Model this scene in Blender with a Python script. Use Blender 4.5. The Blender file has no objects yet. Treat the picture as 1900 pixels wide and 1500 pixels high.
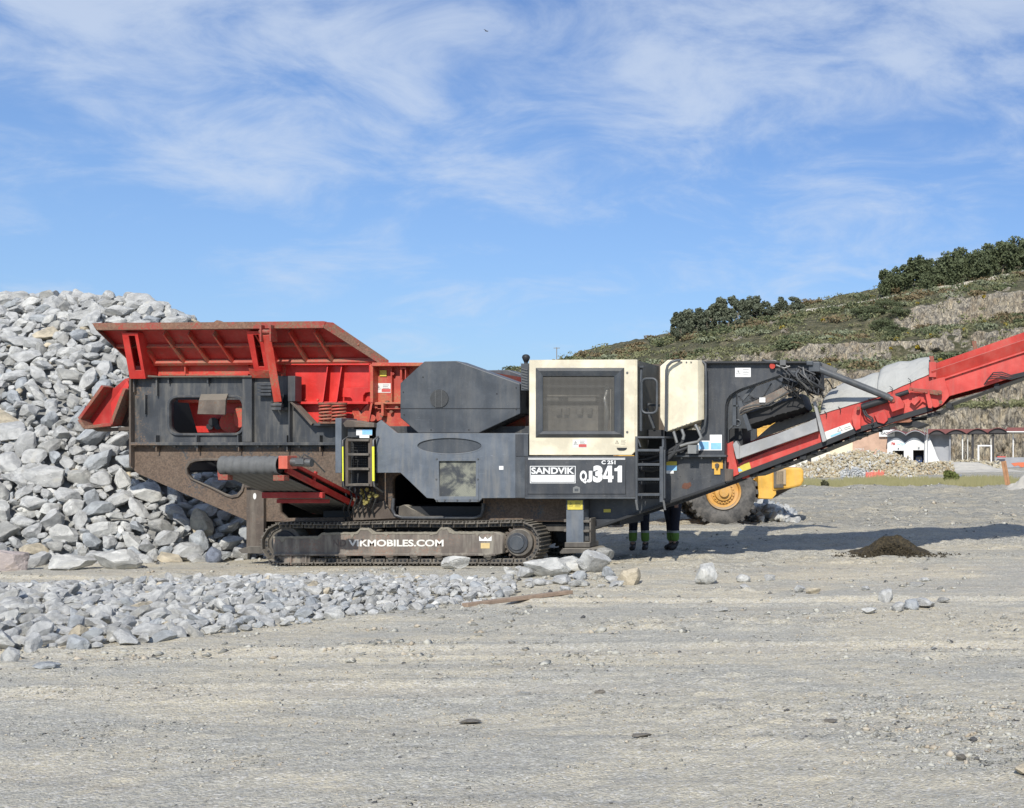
import bpy, bmesh, math, random
import numpy as np
from mathutils import Vector, Matrix, noise as mnoise
R = math.radians
random.seed(7)
scene = bpy.context.scene
COL = scene.collection

# ------------------------------------------------------------------ camera
F, VPX, VPY, EYE = 2400.0, 1850.0, 845.0, 1.74
cd = bpy.data.cameras.new('camera'); cam = bpy.data.objects.new('camera', cd); COL.objects.link(cam)
cam.location = (0, 0, EYE); cam.rotation_euler = (R(90), 0, 0)
cd.sensor_width = 36; cd.lens = 36*F/1900; cd.shift_x = (950-VPX)/1900; cd.shift_y = (VPY-750)/1900
cd.clip_start = 0.1; cd.clip_end = 9000
scene.camera = cam
# ------------------------------------------------------------------ sun, sky
SUN_EL, SUN_AZ = 37.0, 6.0            # degrees above the ground, degrees to the right of straight behind the camera
to_sun = Vector((math.sin(R(SUN_AZ))*math.cos(R(SUN_EL)), -math.cos(R(SUN_AZ))*math.cos(R(SUN_EL)), math.sin(R(SUN_EL))))
sd = bpy.data.lights.new('sun', 'SUN'); sun = bpy.data.objects.new('sun', sd); COL.objects.link(sun)
sd.energy = 4.6; sd.angle = R(0.55); sd.color = (1.0, 0.95, 0.87)
sun.rotation_euler = to_sun.to_track_quat('Z', 'Y').to_euler()
w = bpy.data.worlds.new('World'); scene.world = w; w.use_nodes = True
nt = w.node_tree; nt.nodes.clear()
def N(t, ty, **k):
    n = t.nodes.new(ty)
    for a, b in k.items(): setattr(n, a, b)
    return n
def L(t, a, b): t.links.new(a, b)
def math_(t, op, a, b=None, c=None, clamp=False):
    n = N(t, 'ShaderNodeMath', operation=op, use_clamp=clamp)
    for i, v in enumerate((a, b, c)):
        if v is None: continue
        if isinstance(v, (int, float)): n.inputs[i].default_value = v
        else: L(t, v, n.inputs[i])
    return n.outputs[0]
def mixc(t, f, a, b, blend='MIX'):
    n = N(t, 'ShaderNodeMix', data_type='RGBA', blend_type=blend)
    for i, v in ((0, f), (6, a), (7, b)):
        if isinstance(v, (int, float)): n.inputs[i].default_value = v
        elif isinstance(v, (tuple, list)): n.inputs[i].default_value = (*v[:3], 1)
        else: L(t, v, n.inputs[i])
    return n.outputs[2]
def ramp(t, x, lo, hi, a=0.0, b=1.0):
    n = N(t, 'ShaderNodeMapRange', interpolation_type='SMOOTHSTEP')
    L(t, x, n.inputs[0])
    for i, v in enumerate((lo, hi, a, b)): n.inputs[i+1].default_value = v
    return n.outputs[0]
def noise_(t, vec, scale, detail=4, rough=0.55, dist=0.0, stretch=None, loc=None):
    if stretch or loc:
        m = N(t, 'ShaderNodeMapping'); L(t, vec, m.inputs[0])
        if stretch: m.inputs['Scale'].default_value = stretch
        if loc: m.inputs['Location'].default_value = loc
        vec = m.outputs[0]
    n = N(t, 'ShaderNodeTexNoise'); L(t, vec, n.inputs['Vector'])
    n.inputs['Scale'].default_value = scale; n.inputs['Detail'].default_value = detail
    n.inputs['Roughness'].default_value = rough; n.inputs['Distortion'].default_value = dist
    return n.outputs[0]
sky = N(nt, 'ShaderNodeTexSky', sky_type='NISHITA', sun_disc=False)
sky.sun_elevation = R(SUN_EL); sky.sun_rotation = R(180-SUN_AZ)
sky.altitude = 100; sky.air_density = 1.0; sky.dust_density = 0.6; sky.ozone_density = 2.2
tc = N(nt, 'ShaderNodeTexCoord')
sep = N(nt, 'ShaderNodeSeparateXYZ'); L(nt, tc.outputs['Generated'], sep.inputs[0])
zz = math_(nt, 'MAXIMUM', sep.outputs[2], 0.02)
zz = math_(nt, 'ADD', zz, 0.30)
cx = math_(nt, 'DIVIDE', sep.outputs[0], zz); cy = math_(nt, 'DIVIDE', sep.outputs[1], zz)
cmb = N(nt, 'ShaderNodeCombineXYZ'); L(nt, cx, cmb.inputs[0]); L(nt, cy, cmb.inputs[1])
big = noise_(nt, cmb.outputs[0], 1.9, 4, 0.5, 0.4, (1, 1.0, 1), (5.3, 0.4, 0))
wisp = noise_(nt, cmb.outputs[0], 5.5, 10, 0.62, 0.5, (0.85, 1.0, 1), (7.7, 4.2, 0))
s = math_(nt, 'ADD', math_(nt, 'MULTIPLY', big, 0.95), math_(nt, 'MULTIPLY', wisp, 1.25))
hi = ramp(nt, sep.outputs[2], 0.05, 0.26)                 # more cloud higher up
s = math_(nt, 'ADD', s, math_(nt, 'MULTIPLY', hi, 0.26))
cov = math_(nt, 'MULTIPLY', ramp(nt, s, 1.14, 1.66), 0.72)
veil = ramp(nt, sep.outputs[2], 0.40, 0.0, 0.0, 0.30)
skyc = mixc(nt, 1.0, sky.outputs[0], (0.76, 0.97, 1.32), 'MULTIPLY')
c1 = mixc(nt, veil, skyc, (4.6, 6.6, 9.6))
c2 = mixc(nt, cov, c1, (6.9, 7.9, 9.5))
bg = N(nt, 'ShaderNodeBackground'); L(nt, c2, bg.inputs[0]); bg.inputs[1].default_value = 0.093
wo = N(nt, 'ShaderNodeOutputWorld'); L(nt, bg.outputs[0], wo.inputs[0])
scene.view_settings.view_transform = 'Standard'; scene.view_settings.look = 'None'
scene.view_settings.gamma = 1; scene.view_settings.exposure = 0.0
scene.cycles.max_bounces = 6

# ------------------------------------------------------------------ helpers
def P(px, py, Y): return Vector(((px-VPX)*Y/F, Y, EYE-(py-VPY)*Y/F))
def XZ(px, py, Y): return ((px-VPX)*Y/F, EYE-(py-VPY)*Y/F)
def tag(o, label=None, cat=None, group=None, kind=None):
    if label: o['label'] = label
    if cat: o['category'] = cat
    if group: o['group'] = group
    if kind: o['kind'] = kind
    return o
def empty(name, loc, rz=0):
    o = bpy.data.objects.new(name, None); COL.objects.link(o); o.location = loc; o.rotation_euler = (0, 0, rz); return o
def parent_(o, par):
    if par is None: return
    o.parent = par
    if par.type == 'EMPTY':
        m = Matrix.Translation(par.location) @ par.rotation_euler.to_matrix().to_4x4()
        o.matrix_parent_inverse = m.inverted()
def link(name, me, mat, par=None, local=False):
    o = bpy.data.objects.new(name, me); COL.objects.link(o)
    if mat is not None: me.materials.clear(); me.materials.append(mat)
    if local: o.parent = par
    else: parent_(o, par)
    return o
def smooth_by(me, ang=35):
    me.polygons.foreach_set('use_smooth', [True]*len(me.polygons))
    try: me.set_sharp_from_angle(angle=R(ang))
    except Exception: pass
def bev(o, wdt=0.006, seg=2, ang=40):
    m = o.modifiers.new('bevel', 'BEVEL'); m.width = wdt; m.segments = seg; m.limit_method = 'ANGLE'; m.angle_limit = R(ang)
    m.harden_normals = False
    return o
class MB:
    def __init__(s): s.v = []; s.f = []
    def add(s, vs, fs):
        k = len(s.v); s.v += [tuple(v) for v in vs]; s.f += [tuple(i+k for i in f) for f in fs]; return s
    def hexa(s, p):   # 8 points: 0-3 bottom loop, 4-7 top loop
        return s.add(p, [(3,2,1,0),(4,5,6,7),(0,1,5,4),(1,2,6,5),(2,3,7,6),(3,0,4,7)])
    def box(s, x0, x1, y0, y1, z0, z1):
        return s.hexa([(x0,y0,z0),(x1,y0,z0),(x1,y1,z0),(x0,y1,z0),(x0,y0,z1),(x1,y0,z1),(x1,y1,z1),(x0,y1,z1)])
    def pbox(s, px0, py0, px1, py1, Y0, Y1):          # pixel rectangle at depth Y0, going back to Y1
        x0, z1 = XZ(px0, py0, Y0); x1, z0 = XZ(px1, py1, Y0); return s.box(x0, x1, Y0, Y1, z0, z1)
    def bar(s, a, b, w_, h_, up=(0,0,1)):             # square bar from a to b
        a = Vector(a); b = Vector(b); d = (b-a).normalized(); up = Vector(up)
        sx = d.cross(up)
        if sx.length < 1e-3: sx = d.cross(Vector((0,1,0)))
        sx.normalize(); uz = sx.cross(d).normalized()
        c = [(-w_/2,-h_/2),(w_/2,-h_/2),(w_/2,h_/2),(-w_/2,h_/2)]
        return s.hexa([a+sx*x+uz*z for x, z in c]+[b+sx*x+uz*z for x, z in c])
    def tube(s, pts, r, n=10, closed=False, caps=True):
        pts = [Vector(p) for p in pts]; m = len(pts); k = len(s.v)
        rr = r if isinstance(r, (list, tuple)) else [r]*m
        prev = None
        for i, p in enumerate(pts):
            if closed: d = pts[(i+1) % m]-pts[i-1]
            else: d = pts[min(i+1, m-1)]-pts[max(i-1, 0)]
            d.normalize()
            if prev is None:
                u = d.cross(Vector((0,0,1)))
                if u.length < 1e-2: u = d.cross(Vector((0,1,0)))
            else: u = prev - d*prev.dot(d)
            u.normalize(); prev = u; v = d.cross(u)
            for j in range(n):
                a = 2*math.pi*j/n; s.v.append(tuple(p+(u*math.cos(a)+v*math.sin(a))*rr[i]))
        for i in range(m if closed else m-1):
            for j in range(n):
                a = k+i*n+j; b = k+i*n+(j+1) % n; c = k+((i+1) % m)*n+(j+1) % n; d = k+((i+1) % m)*n+j
                s.f.append((a, b, c, d))
        if caps and not closed:
            s.f.append(tuple(k+j for j in range(n))[::-1]); s.f.append(tuple(k+(m-1)*n+j for j in range(n)))
        return s
    def cyl(s, a, b, r, n=24, r2=None): return s.tube([a, b], [r, r if r2 is None else r2], n)
    def prism(s, pts, dvec):                         # convex-ish polygon of 3D points extruded by a vector
        n = len(pts); d = Vector(dvec); q = [Vector(p)+d for p in pts]
        return s.add(list(pts)+q, [tuple(range(n)), tuple(range(2*n-1, n-1, -1))]+[(i, i+n, (i+1) % n+n, (i+1) % n) for i in range(n)])
    def build(s, name, mat, par=None, smooth=None, bevel=None, local=False):
        me = bpy.data.meshes.new(name); me.from_pydata(s.v, [], s.f)
        bm = bmesh.new(); bm.from_mesh(me); bmesh.ops.recalc_face_normals(bm, faces=bm.faces); bm.to_mesh(me); bm.free()
        if smooth: smooth_by(me, smooth)
        o = link(name, me, mat, par, local)
        if bevel: bev(o, bevel)
        return o
def rrect(x0, y0, x1, y1, r, n=6):
    out = []
    for cx_, cy_, a0 in ((x1-r, y0+r, -90), (x1-r, y1-r, 0), (x0+r, y1-r, 90), (x0+r, y0+r, 180)):
        for i in range(n+1):
            a = R(a0+90*i/n); out.append((cx_+r*math.cos(a), cy_+r*math.sin(a)))
    return out
def ell(cx_, cy_, rx, ry, n=32): return [(cx_+rx*math.cos(2*math.pi*i/n), cy_+ry*math.sin(2*math.pi*i/n)) for i in range(n)]
DG = bpy.context.evaluated_depsgraph_get
def conv(cu, Yc):
    o = bpy.data.objects.new('tmp', cu); COL.objects.link(o)
    dg = DG(); me = bpy.data.meshes.new_from_object(o.evaluated_get(dg), depsgraph=dg)
    bpy.data.objects.remove(o); bpy.data.curves.remove(cu)
    me.transform(Matrix.Translation((0, Yc, 0)) @ Matrix.Rotation(R(90), 4, 'X'))
    return me
def plate(name, pts, Y, th, mat, par=None, holes=(), bevel=0.004, raw=False):
    """pts: pixel outline measured on the near face, which lies at depth Y; thickness th goes back."""
    cu = bpy.data.curves.new(name, 'CURVE'); cu.dimensions = '2D'; cu.fill_mode = 'BOTH'
    for loop in [pts]+list(holes):
        sp = cu.splines.new('POLY'); sp.points.add(len(loop)-1); sp.use_cyclic_u = True
        for q, (a, b) in zip(sp.points, loop):
            x, z = (a, b) if raw else XZ(a, b, Y)
            q.co = (x, z, 0, 1)
    cu.extrude = max(th/2-bevel, 0.0005); cu.bevel_depth = bevel; cu.bevel_resolution = 0; cu.offset = -bevel
    me = conv(cu, Y+th/2); me.name = name
    return link(name, me, mat, par)
def text(name, s_, x0, y0, x1, y1, Y, mat, par=None, bold=0.0, th=0.004, slant=0, rot=None):
    cu = bpy.data.curves.new(name, 'FONT'); cu.body = s_; cu.size = 1; cu.offset = bold; cu.extrude = 0.02
    cu.resolution_u = 4; cu.shear = slant
    me = conv(cu, 0)
    n = len(me.vertices); co = np.empty(n*3); me.vertices.foreach_get('co', co); co = co.reshape(-1, 3)
    mn, mx = co.min(0), co.max(0)
    X0, Z1 = XZ(x0, y0, Y); X1, Z0 = XZ(x1, y1, Y)
    co[:, 0] = X0+(co[:, 0]-mn[0])/(mx[0]-mn[0])*(X1-X0); co[:, 2] = Z0+(co[:, 2]-mn[2])/(mx[2]-mn[2])*(Z1-Z0)
    co[:, 1] = Y+(co[:, 1]-mn[1])/(mx[1]-mn[1])*th
    me.vertices.foreach_set('co', co.ravel()); me.update()
    return link(name, me, mat, par)
# numpy value noise
def vnoise(x, y, seed=0):
    xi = np.floor(x).astype(np.int64); yi = np.floor(y).astype(np.int64); fx = x-xi; fy = y-yi
    fx = fx*fx*fx*(fx*(fx*6-15)+10); fy = fy*fy*fy*(fy*(fy*6-15)+10)
    def h(a, b):
        n = (a*374761393+b*668265263+seed*974634777) & 0x7fffffff
        n = ((n ^ (n >> 13))*1274126177) & 0x7fffffff
        n = ((n ^ (n >> 16))*668265263) & 0x7fffffff
        return ((n ^ (n >> 15)) & 0xffff)/65535.0*2-1
    return (h(xi, yi)*(1-fx)+h(xi+1, yi)*fx)*(1-fy)+(h(xi, yi+1)*(1-fx)+h(xi+1, yi+1)*fx)*fy
def fbm(x, y, oct=4, seed=0, gain=0.5):
    s_ = 0; a = 1; t_ = 0
    for i in range(oct): s_ = s_+a*vnoise(x*2**i, y*2**i, seed+i*17); t_ += a; a *= gain
    return s_/t_
def sstep(x, a, b):
    t_ = np.clip((x-a)/(b-a), 0, 1); return t_*t_*(3-2*t_)
def np_mesh(name, V, Fq, mat, par=None, smooth=False, kindn=4):
    me = bpy.data.meshes.new(name); V = np.asarray(V, dtype=np.float32); Fq = np.asarray(Fq, dtype=np.int32)
    me.vertices.add(len(V)); me.vertices.foreach_set('co', V.ravel())
    k = Fq.shape[1]; me.loops.add(Fq.size); me.loops.foreach_set('vertex_index', Fq.ravel())
    me.polygons.add(len(Fq)); me.polygons.foreach_set('loop_start', np.arange(0, Fq.size, k, dtype=np.int32))
    me.update(calc_edges=True); me.validate()
    if smooth: me.polygons.foreach_set('use_smooth', [True]*len(me.polygons))
    return link(name, me, mat, par)

# ------------------------------------------------------------------ materials
def newmat(name):
    m = bpy.data.materials.new(name); m.use_nodes = True; t = m.node_tree
    b = t.nodes['Principled BSDF']; return m, t, b
def bump(t, b, h, strength=0.3, dist=0.01, prev=None):
    n = N(t, 'ShaderNodeBump'); n.inputs['Strength'].default_value = strength; n.inputs['Distance'].default_value = dist
    L(t, h, n.inputs['Height'])
    if prev is not None: L(t, prev, n.inputs['Normal'])
    L(t, n.outputs[0], b.inputs['Normal']); return n.outputs[0]
def pos(t):
    g = N(t, 'ShaderNodeNewGeometry'); return g.outputs['Position'], g
RUST = (0.105, 0.052, 0.030); DUST = (0.30, 0.275, 0.225)
def paint(name, col, rust=0.15, dust=0.25, rough=0.5, rustcol=RUST, streak=0.2, grad=None, metal=0.0, spot=0.15, scale=1.0):
    """painted steel with rust patches, vertical run-off streaks and dust lying on upward faces"""
    m, t, b = newmat(name); p, g = pos(t)
    n1 = noise_(t, p, 2.2*scale, 6, 0.62, 0.3); n2 = noise_(t, p, 9*scale, 5, 0.65, 0.2, (1, 1, 0.12), (2, 5, 1)); n3 = noise_(t, p, 38*scale, 3, 0.6)
    vcol = mixc(t, ramp(t, n1, 0.35, 0.65), tuple(c*0.82 for c in col), tuple(min(1, c*1.15) for c in col))
    c = mixc(t, math_(t, 'MULTIPLY', ramp(t, n2, 0.42, 0.72), streak), vcol, DUST)
    rm = math_(t, 'ADD', math_(t, 'MULTIPLY', n1, 0.6), math_(t, 'MULTIPLY', n3, 0.4))
    if grad is not None:
        sp = N(t, 'ShaderNodeSeparateXYZ'); L(t, p, sp.inputs[0]); tot = None
        for ax, a_, b_, amt in grad:
            v = ramp(t, sp.outputs[ax], a_, b_, 0.0, amt); tot = v if tot is None else math_(t, 'ADD', tot, v)
        rm = math_(t, 'ADD', rm, tot)
    lo = 0.70-rust*0.45
    rmask = ramp(t, rm, lo, lo+0.10)
    rc = mixc(t, ramp(t, n3, 0.3, 0.7), rustcol, tuple(x*1.9 for x in rustcol))
    c = mixc(t, rmask, c, rc)
    sn = N(t, 'ShaderNodeSeparateXYZ'); L(t, g.outputs['Normal'], sn.inputs[0])
    up = math_(t, 'MULTIPLY', ramp(t, sn.outputs[2], 0.3, 0.9), min(1, dust*2.6))
    gen = math_(t, 'MULTIPLY', ramp(t, n1, 0.45, 0.75), dust)
    c = mixc(t, math_(t, 'MAXIMUM', up, gen), c, DUST)
    spk = math_(t, 'MULTIPLY', ramp(t, noise_(t, p, 60*scale, 2, 0.5), 0.68, 0.74), spot)
    c = mixc(t, spk, c, (0.5, 0.48, 0.42))
    scr = noise_(t, p, 5.0*scale, 3, 0.5, 1.5, (1.0, 1.0, 7.0), (4, 1, 9)); scm = math_(t, 'MULTIPLY', ramp(t, scr, 0.695, 0.72), 0.35)
    c = mixc(t, scm, c, tuple(min(0.6, x*1.6+0.08) for x in col))
    L(t, c, b.inputs['Base Color'])
    L(t, math_(t, 'ADD', math_(t, 'MULTIPLY', rmask, 0.3), math_(t, 'ADD', math_(t, 'MULTIPLY', n2, 0.2), rough-0.1), None, True), b.inputs['Roughness'])
    b.inputs['Metallic'].default_value = metal
    bump(t, b, math_(t, 'ADD', math_(t, 'MULTIPLY', rmask, 0.5), math_(t, 'ADD', n3, math_(t, 'MULTIPLY', n1, 2.0))), 0.18, 0.006)
    return m
def flat(name, col, rough=0.6, metal=0.0, emis=None, nz=0.1, sc=20, trans=0.0):
    m, t, b = newmat(name); p, g = pos(t)
    n1 = noise_(t, p, sc, 4, 0.6)
    c = mixc(t, n1, tuple(max(0, x*(1-nz*2)) for x in col), tuple(min(1, x*(1+nz*2)) for x in col))
    L(t, c, b.inputs['Base Color']); b.inputs['Roughness'].default_value = rough; b.inputs['Metallic'].default_value = metal
    return m
M = {}
ZB, ZT = 1.94, 1.86
M['chassis'] = paint('chassis_paint', (0.048, 0.053, 0.060), 0.14, 0.12, 0.5, (0.085, 0.060, 0.043), 0.30, grad=[(2, 1.95, 1.80, 0.27), (0, -13.2, -14.0, 0.18)])
M['grey'] = paint('grey_paint', (0.047, 0.052, 0.060), 0.06, 0.10, 0.42, streak=0.10)
M['bluegrey'] = paint('blue_grey_paint', (0.118, 0.138, 0.163), 0.04, 0.10, 0.45, streak=0.30)
M['guard'] = paint('guard_paint', (0.060, 0.069, 0.080), 0.04, 0.09, 0.45, streak=0.10)
M['red'] = paint('red_paint', (0.60, 0.032, 0.025), 0.20, 0.10, 0.42, (0.20, 0.045, 0.025), 0.05)
M['redworn'] = paint('worn_red_paint', (0.52, 0.045, 0.026), 0.46, 0.14, 0.55, (0.20, 0.075, 0.04), 0.15)
M['redconv'] = paint('sun_faded_red_paint', (0.56, 0.050, 0.038), 0.20, 0.18, 0.5, (0.30, 0.09, 0.06), 0.16)
M['shadered'] = paint('shade_darkened_red_paint', (0.40, 0.022, 0.018), 0.30, 0.10, 0.5, (0.13, 0.05, 0.035), 0.10)  # base red darkened for the wing's downward shade, with rust and dust over it
M['jaw'] = paint('jaw_red_paint', (0.50, 0.060, 0.036), 0.50, 0.16, 0.6, (0.26, 0.085, 0.04), 0.2)
M['mud'] = flat('dried_mud', (0.24, 0.22, 0.175), 0.95, nz=0.2, sc=30)
M['rim'] = paint('scuffed_rim_paint', (0.36, 0.045, 0.03), 0.62, 0.12, 0.6, (0.13, 0.07, 0.045), 0.2)
M['brown'] = paint('rusty_steel', (0.090, 0.070, 0.056), 0.35, 0.2, 0.75, (0.075, 0.045, 0.03), 0.25)
M['cream'] = paint('cream_paint', (0.73, 0.665, 0.50), -0.10, 0.03, 0.4, (0.45, 0.30, 0.15), 0.10)
M['track'] = paint('track_steel', (0.090, 0.080, 0.068), 0.3, 0.45, 0.7, (0.07, 0.05, 0.038), 0.2)
M['frame'] = paint('muddy_frame_paint', (0.14, 0.118, 0.100), 0.40, 0.55, 0.75, (0.125, 0.070, 0.052), 0.8)
M['steel'] = flat('bare_steel', (0.16, 0.16, 0.155), 0.45, 0.6)
M['dark'] = flat('dark_steel', (0.022, 0.024, 0.027), 0.6, 0.1)
M['black'] = flat('black_rubber', (0.020, 0.020, 0.021), 0.65)
M['hub'] = paint('dusty_hub_yellow', (0.62, 0.33, 0.07), 0.05, 0.40, 0.6, streak=0.3)
M['belt'] = flat('belt_rubber', (0.125, 0.128, 0.126), 0.8, 0, nz=0.2, sc=12)
M['hose'] = flat('hose_rubber', (0.035, 0.037, 0.040), 0.5)
M['silver'] = flat('silver_sleeve', (0.27, 0.27, 0.255), 0.4, 0.5)
M['yellow'] = flat('yellow_paint', (0.80, 0.82, 0.06), 0.5)
M['amber'] = paint('loader_yellow', (0.74, 0.42, 0.07), 0.02, 0.12, 0.45, streak=0.15)
M['white'] = flat('white_vinyl', (0.80, 0.80, 0.78), 0.45, nz=0.03)
M['label'] = flat('label_white', (0.72, 0.72, 0.68), 0.5, nz=0.05)
M['blue'] = flat('label_blue', (0.25, 0.52, 0.80), 0.5, nz=0.15)
M['labred'] = flat('label_red', (0.55, 0.10, 0.09), 0.5)
M['laby'] = flat('label_yellow', (0.62, 0.52, 0.08), 0.5)
M['ink'] = flat('label_ink', (0.06, 0.06, 0.06), 0.6)
M['skin'] = flat('skin', (0.45, 0.27, 0.20), 0.5)
# ------------------------------------------------------------------ ground
RUTS = [(13.6, 0.05, 0.26), (15.4, 0.05, 0.26), (11.3, 0.10, 0.30), (9.4, 0.12, 0.28), (8.2, 0.03, 0.22), (17.2, -0.02, 0.24), (18.3, -0.02, 0.22), (25.5, 0.06, 0.3), (31.0, 0.10, 0.35), (34.0, 0.12, 0.35), (39.5, 0.05, 0.45), (43.5, 0.03, 0.45)]
def ruts(X, Y):
    dep = 0; cov_ = 0
    for k, (c0, sl, wd) in enumerate(RUTS):
        yc = c0+sl*(X+6)+0.25*fbm(X*0.18+k*3, X*0+k, 2, 600+k); d = (Y-yc)/wd
        on = sstep(fbm(X*0.12+k, X*0+k*2, 2, 650+k), -0.45, 0.05); prof = np.exp(-d**4)
        lug = np.sin(X*2*np.pi/0.16+np.abs(d)*2.5)*0.5+0.5
        dep = dep+on*(-0.030*prof+0.024*np.exp(-((np.abs(d)-1.25)/0.3)**2)-0.010*prof*lug*sstep(fbm(X*0.7, Y*0.7, 2, 680), -0.2, 0.3)); cov_ = cov_+on*prof
    return dep, np.clip(cov_, 0, 1)
def ground_h(X, Y):
    X = np.asarray(X, float); Y = np.asarray(Y, float)
    h = 0.05*fbm(X*0.16, Y*0.30, 3, 3)+0.022*fbm(X*0.22+Y*0.1, Y*1.3, 4, 11)
    h = h+0.030*np.clip(fbm(X*0.6, Y*3.3, 3, 31), 0, 1)+0.013*fbm(X*3, Y*4, 3, 5)
    h = h+0.07*sstep(fbm(X*0.5+4, Y*0.9, 3, 91), 0.15, 0.5)*np.abs(fbm(X*5, Y*7, 3, 92))
    h = h+0.05*np.exp(-((X+1.0)/1.6)**2)*np.exp(-((Y-8.6)/1.4)**2)*np.abs(fbm(X*7, Y*7, 3, 93))
    h = h+ruts(X, Y)[0]
    near = np.clip((30-np.abs(Y-12))/20, 0, 1)
    h = h+near*0.008*fbm(X*12, Y*14, 2, 9)
    # churned ruts right of the crusher
    rut = np.exp(-((X+4.2)/3.4)**2)*np.exp(-((Y-22.2)/1.6)**2)
    h = h+rut*0.11*fbm(X*1.6, Y*2.4, 4, 23)
    # quiet, level ground under the tracks
    flatm = np.exp(-((X+9.4)/3.2)**6)*np.exp(-((Y-21.8)/1.9)**6)
    h = h*(1-flatm)-0.015*flatm
    h = h+0.24*sstep(X, -9.0, -6.5)*sstep(Y, 23.2, 25.6)*(1-sstep(Y, 26.2, 30.0))
    # spoil ridges in front of the grass
    m = np.exp(-((Y-61)/4.5)**2)*(0.5+0.5*sstep(X, -12, -4))
    h = h+m*(0.06+0.30*np.abs(fbm(X*0.35, Y*0.35, 4, 41))+0.10*np.abs(fbm(X*1.5, Y*1.1, 3, 42)))
    m2 = sstep(Y, 34, 50)*(1-sstep(Y, 56, 70))
    h = h+m2*0.30*fbm(X*0.22, Y*0.6, 5, 51)
    m3 = sstep(Y, 23, 30)*(1-sstep(Y, 56, 70)); h = h+m3*(0.20*np.abs(fbm(X*0.6, Y*1.3, 5, 57))+0.10*np.clip(fbm(X*2.2, Y*1.6, 3, 58), 0, 1))
    h = h+sstep(Y, 75, 130)*0.15*fbm(X*0.05, Y*0.05, 3, 61)
    return h
def axis(parts):
    out = []
    for a, b, n in parts: out += list(np.linspace(a, b, n, endpoint=False))
    out.append(parts[-1][1]); return np.array(out)
gx = axis([(-3000, -400, 8), (-400, -60, 24), (-60, -18, 80), (-18, 7, 620), (7, 30, 70), (30, 120, 40), (120, 3000, 20)])
gy = axis([(-200, -8, 14), (-8, 4, 40), (4, 12, 210), (12, 26, 300), (26, 50, 150), (50, 75, 90), (75, 260, 90), (260, 5000, 20)])
GX, GY = np.meshgrid(gx, gy); GZ = ground_h(GX, GY)
nx, ny = len(gx), len(gy)
V = np.stack([GX.ravel(), GY.ravel(), GZ.ravel()], 1)
i = np.arange(ny-1)[:, None]*nx+np.arange(nx-1)[None, :]
Fq = np.stack([i, i+1, i+nx+1, i+nx], -1).reshape(-1, 4)
m, t, b = newmat('quarry_floor'); p, g = pos(t)
A = noise_(t, p, 0.35, 6, 0.62, 0.8, (0.7, 1.2, 1)); B = noise_(t, p, 1.6, 6, 0.68, 0.5, (0.75, 1.3, 1), (3, 8, 0))
C_ = noise_(t, p, 34, 4, 0.7); D = noise_(t, p, 9, 5, 0.68, 0.3)
sp = N(t, 'ShaderNodeSeparateXYZ'); L(t, p, sp.inputs[0])
mix1 = ramp(t, math_(t, 'ADD', math_(t, 'MULTIPLY', A, 0.65), math_(t, 'MULTIPLY', B, 0.45)), 0.46, 0.64)
nearg = ramp(t, sp.outputs[1], 16.0, 8.0, 0.0, 0.45)
mix1 = math_(t, 'MAXIMUM', mix1, math_(t, 'MULTIPLY', nearg, ramp(t, B, 0.3, 0.55)))
base = mixc(t, mix1, (0.565, 0.50, 0.355), (0.39, 0.372, 0.305))
rt_ = N(t, 'ShaderNodeAttribute', attribute_name='rut'); base = mixc(t, math_(t, 'MULTIPLY', rt_.outputs['Fac'], 0.75), base, (0.56, 0.50, 0.375))
base = mixc(t, math_(t, 'MULTIPLY', ramp(t, noise_(t, p, 0.8, 6, 0.7, 0.5, (0.4, 2.2, 1), (9, 2, 0)), 0.50, 0.68), 0.50), base, (0.27, 0.24, 0.19))
st_ = noise_(t, p, 1.0, 5, 0.7, 0.3, (0.16, 2.6, 1), (1, 6, 0)); base = mixc(t, ramp(t, st_, 0.50, 0.66, 0, 0.22), base, (0.58, 0.54, 0.43)); base = mixc(t, ramp(t, st_, 0.44, 0.34, 0, 0.15), base, (0.27, 0.255, 0.20))
vo = N(t, 'ShaderNodeTexVoronoi', feature='F1'); vo.inputs['Scale'].default_value = 62; L(t, p, vo.inputs['Vector'])
vo2 = N(t, 'ShaderNodeTexVoronoi', feature='F1'); vo2.inputs['Scale'].default_value = 24; L(t, p, vo2.inputs['Vector'])
hsv = N(t, 'ShaderNodeSeparateColor'); L(t, vo.outputs['Color'], hsv.inputs[0])
hs2 = N(t, 'ShaderNodeSeparateColor'); L(t, vo2.outputs['Color'], hs2.inputs[0])
base = mixc(t, math_(t, 'MULTIPLY', ramp(t, hsv.outputs[0], 0.80, 0.86), 0.45), base, (0.20, 0.20, 0.20))
base = mixc(t, math_(t, 'MULTIPLY', ramp(t, hsv.outputs[1], 0.80, 0.86), 0.45), base, (0.70, 0.69, 0.67))
base = mixc(t, math_(t, 'MULTIPLY', ramp(t, hs2.outputs[0], 0.91, 0.93), 0.3), base, (0.22, 0.20, 0.18))
base = mixc(t, math_(t, 'ADD', math_(t, 'MULTIPLY', mix1, 0.24), 0.14), base, mixc(t, ramp(t, C_, 0.3, 0.7), (0.11, 0.11, 0.10), (0.66, 0.65, 0.58)))
base = mixc(t, math_(t, 'MULTIPLY', ramp(t, B, 0.46, 0.36), ramp(t, sp.outputs[1], 20.0, 30.0, 0.0, 0.35)), base, (0.40, 0.365, 0.285))
base = mixc(t, ramp(t, D, 0.40, 0.7, 0.0, 0.35), base, (0.54, 0.50, 0.40))
base = mixc(t, ramp(t, noise_(t, p, 4.5, 6, 0.75, 0.4, (0.6, 1.4, 1), (6, 6, 0)), 0.42, 0.32, 0, 0.5), base, (0.24, 0.225, 0.20))
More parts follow.
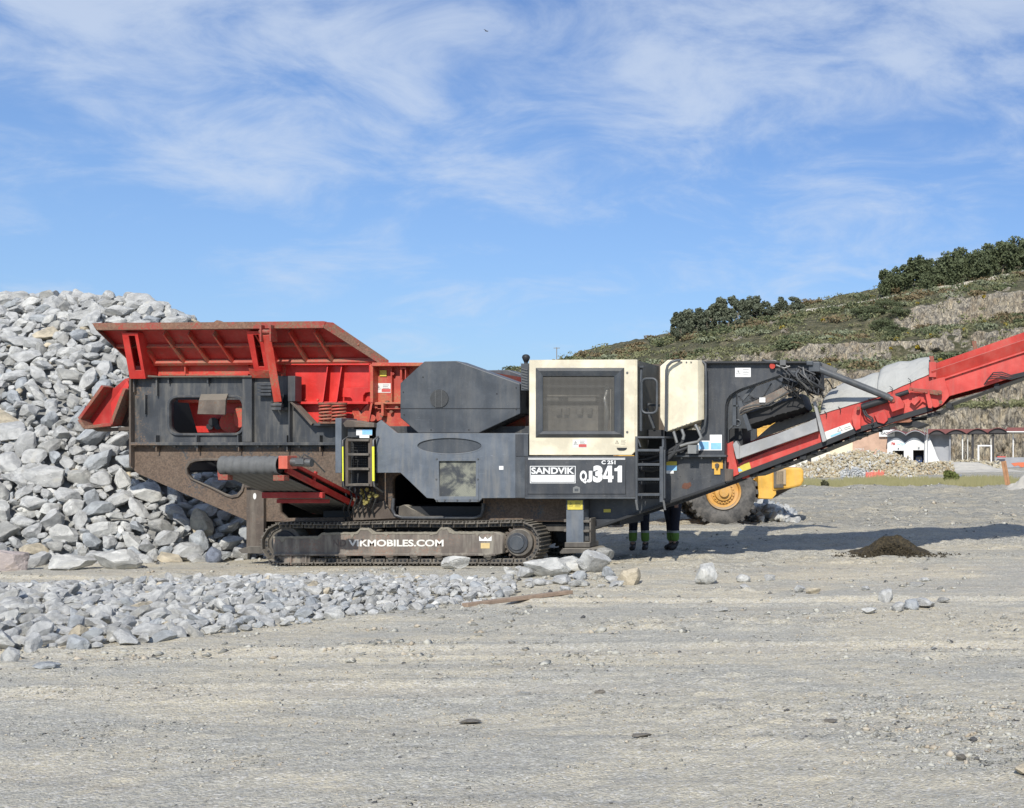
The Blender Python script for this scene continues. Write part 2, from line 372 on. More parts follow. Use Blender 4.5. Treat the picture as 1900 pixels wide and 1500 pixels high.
L(t, base, b.inputs['Base Color']); b.inputs['Roughness'].default_value = 0.95
hgt = math_(t, 'ADD', math_(t, 'MULTIPLY', vo.outputs['Distance'], -0.35), math_(t, 'ADD', math_(t, 'MULTIPLY', D, 1.2), math_(t, 'MULTIPLY', C_, 0.5)))
b1_ = bump(t, b, hgt, 0.75, 0.030)
farm = math_(t, 'MULTIPLY', math_(t, 'ADD', B, noise_(t, p, 5.5, 5, 0.7, 0.3, (0.7, 1, 1))), ramp(t, sp.outputs[1], 18.0, 32.0))
bump(t, b, farm, 0.9, 0.22, b1_)
M['ground'] = m
gnd = tag(np_mesh('ground', V, Fq, m, smooth=True), kind='structure')
ra = gnd.data.attributes.new('rut', 'FLOAT', 'POINT'); ra.data.foreach_set('value', ruts(GX, GY)[1].ravel().astype(np.float32))

# loose pebbles over the near ground, past counting
rng = np.random.default_rng(5)
def pebbles(name, n, seed, yr, size, mat, xr=None, power=1.0):
    rg = np.random.default_rng(seed)
    Yp = yr[0]+(yr[1]-yr[0])*rg.random(n)**power
    pxr = xr or (-120, 2020)
    Xp = (rg.uniform(*pxr, n)-VPX)*Yp/F
    clump = fbm(Xp*1.1, Yp*1.6, 3, 77)
    keep = rg.random(n) < np.clip(0.35+clump*1.3, 0.05, 1); Xp, Yp = Xp[keep], Yp[keep]; n = len(Xp)
    Zp = ground_h(Xp, Yp); s_ = size[0]+(size[1]-size[0])*rg.random(n)**3.5
    base_ = np.array([(1,0,0),(-1,0,0),(0,1,0),(0,-1,0),(0,0,1),(0,0,-1),(.6,.6,.5),(-.6,-.5,.55)], float)
    tri = np.array([(0,6,4),(6,2,4),(0,2,6),(2,1,4),(1,7,4),(7,3,4),(1,3,7),(3,0,4),(2,0,5),(1,2,5),(3,1,5),(0,3,5)])
    Vv = base_[None]*rg.uniform(0.55, 1.35, (n, 8, 1))
    a = rg.uniform(0, 6.28, n); ca, sa = np.cos(a), np.sin(a)
    x = Vv[..., 0]*ca[:, None]-Vv[..., 1]*sa[:, None]; y = Vv[..., 0]*sa[:, None]+Vv[..., 1]*ca[:, None]
    z = Vv[..., 2]*rg.uniform(0.45, 0.8, n)[:, None]+x*rg.uniform(-.3, .3, n)[:, None]
    W = np.stack([Xp[:, None]+x*s_[:, None], Yp[:, None]+y*s_[:, None], Zp[:, None]+z*s_[:, None]+0.12*s_[:, None]], -1)
    Ft = (tri[None]+(np.arange(n)*8)[:, None, None]).reshape(-1, 3)
    return np_mesh(name, W.reshape(-1, 3), Ft, mat)
m, t, b = newmat('pebble_stone'); p, g = pos(t)
v1 = N(t, 'ShaderNodeTexVoronoi'); v1.inputs['Scale'].default_value = 12; L(t, p, v1.inputs['Vector'])
sc_ = N(t, 'ShaderNodeSeparateColor'); L(t, v1.outputs['Color'], sc_.inputs[0])
c = mixc(t, ramp(t, sc_.outputs[0], 0.1, 0.9), (0.20, 0.197, 0.175), (0.47, 0.46, 0.40))
c = mixc(t, ramp(t, sc_.outputs[1], 0.90, 0.95), c, (0.08, 0.08, 0.08))
c = mixc(t, ramp(t, sc_.outputs[2], 0.80, 0.9, 0, 0.6), c, (0.50, 0.41, 0.29))
L(t, c, b.inputs['Base Color']); b.inputs['Roughness'].default_value = 0.9
M['pebble'] = m
tag(pebbles('gravel', 56000, 1, (5.6, 15), (0.003, 0.015), m, power=0.9), 'loose grey gravel strewn over the near quarry floor', 'gravel', kind='stuff')
tag(pebbles('gravel', 12000, 2, (11, 34), (0.008, 0.045), m), 'scattered stones on the dusty ground around the crusher', 'gravel', kind='stuff')

tag(pebbles('gravel', 7000, 3, (30, 64), (0.02, 0.13), m), 'broken stones and clods strewn over the far churned ground', 'gravel', kind='stuff')
tag(pebbles('gravel', 1500, 4, (7.0, 9.4), (0.008, 0.030), m, (1560, 1980)), 'coarser broken gravel gathered in the lower right corner', 'gravel', kind='stuff')
tag(pebbles('gravel', 3500, 6, (10.6, 19.5), (0.012, 0.055), m, (-150, 1150)), 'stone chips strewn round the edges of the rubble strip', 'gravel', kind='stuff')
# ------------------------------------------------------------------ rocks
def rock_mesh(seed, sub=4, mat=None):
    rg = random.Random(seed); bm = bmesh.new(); bmesh.ops.create_icosphere(bm, subdivisions=sub, radius=1)
    sc3 = Vector((1.0, rg.uniform(0.6, 0.9), rg.uniform(0.45, 0.72)))
    planes = []
    for k in range(24):
        n_ = Vector((rg.gauss(0, 1), rg.gauss(0, 1), rg.gauss(0, 1))).normalized(); planes.append((n_, rg.uniform(0.52, 0.84)))
    for v in bm.verts:
        c_ = v.co.copy()
        for n_, d in planes:
            q = c_.dot(n_)
            if q > d: c_ -= n_*(q-d)*0.97
        nn = c_.normalized()
        off = seed*7.3
        k1 = mnoise.noise(c_*1.8+Vector((off, 0, 0)))*0.05
        k2 = mnoise.ridged_multi_fractal(c_*3.2+Vector((0, off, 0)), 1.0, 2.1, 4, 1.0, 2.0)*0.022
        k3 = mnoise.noise(c_*11+Vector((0, 0, off)))*0.012
        c_ += nn*(k1-k2+k3)
        v.co = Vector((c_.x*sc3.x, c_.y*sc3.y, c_.z*sc3.z))
    me = bpy.data.meshes.new('rock'); bm.to_mesh(me); bm.free()
    smooth_by(me, 17)
    if mat: me.materials.append(mat)
    return me
def rock_material(name, lo, hi, warm, ob=True):
    m, t, b = newmat(name)
    tcn = N(t, 'ShaderNodeTexCoord'); oi = N(t, 'ShaderNodeObjectInfo')
    if ob:
        va = N(t, 'ShaderNodeVectorMath', operation='ADD'); L(t, tcn.outputs['Object'], va.inputs[0])
        mu = math_(t, 'MULTIPLY', oi.outputs['Random'], 37.0); cb = N(t, 'ShaderNodeCombineXYZ'); L(t, mu, cb.inputs[0]); L(t, cb.outputs[0], va.inputs[1])
        vec = va.outputs[0]; s0 = 1.0
    else:
        vec, g = pos(t); s0 = 3.0
    a = noise_(t, vec, 1.6*s0, 6, 0.65, 0.5); v_ = noise_(t, vec, 2.4*s0, 5, 0.6, 1.6, (1, 1, 2.6)); f_ = noise_(t, vec, 14*s0, 4, 0.7)
    c = mixc(t, ramp(t, a, 0.32, 0.68), lo, hi)
    c = mixc(t, ramp(t, v_, 0.60, 0.70, 0, 0.40), c, (0.80, 0.80, 0.77))
    c = mixc(t, ramp(t, v_, 0.40, 0.32, 0, 0.45), c, tuple(x*0.55 for x in lo))
    c = mixc(t, ramp(t, noise_(t, vec, 0.9*s0, 3, 0.5, 0.2, None, (5, 5, 5)), 0.62, 0.75, 0, 0.55), c, warm)
    if ob: c = mixc(t, 1.0, c, oi.outputs['Color'], 'MULTIPLY')
    else:
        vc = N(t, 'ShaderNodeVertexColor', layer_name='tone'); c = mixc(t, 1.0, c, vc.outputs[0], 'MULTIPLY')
    L(t, c, b.inputs['Base Color']); b.inputs['Roughness'].default_value = 0.85
    bump(t, b, math_(t, 'ADD', f_, math_(t, 'MULTIPLY', a, 1.2)), 0.55, 0.05 if ob else 0.03)
    return m
M['rock'] = rock_material('grey_stone', (0.33, 0.333, 0.325), (0.55, 0.55, 0.525), (0.52, 0.49, 0.40))
M['rockstuff'] = rock_material('grey_stone_small', (0.33, 0.333, 0.325), (0.55, 0.55, 0.525), (0.52, 0.49, 0.40), ob=False)
ROCKS = [rock_mesh(s_, 4, M['rock']) for s_ in range(16)]
LOWR = [rock_mesh(s_+40, 2) for s_ in range(10)]
LOWV = []
for me in LOWR:
    co = np.empty(len(me.vertices)*3); me.vertices.foreach_get('co', co)
    fi = np.array([p_.vertices[:] for p_ in me.polygons]); LOWV.append((co.reshape(-1, 3), fi))
TINY = []
for s_ in range(8):
    me = rock_mesh(s_+70, 1); co = np.empty(len(me.vertices)*3); me.vertices.foreach_get('co', co); TINY.append((co.reshape(-1, 3), np.array([p_.vertices[:] for p_ in me.polygons])))
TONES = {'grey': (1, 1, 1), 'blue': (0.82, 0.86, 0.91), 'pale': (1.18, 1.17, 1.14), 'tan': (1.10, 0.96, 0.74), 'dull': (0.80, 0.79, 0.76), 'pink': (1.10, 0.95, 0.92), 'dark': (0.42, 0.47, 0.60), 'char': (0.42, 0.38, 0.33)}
def rot_from(rg, normal, tilt):
    z = Vector(normal)+Vector((rg.gauss(0, tilt), rg.gauss(0, tilt), rg.gauss(0, tilt))); z.normalize()
    q = z.to_track_quat('Z', 'Y').to_matrix(); return q @ Matrix.Rotation(rg.uniform(0, 6.28), 3, 'Z')
def place_rock(loc, size, rotm, tone, label, cat, group=None, name='boulder', var=None, rg=random):
    me = ROCKS[rg.randrange(len(ROCKS)) if var is None else var]
    o = bpy.data.objects.new(name, me); COL.objects.link(o)
    sz = size if isinstance(size, (tuple, list)) else (size, size, size)
    o.matrix_world = Matrix.Translation(loc) @ rotm.to_4x4() @ Matrix.Diagonal((*sz, 1))
    o.color = (*TONES[tone], 1)
    return tag(o, label, cat, group)
class Stuff:
    def __init__(s, pool=None): s.V = []; s.F = []; s.C = []; s.n = 0; s.pool = pool or LOWV
    def add(s, loc, size, rotm, tone, rg):
        co, fi = s.pool[rg.randrange(len(s.pool))]
        W = (co*size) @ np.array(rotm).T+np.array(loc)
        s.V.append(W); s.F.append(fi+s.n); s.n += len(co)
        k = rg.uniform(0.85, 1.1); s.C.append(np.tile(np.array([*(x*k for x in TONES[tone]), 1.0]), (len(co), 1)))
    def build(s, name, mat):
        o = np_mesh(name, np.concatenate(s.V), np.concatenate(s.F), mat)
        ca = o.data.color_attributes.new('tone', 'FLOAT_COLOR', 'POINT'); ca.data.foreach_set('color', np.concatenate(s.C).ravel())
        smooth_by(o.data, 18); return o
# --- the tall pile
RIDGE_X, RIDGE_Y, PILE_H, SLOPE = -17.9, 26.5, 5.05, 0.80
def pile_h(X, Y):
    dx = np.maximum(0, np.asarray(X)-RIDGE_X); dy = np.asarray(Y)-RIDGE_Y
    d = np.sqrt(dx**2+dy**2)+0.35*fbm(np.asarray(X)*0.35, np.asarray(Y)*0.35, 2, 71)
    return PILE_H+0.16*fbm(np.asarray(X)*0.5, np.asarray(Y)*0.1, 3, 88)-SLOPE*np.maximum(0, np.sqrt(d*d+0.5)-0.6)
xs = np.linspace(-36, -7, 150); ys = np.linspace(18, 35, 100); XX, YY = np.meshgrid(xs, ys)
ZZ = np.maximum(pile_h(XX, YY)-0.22, -0.4)
ii = np.arange(99)[:, None]*150+np.arange(149)[None, :]
core = np_mesh('rock_pile_core', np.stack([XX.ravel(), YY.ravel(), ZZ.ravel()], 1), np.stack([ii, ii+1, ii+151, ii+150], -1).reshape(-1, 4), None, smooth=True)
rg = random.Random(3); cand = []
cells = {}
def try_pt(x, y, z, r):
    k = (int(x//0.36), int(y//0.36), int(z//0.36))
    for a in (-1, 0, 1):
        for b_ in (-1, 0, 1):
            for c_ in (-1, 0, 1):
                for (X2, Y2, Z2, r2) in cells.get((k[0]+a, k[1]+b_, k[2]+c_), ()):
                    if (x-X2)**2+(y-Y2)**2+(z-Z2)**2 < (0.62*(r+r2))**2: return False
    cells.setdefault(k, []).append((x, y, z, r)); return True
for big_, tries in ((0, 1700), (1, 15000), (2, 16000)):
    for _ in range(tries):
        px = rg.uniform(-330, 640); Y = rg.uniform(19.2, 29.5); X = (px-VPX)*Y/F
        z = float(pile_h(X, Y))
        if z < -0.1: continue
        r = (rg.uniform(0.20, 0.27), rg.uniform(0.13, 0.20), rg.uniform(0.08, 0.12))[big_]
        if Y < 22.6: r *= 1.15
        if try_pt(X, Y, z, r): cand.append((X, Y, z, r))
pst = Stuff(); vis = []
def tone_of(rg): return rg.choices(['grey', 'blue', 'pale', 'tan', 'dull'], [58, 12, 20, 3, 9])[0]
for (X, Y, z, r) in cand:
    px = VPX+X*F/Y; py = VPY-(z-EYE)*F/Y
    seen = Y < RIDGE_Y+0.9 and -15 < px < 455 and not (250 < px < 455 and 620 < py < 860+(px-250)*0.45)
    vis.append(((r/Y) if seen else 0, X, Y, z, r, px, py))
vis.sort(reverse=True)
tword = {'grey': 'grey', 'blue': 'bluish grey', 'pale': 'pale whitish', 'tan': 'tan tinted', 'dull': 'dull brownish grey'}
for k, (app, X, Y, z, r, px, py) in enumerate(vis):
    nrm = Vector((0.35 if X > RIDGE_X else 0, -SLOPE*(1 if Y < RIDGE_Y else -1), 1)).normalized(); tn = tone_of(rg)
    rm = rot_from(rg, nrm, 0.42); loc = Vector((X, Y, max(z, 0.02)+r*0.10))
    if k < 300 and app > 0:
        zone = 'along the crest of' if z > 3.9 else ('halfway up' if z > 1.7 else 'low on the face of')
        side = 'near the left border' if px < 110 else ('left of the hopper' if px < 240 else 'beside the hopper')
        place_rock(loc, (r*rg.uniform(1.0, 1.35), r*rg.uniform(0.85, 1.15), r*rg.uniform(0.85, 1.2)), rm, tn, f'{tword[tn]} boulder {zone} the rock pile, {side}', 'boulder', f'{tword[tn]} boulders {zone} the tall rock pile, {side}', rg=rg)
    else: pst.add(loc, r*1.12, rm, tn, rg)
# small filler tucked between them
for _ in range(2600):
    px = rg.uniform(-200, 520); Y = rg.uniform(19.6, 27.2); X = (px-VPX)*Y/F; z = float(pile_h(X, Y))
    if z < -0.15: continue
    r = rg.uniform(0.07, 0.15); pst.add((X, Y, max(z, 0)-0.08), r, rot_from(rg, (0, -0.4, 1), 0.8), tone_of(rg), rg)
o = pst.build('rock_pile_stones', M['rockstuff']); tag(o, 'smaller grey stones wedged between the boulders of the tall pile', 'stones', kind='stuff')
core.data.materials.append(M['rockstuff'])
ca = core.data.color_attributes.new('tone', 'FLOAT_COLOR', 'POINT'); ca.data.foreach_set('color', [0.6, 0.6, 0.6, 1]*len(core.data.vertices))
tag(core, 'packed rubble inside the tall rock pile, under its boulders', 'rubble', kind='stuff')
# special rocks at the pile foot
def special(px, py, Y, wpx, hpx, tone, label, var, rz=0.0, cat='boulder', group=None, sink=0.12, dpt=0.8, tilt=0.0):
    wm = wpx*Y/F/2; hm = hpx*Y/F/2; c_ = P(px, py, Y); g0 = float(ground_h(c_.x, Y))
    me = ROCKS[var]; dim = [max(v.co[k] for v in me.vertices)-min(v.co[k] for v in me.vertices) for k in range(3)]
    return place_rock(Vector((c_.x, Y, g0+hm*(1-sink*2))), (2*wm/dim[0], 2*wm*dpt/dim[1], 2*hm/dim[2]), Matrix.Rotation(rz, 3, 'Z') @ Matrix.Rotation(tilt, 3, 'Y'), tone, label, cat, group, var=var)
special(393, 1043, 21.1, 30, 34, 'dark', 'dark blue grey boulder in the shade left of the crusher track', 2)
special(12, 1062, 19.6, 72, 46, 'pink', 'pinkish boulder at the bottom left foot of the rock pile', 5)
special(130, 1054, 19.8, 74, 30, 'pale', 'long pale boulder lying flat at the foot of the rock pile', 1)
special(215, 1054, 19.9, 78, 42, 'pale', 'broad whitish boulder at the foot of the rock pile', 3)
# --- low strip of rubble across the foreground
def strip_bounds(px):
    return np.interp(px, [-400, 0, 250, 500, 700, 900, 955], [1090, 1086, 1080, 1072, 1070, 1078, 1092]), np.interp(px, [-400, 0, 250, 500, 700, 900, 955], [1216, 1214, 1198, 1160, 1140, 1116, 1104])
srs = []; cells.clear(); sst = Stuff()
for stage, tries in ((0, 1000), (1, 7000), (2, 12000)):
    for _ in range(tries):
        px = rg.uniform(-330, 955); a, b_ = strip_bounds(px)
        if rg.random() < 0.45*max(0, (px-420)/530): continue
        py = rg.uniform(a, b_); Y = 4176/(py-845)
        mid = 1-abs((py-a)/(b_-a)-0.45)*1.7; X = (px-VPX)*Y/F
        k_ = float(np.interp(px, [0, 500, 950], [1.0, 0.85, 0.75]))*(0.6+0.4*(py-1070)/140 if py > 1070 else 0.6)*1.15
        r = (rg.uniform(0.12, 0.16), rg.uniform(0.075, 0.115), rg.uniform(0.04, 0.065))[stage]*k_
        z = float(ground_h(X, Y))+max(0, mid)*0.17*k_
        if try_pt(X, Y, z, r*1.15): srs.append((r/Y if px > -12 else 0, X, Y, z, r))
srs.sort(reverse=True)
for k, (app, X, Y, z, r) in enumerate(srs):
    tn = rg.choices(['grey', 'blue', 'pale', 'tan', 'dull'], [58, 12, 16, 2, 12])[0]; rm = rot_from(rg, (0, -0.2, 1), 0.4)
    if k < 300 and app > 0:
        px_ = VPX+X*F/Y; a_, b2 = strip_bounds(px_); fy = ((VPY+EYE*F/Y)-a_)/(b2-a_)
        zone = ('at the near edge of' if fy > 0.66 else ('at the back edge of' if fy < 0.33 else 'amid'))
        part_ = 'by the left border' if px_ < 230 else ('below the hopper' if px_ < 520 else 'before the track')
        place_rock(Vector((X, Y, z+r*0.22)), (r*rg.uniform(1.0, 1.5), r*rg.uniform(0.8, 1.1), r*rg.uniform(0.85, 1.15)), rm, tn, f'{tword[tn]} stone {zone} the rubble strip, {part_}', 'stone', f'{tword[tn]} stones {zone} the rubble strip, {part_}', name='rubble_stone', rg=rg)
    else: sst.add((X, Y, z+r*0.15), r*1.2, rm, tn, rg)
o = sst.build('rubble_strip_fines', M['rockstuff']); tag(o, 'small chippings filling the low rubble strip across the yard', 'chippings', kind='stuff')
# --- boulders in front of the crusher's right end, and loose ones further right
BL = [(845, 1058, 51, 25, 'pale', 'flat topped pale boulder resting against the lower track run', 4, 19.75),
 (1010, 1068, 82, 40, 'pale', 'large white boulder below the drive sprocket', 3, 19.2), (1000, 1042, 40, 30, 'grey', 'pointed grey boulder directly under the sprocket', 8, 19.9),
 (1058, 1062, 70, 34, 'pale', 'broad whitish boulder in front of the stabiliser foot', 6, 19.3), (1098, 1064, 62, 48, 'grey', 'tall grey boulder beside the stabiliser foot', 9, 19.3),
 (1112, 1048, 50, 34, 'dull', 'brownish boulder behind the tall grey one at the stabiliser foot', 10, 19.9), (975, 1070, 34, 22, 'grey', 'small grey boulder left of the large white one', 11, 18.9),
 (1168, 1082, 42, 38, 'tan', 'rounded yellowish boulder right of the stabiliser foot', 12, 17.9), (1078, 1076, 26, 20, 'blue', 'small bluish boulder in front of the stabiliser foot', 13, 18.3),
 (1130, 1076, 26, 26, 'blue', 'small bluish boulder left of the yellowish one', 14, 18.1), (1040, 1082, 36, 18, 'grey', 'flat grey stone in front of the large white boulder', 15, 17.8),
 (1312, 1081, 44, 42, 'pale', 'lone pale pyramid boulder on open ground', 7, 17.8),
 (1376, 1078, 28, 16, 'pale', 'small pale stone right of the lone pyramid boulder', 2, 18.1), (1428, 1077, 22, 13, 'grey', 'second small stone right of the lone pyramid boulder', 5, 18.2),
 (1382, 1093, 18, 14, 'grey', 'small grey stone in front of the other pale ones', 6, 17.0), (1482, 1098, 22, 16, 'grey', 'grey stone beside a flat tan one on the open dirt', 9, 16.6),
 (1508, 1102, 28, 12, 'tan', 'flat tan stone on the open dirt', 4, 16.3), (1340, 1134, 26, 10, 'dull', 'flat brownish stone alone in the wide tyre track', 8, 14.5),
 (1644, 1112, 28, 30, 'grey', 'upright grey stone behind the little stone cluster on the right', 12, 15.7), (1605, 1094, 16, 10, 'grey', 'grey stone by a dark chip on the right', 3, 16.9),
 (1716, 1078, 20, 8, 'pale', 'pale slab beyond the dark shard on the right', 7, 17.9), (1700, 1090, 30, 10, 'dull', 'dark edged shard lying flat on the right', 1, 17.1),
 (1715, 1126, 44, 20, 'grey', 'broad grey slab of the little stone cluster on the right', 14, 14.9), (1690, 1130, 32, 22, 'blue', 'bluish slab left of the broad grey slab', 15, 14.7),
 (1666, 1134, 26, 20, 'grey', 'steep sided stone left of the bluish slab', 10, 14.5), (1612, 1138, 28, 14, 'pale', 'low pale stone at the near edge of the right cluster', 0, 14.3),
 (1750, 1120, 26, 10, 'dull', 'thin flat stone at the right end of the cluster', 11, 15.2), (90, 1246, 46, 14, 'blue', 'flat bluish stone alone in front of the rubble strip', 13, 10.5),
 (16, 1232, 34, 34, 'grey', 'rounded grey stone cut by the left border', 2, 10.8), (1900, 1436, 36, 22, 'tan', 'tan stone at the lower right border', 6, 7.1),
 (1782, 1412, 20, 14, 'char', 'small black stone in the right gravel', 3, 7.35), (972, 1287, 26, 10, 'dull', 'small brown stone on the open gravel', 5, 9.45),
 (1115, 1287, 20, 9, 'char', 'little black brown clod on the open gravel', 8, 9.45), (870, 1340, 40, 9, 'char', 'thin black bark flake on the open gravel', 9, 8.45),
 (1540, 1338, 26, 7, 'char', 'black flake on the gravel left of centre of the near right floor', 1, 8.5), (1190, 1380, 36, 8, 'char', 'dark flat clod in the near gravel', 4, 7.85)]
for (px, py, wp, hp, tn, lab, var, Y) in BL:
    Yg = 4176/max(py-845, 1); special(px, py, Yg, wp, hp, tn, lab, var, rz=0.15*((var % 5)-2), sink=0.10)
rk2 = random.Random(55)
for k in range(34):
    px = rk2.uniform(930, 1185); py = rk2.uniform(1062, 1096)-abs(px-1060)*0.06; Y = 4176/(py-845); X = (px-VPX)*Y/F; r = rk2.uniform(0.05, 0.13)
    place_rock(Vector((X, Y, float(ground_h(X, Y))+r*0.3)), (r*1.3, r, r*0.9), rot_from(rk2, (0, 0, 1), 0.35), rk2.choice(['pale', 'grey', 'grey']), 'small pale stone scattered among the big boulders by the stabiliser foot', 'stone', 'small stones among the boulders by the stabiliser foot', name='small_stone', rg=rk2)
# --- dark soil heap
def heap(name, cxp, base_py, wpx, hpx, mat, seed, rough_=0.2, dp=1.0, n=90):
    Y = 4176/(base_py-845); c_ = P(cxp, base_py, Y); rx = wpx*Y/F/2; h_ = hpx*Y/F
    u = np.linspace(-1, 1, n); U, Vv = np.meshgrid(u, u); X = c_.x+U*rx; Yy = Y+rx*dp*(Vv*0.8+0.5)
    rr = np.sqrt(U**2+Vv**2)+0.22*fbm(U*2.5+seed, Vv*2.5, 3, seed)
    Z = h_*(0.75*np.exp(-(rr*2.6)**2)+0.3*np.exp(-(rr*1.5)**2))*(1+rough_*0.5*fbm(U*9, Vv*9, 3, seed+1))+h_*rough_*0.22*fbm(U*24, Vv*24, 2, seed+3)*np.exp(-(rr*1.6)**2)
    Z = Z+ground_h(X, Yy)-0.03*h_-0.06*sstep(rr, 0.65, 0.95)
    i_ = np.arange(n-1)[:, None]*n+np.arange(n-1)[None, :]
    return np_mesh(name, np.stack([X.ravel(), Yy.ravel(), Z.ravel()], 1), np.stack([i_, i_+1, i_+n+1, i_+n], -1).reshape(-1, 4), mat, smooth=True)
m, t, b = newmat('dark_soil'); p, g = pos(t)
L(t, mixc(t, ramp(t, noise_(t, p, 22, 5, 0.7), 0.35, 0.7), (0.022, 0.018, 0.010), (0.095, 0.074, 0.04)), b.inputs['Base Color']); b.inputs['Roughness'].default_value = 0.95
bump(t, b, noise_(t, p, 40, 4, 0.7), 0.9, 0.03); M['soil'] = m
tag(heap('soil_heap', 1648, 1030, 215, 26, m, 4, 0.5), 'small dark brown soil heap on the open dirt', 'soil heap')
rg2 = random.Random(9); clods = MB()
for _ in range(1500):
    a = rg2.gauss(0, 1); X = -1.85+a*0.45 if rg2.random() < 0.75 else rg2.uniform(-2.8, -0.8); Y = 22.4+rg2.gauss(0, 0.28)
    s_ = rg2.uniform(0.012, 0.04); z = float(ground_h(X, Y))+0.17*math.exp(-(((X+1.85)/0.32)**2+((Y-22.6)/0.32)**2))
    e = [Vector((rg2.gauss(0, 1), rg2.gauss(0, 1), rg2.gauss(0, 1))).normalized()*s_ for _k in range(4)]
    clods.add([Vector((X, Y, z))+v for v in e], [(0,1,2),(0,2,3),(0,3,1),(1,3,2)])
tag(clods.build('soil_crumbs', M['soil']), 'brown crumbs of soil scattered round the small heap', 'soil', kind='stuff')
# wooden plank half buried in front of the strip
pk = MB(); a_ = P(862, 1126, 4176/(1126-845)); b_ = P(1058, 1102, 4176/(1102-845)); a_.z = float(ground_h(a_.x, a_.y))+0.02; b_.z = float(ground_h(b_.x, b_.y))+0.03
pk.bar(a_, b_, 0.10, 0.045)
M['wood'] = flat('weathered_wood', (0.30, 0.22, 0.16), 0.85, nz=0.25, sc=14)
tag(pk.build('wooden_plank', M['wood'], bevel=0.006), 'weathered brown plank lying in the dirt past the rubble strip end', 'plank')
# ------------------------------------------------------------------ quarry hill
PX = [300, 500, 700, 880, 950, 1040, 1100, 1180, 1240, 1300, 1360, 1450, 1500, 1600, 1700, 1800, 1900, 2100, 2500, 3000, 3600, 4200]
def T(*v): return list(v)
ROWS = [  # (distance, py per PX column)
 (222, [866]*22),
 (226, [860]*22),
 (231, T(858,850,840,830,826,820,815,808,800,790,780,772,768,764,760,757,754,750,745,740,740,750)),
 (243, T(858,848,836,824,820,812,806,798,790,781,772,764,761,758,756,753,750,746,741,736,736,748)),
 (250, T(857,840,815,795,785,775,768,758,748,735,722,700,690,688,690,680,672,655,640,630,640,700)),
 (285, T(856,830,795,765,755,745,735,722,710,698,686,676,674,672,668,658,648,630,605,600,610,690)),
 (291, T(855,825,785,750,740,728,715,700,688,672,662,650,638,636,632,618,606,585,565,560,580,680)),
 (325, T(854,818,772,740,728,715,700,682,668,654,644,632,624,618,614,600,584,556,534,530,560,670)),
 (333, T(853,812,762,730,716,700,686,668,654,640,630,616,608,596,568,552,538,516,495,498,540,660)),
 (372, T(852,806,750,718,704,688,670,652,640,628,612,594,584,570,550,532,512,488,468,474,520,650)),
 (376, T(852,804,748,716,702,686,668,650,638,626,610,592,582,568,548,529,509,486,466,472,518,650)),
 (430, T(850,790,730,700,684,666,647,630,620,608,596,574,560,541,520,497,475,450,430,440,500,640)),
 (520, T(858,830,790,760,745,725,700,680,670,655,640,610,600,580,560,540,520,500,480,490,540,680))]
Yr = np.array([r_[0] for r_ in ROWS], float); PYt = np.array([r_[1] for r_ in ROWS], float)
def hill_uv(px, v):
    """px column (azimuth), v row index 0..12 -> X, Y, Z"""
    px = np.asarray(px, float); v = np.asarray(v, float)
    k = np.clip(np.floor(v).astype(int), 0, len(Yr)-2); f = v-k
    Yd = Yr[k]*(1-f)+Yr[k+1]*f
    col = np.stack([np.interp(px.ravel(), PX, PYt[j]).reshape(px.shape) for j in range(len(Yr))])
    pyv = np.take_along_axis(col, k[None], 0)[0]*(1-f)+np.take_along_axis(col, (k+1)[None], 0)[0]*f
    X = (px-VPX)*Yd/F; Z = EYE-(pyv-VPY)*Yd/F
    return X, Yd, Z
cols = np.concatenate([np.linspace(300, 950, 60, endpoint=False), np.linspace(950, 1960, 640, endpoint=False), np.linspace(1960, 4200, 140)])
vr = np.concatenate([np.linspace(0, 1, 5, endpoint=False), np.linspace(1, 2, 50, endpoint=False), np.linspace(2, 3, 12, endpoint=False), np.linspace(3, 4, 44, endpoint=False), np.linspace(4, 5, 30, endpoint=False), np.linspace(5, 6, 36, endpoint=False), np.linspace(6, 7, 34, endpoint=False), np.linspace(7, 8, 34, endpoint=False), np.linspace(8, 11, 70, endpoint=False), np.linspace(11, 12, 12)])
PXg, VR = np.meshgrid(cols, vr)
# wobble the benches so that no edge runs straight
rowm = np.clip(np.minimum(VR-1.2, 11-VR), 0, 1)
VW = VR+rowm*(0.42*fbm(PXg*0.012, VR*0.6, 4, 201)+0.16*fbm(PXg*0.07, VR*2.0, 3, 202))
HX, HY, HZ = hill_uv(PXg, VW)
cliff = np.zeros_like(VR)
fr = VW-np.floor(VW); kk = np.floor(VW).astype(int)
cliffrows = {1: 1.0, 3: 1.0, 5: 0.85, 7: 0.8}
for k_, a in cliffrows.items(): cliff = np.where(kk == k_, a*np.minimum(1, np.minimum(fr, 1-fr)*7+0.25), cliff)
cliff = cliff*np.where(kk == 7, sstep(PXg, 1640, 1690), 1)*np.where(kk == 5, sstep(PXg+60*fbm(PXg*0.02, PXg*0, 2, 5), 1290, 1350), 1)*np.where((kk == 3) | (kk == 1), sstep(PXg, 1200, 1400), 1)
brk = sstep(fbm(PXg*0.018, VR*0.8, 3, 221), -0.38, -0.16); cliff = cliff*np.where((kk == 1) | (kk == 3), np.maximum(brk, 0.7), np.maximum(brk, np.where(kk == 7, 0.75, 0.2)))
cliff = np.maximum(cliff, 0.75*((VR > 5) & (VR < 10.5))*sstep(fbm(PXg*0.022+3, VR*1.1, 4, 231), 0.34, 0.46)*sstep(PXg, 1250, 1340))
q = fbm(HX*0.16, HZ*0.05, 4, 301); q2 = np.abs(fbm(HX*0.55+HZ*0.12, HZ*0.16, 4, 302)); q3 = fbm(HX*1.7, HZ*0.6, 3, 303)
HY2 = HY-cliff*(3.2*q+3.4*q2+1.2*q3)
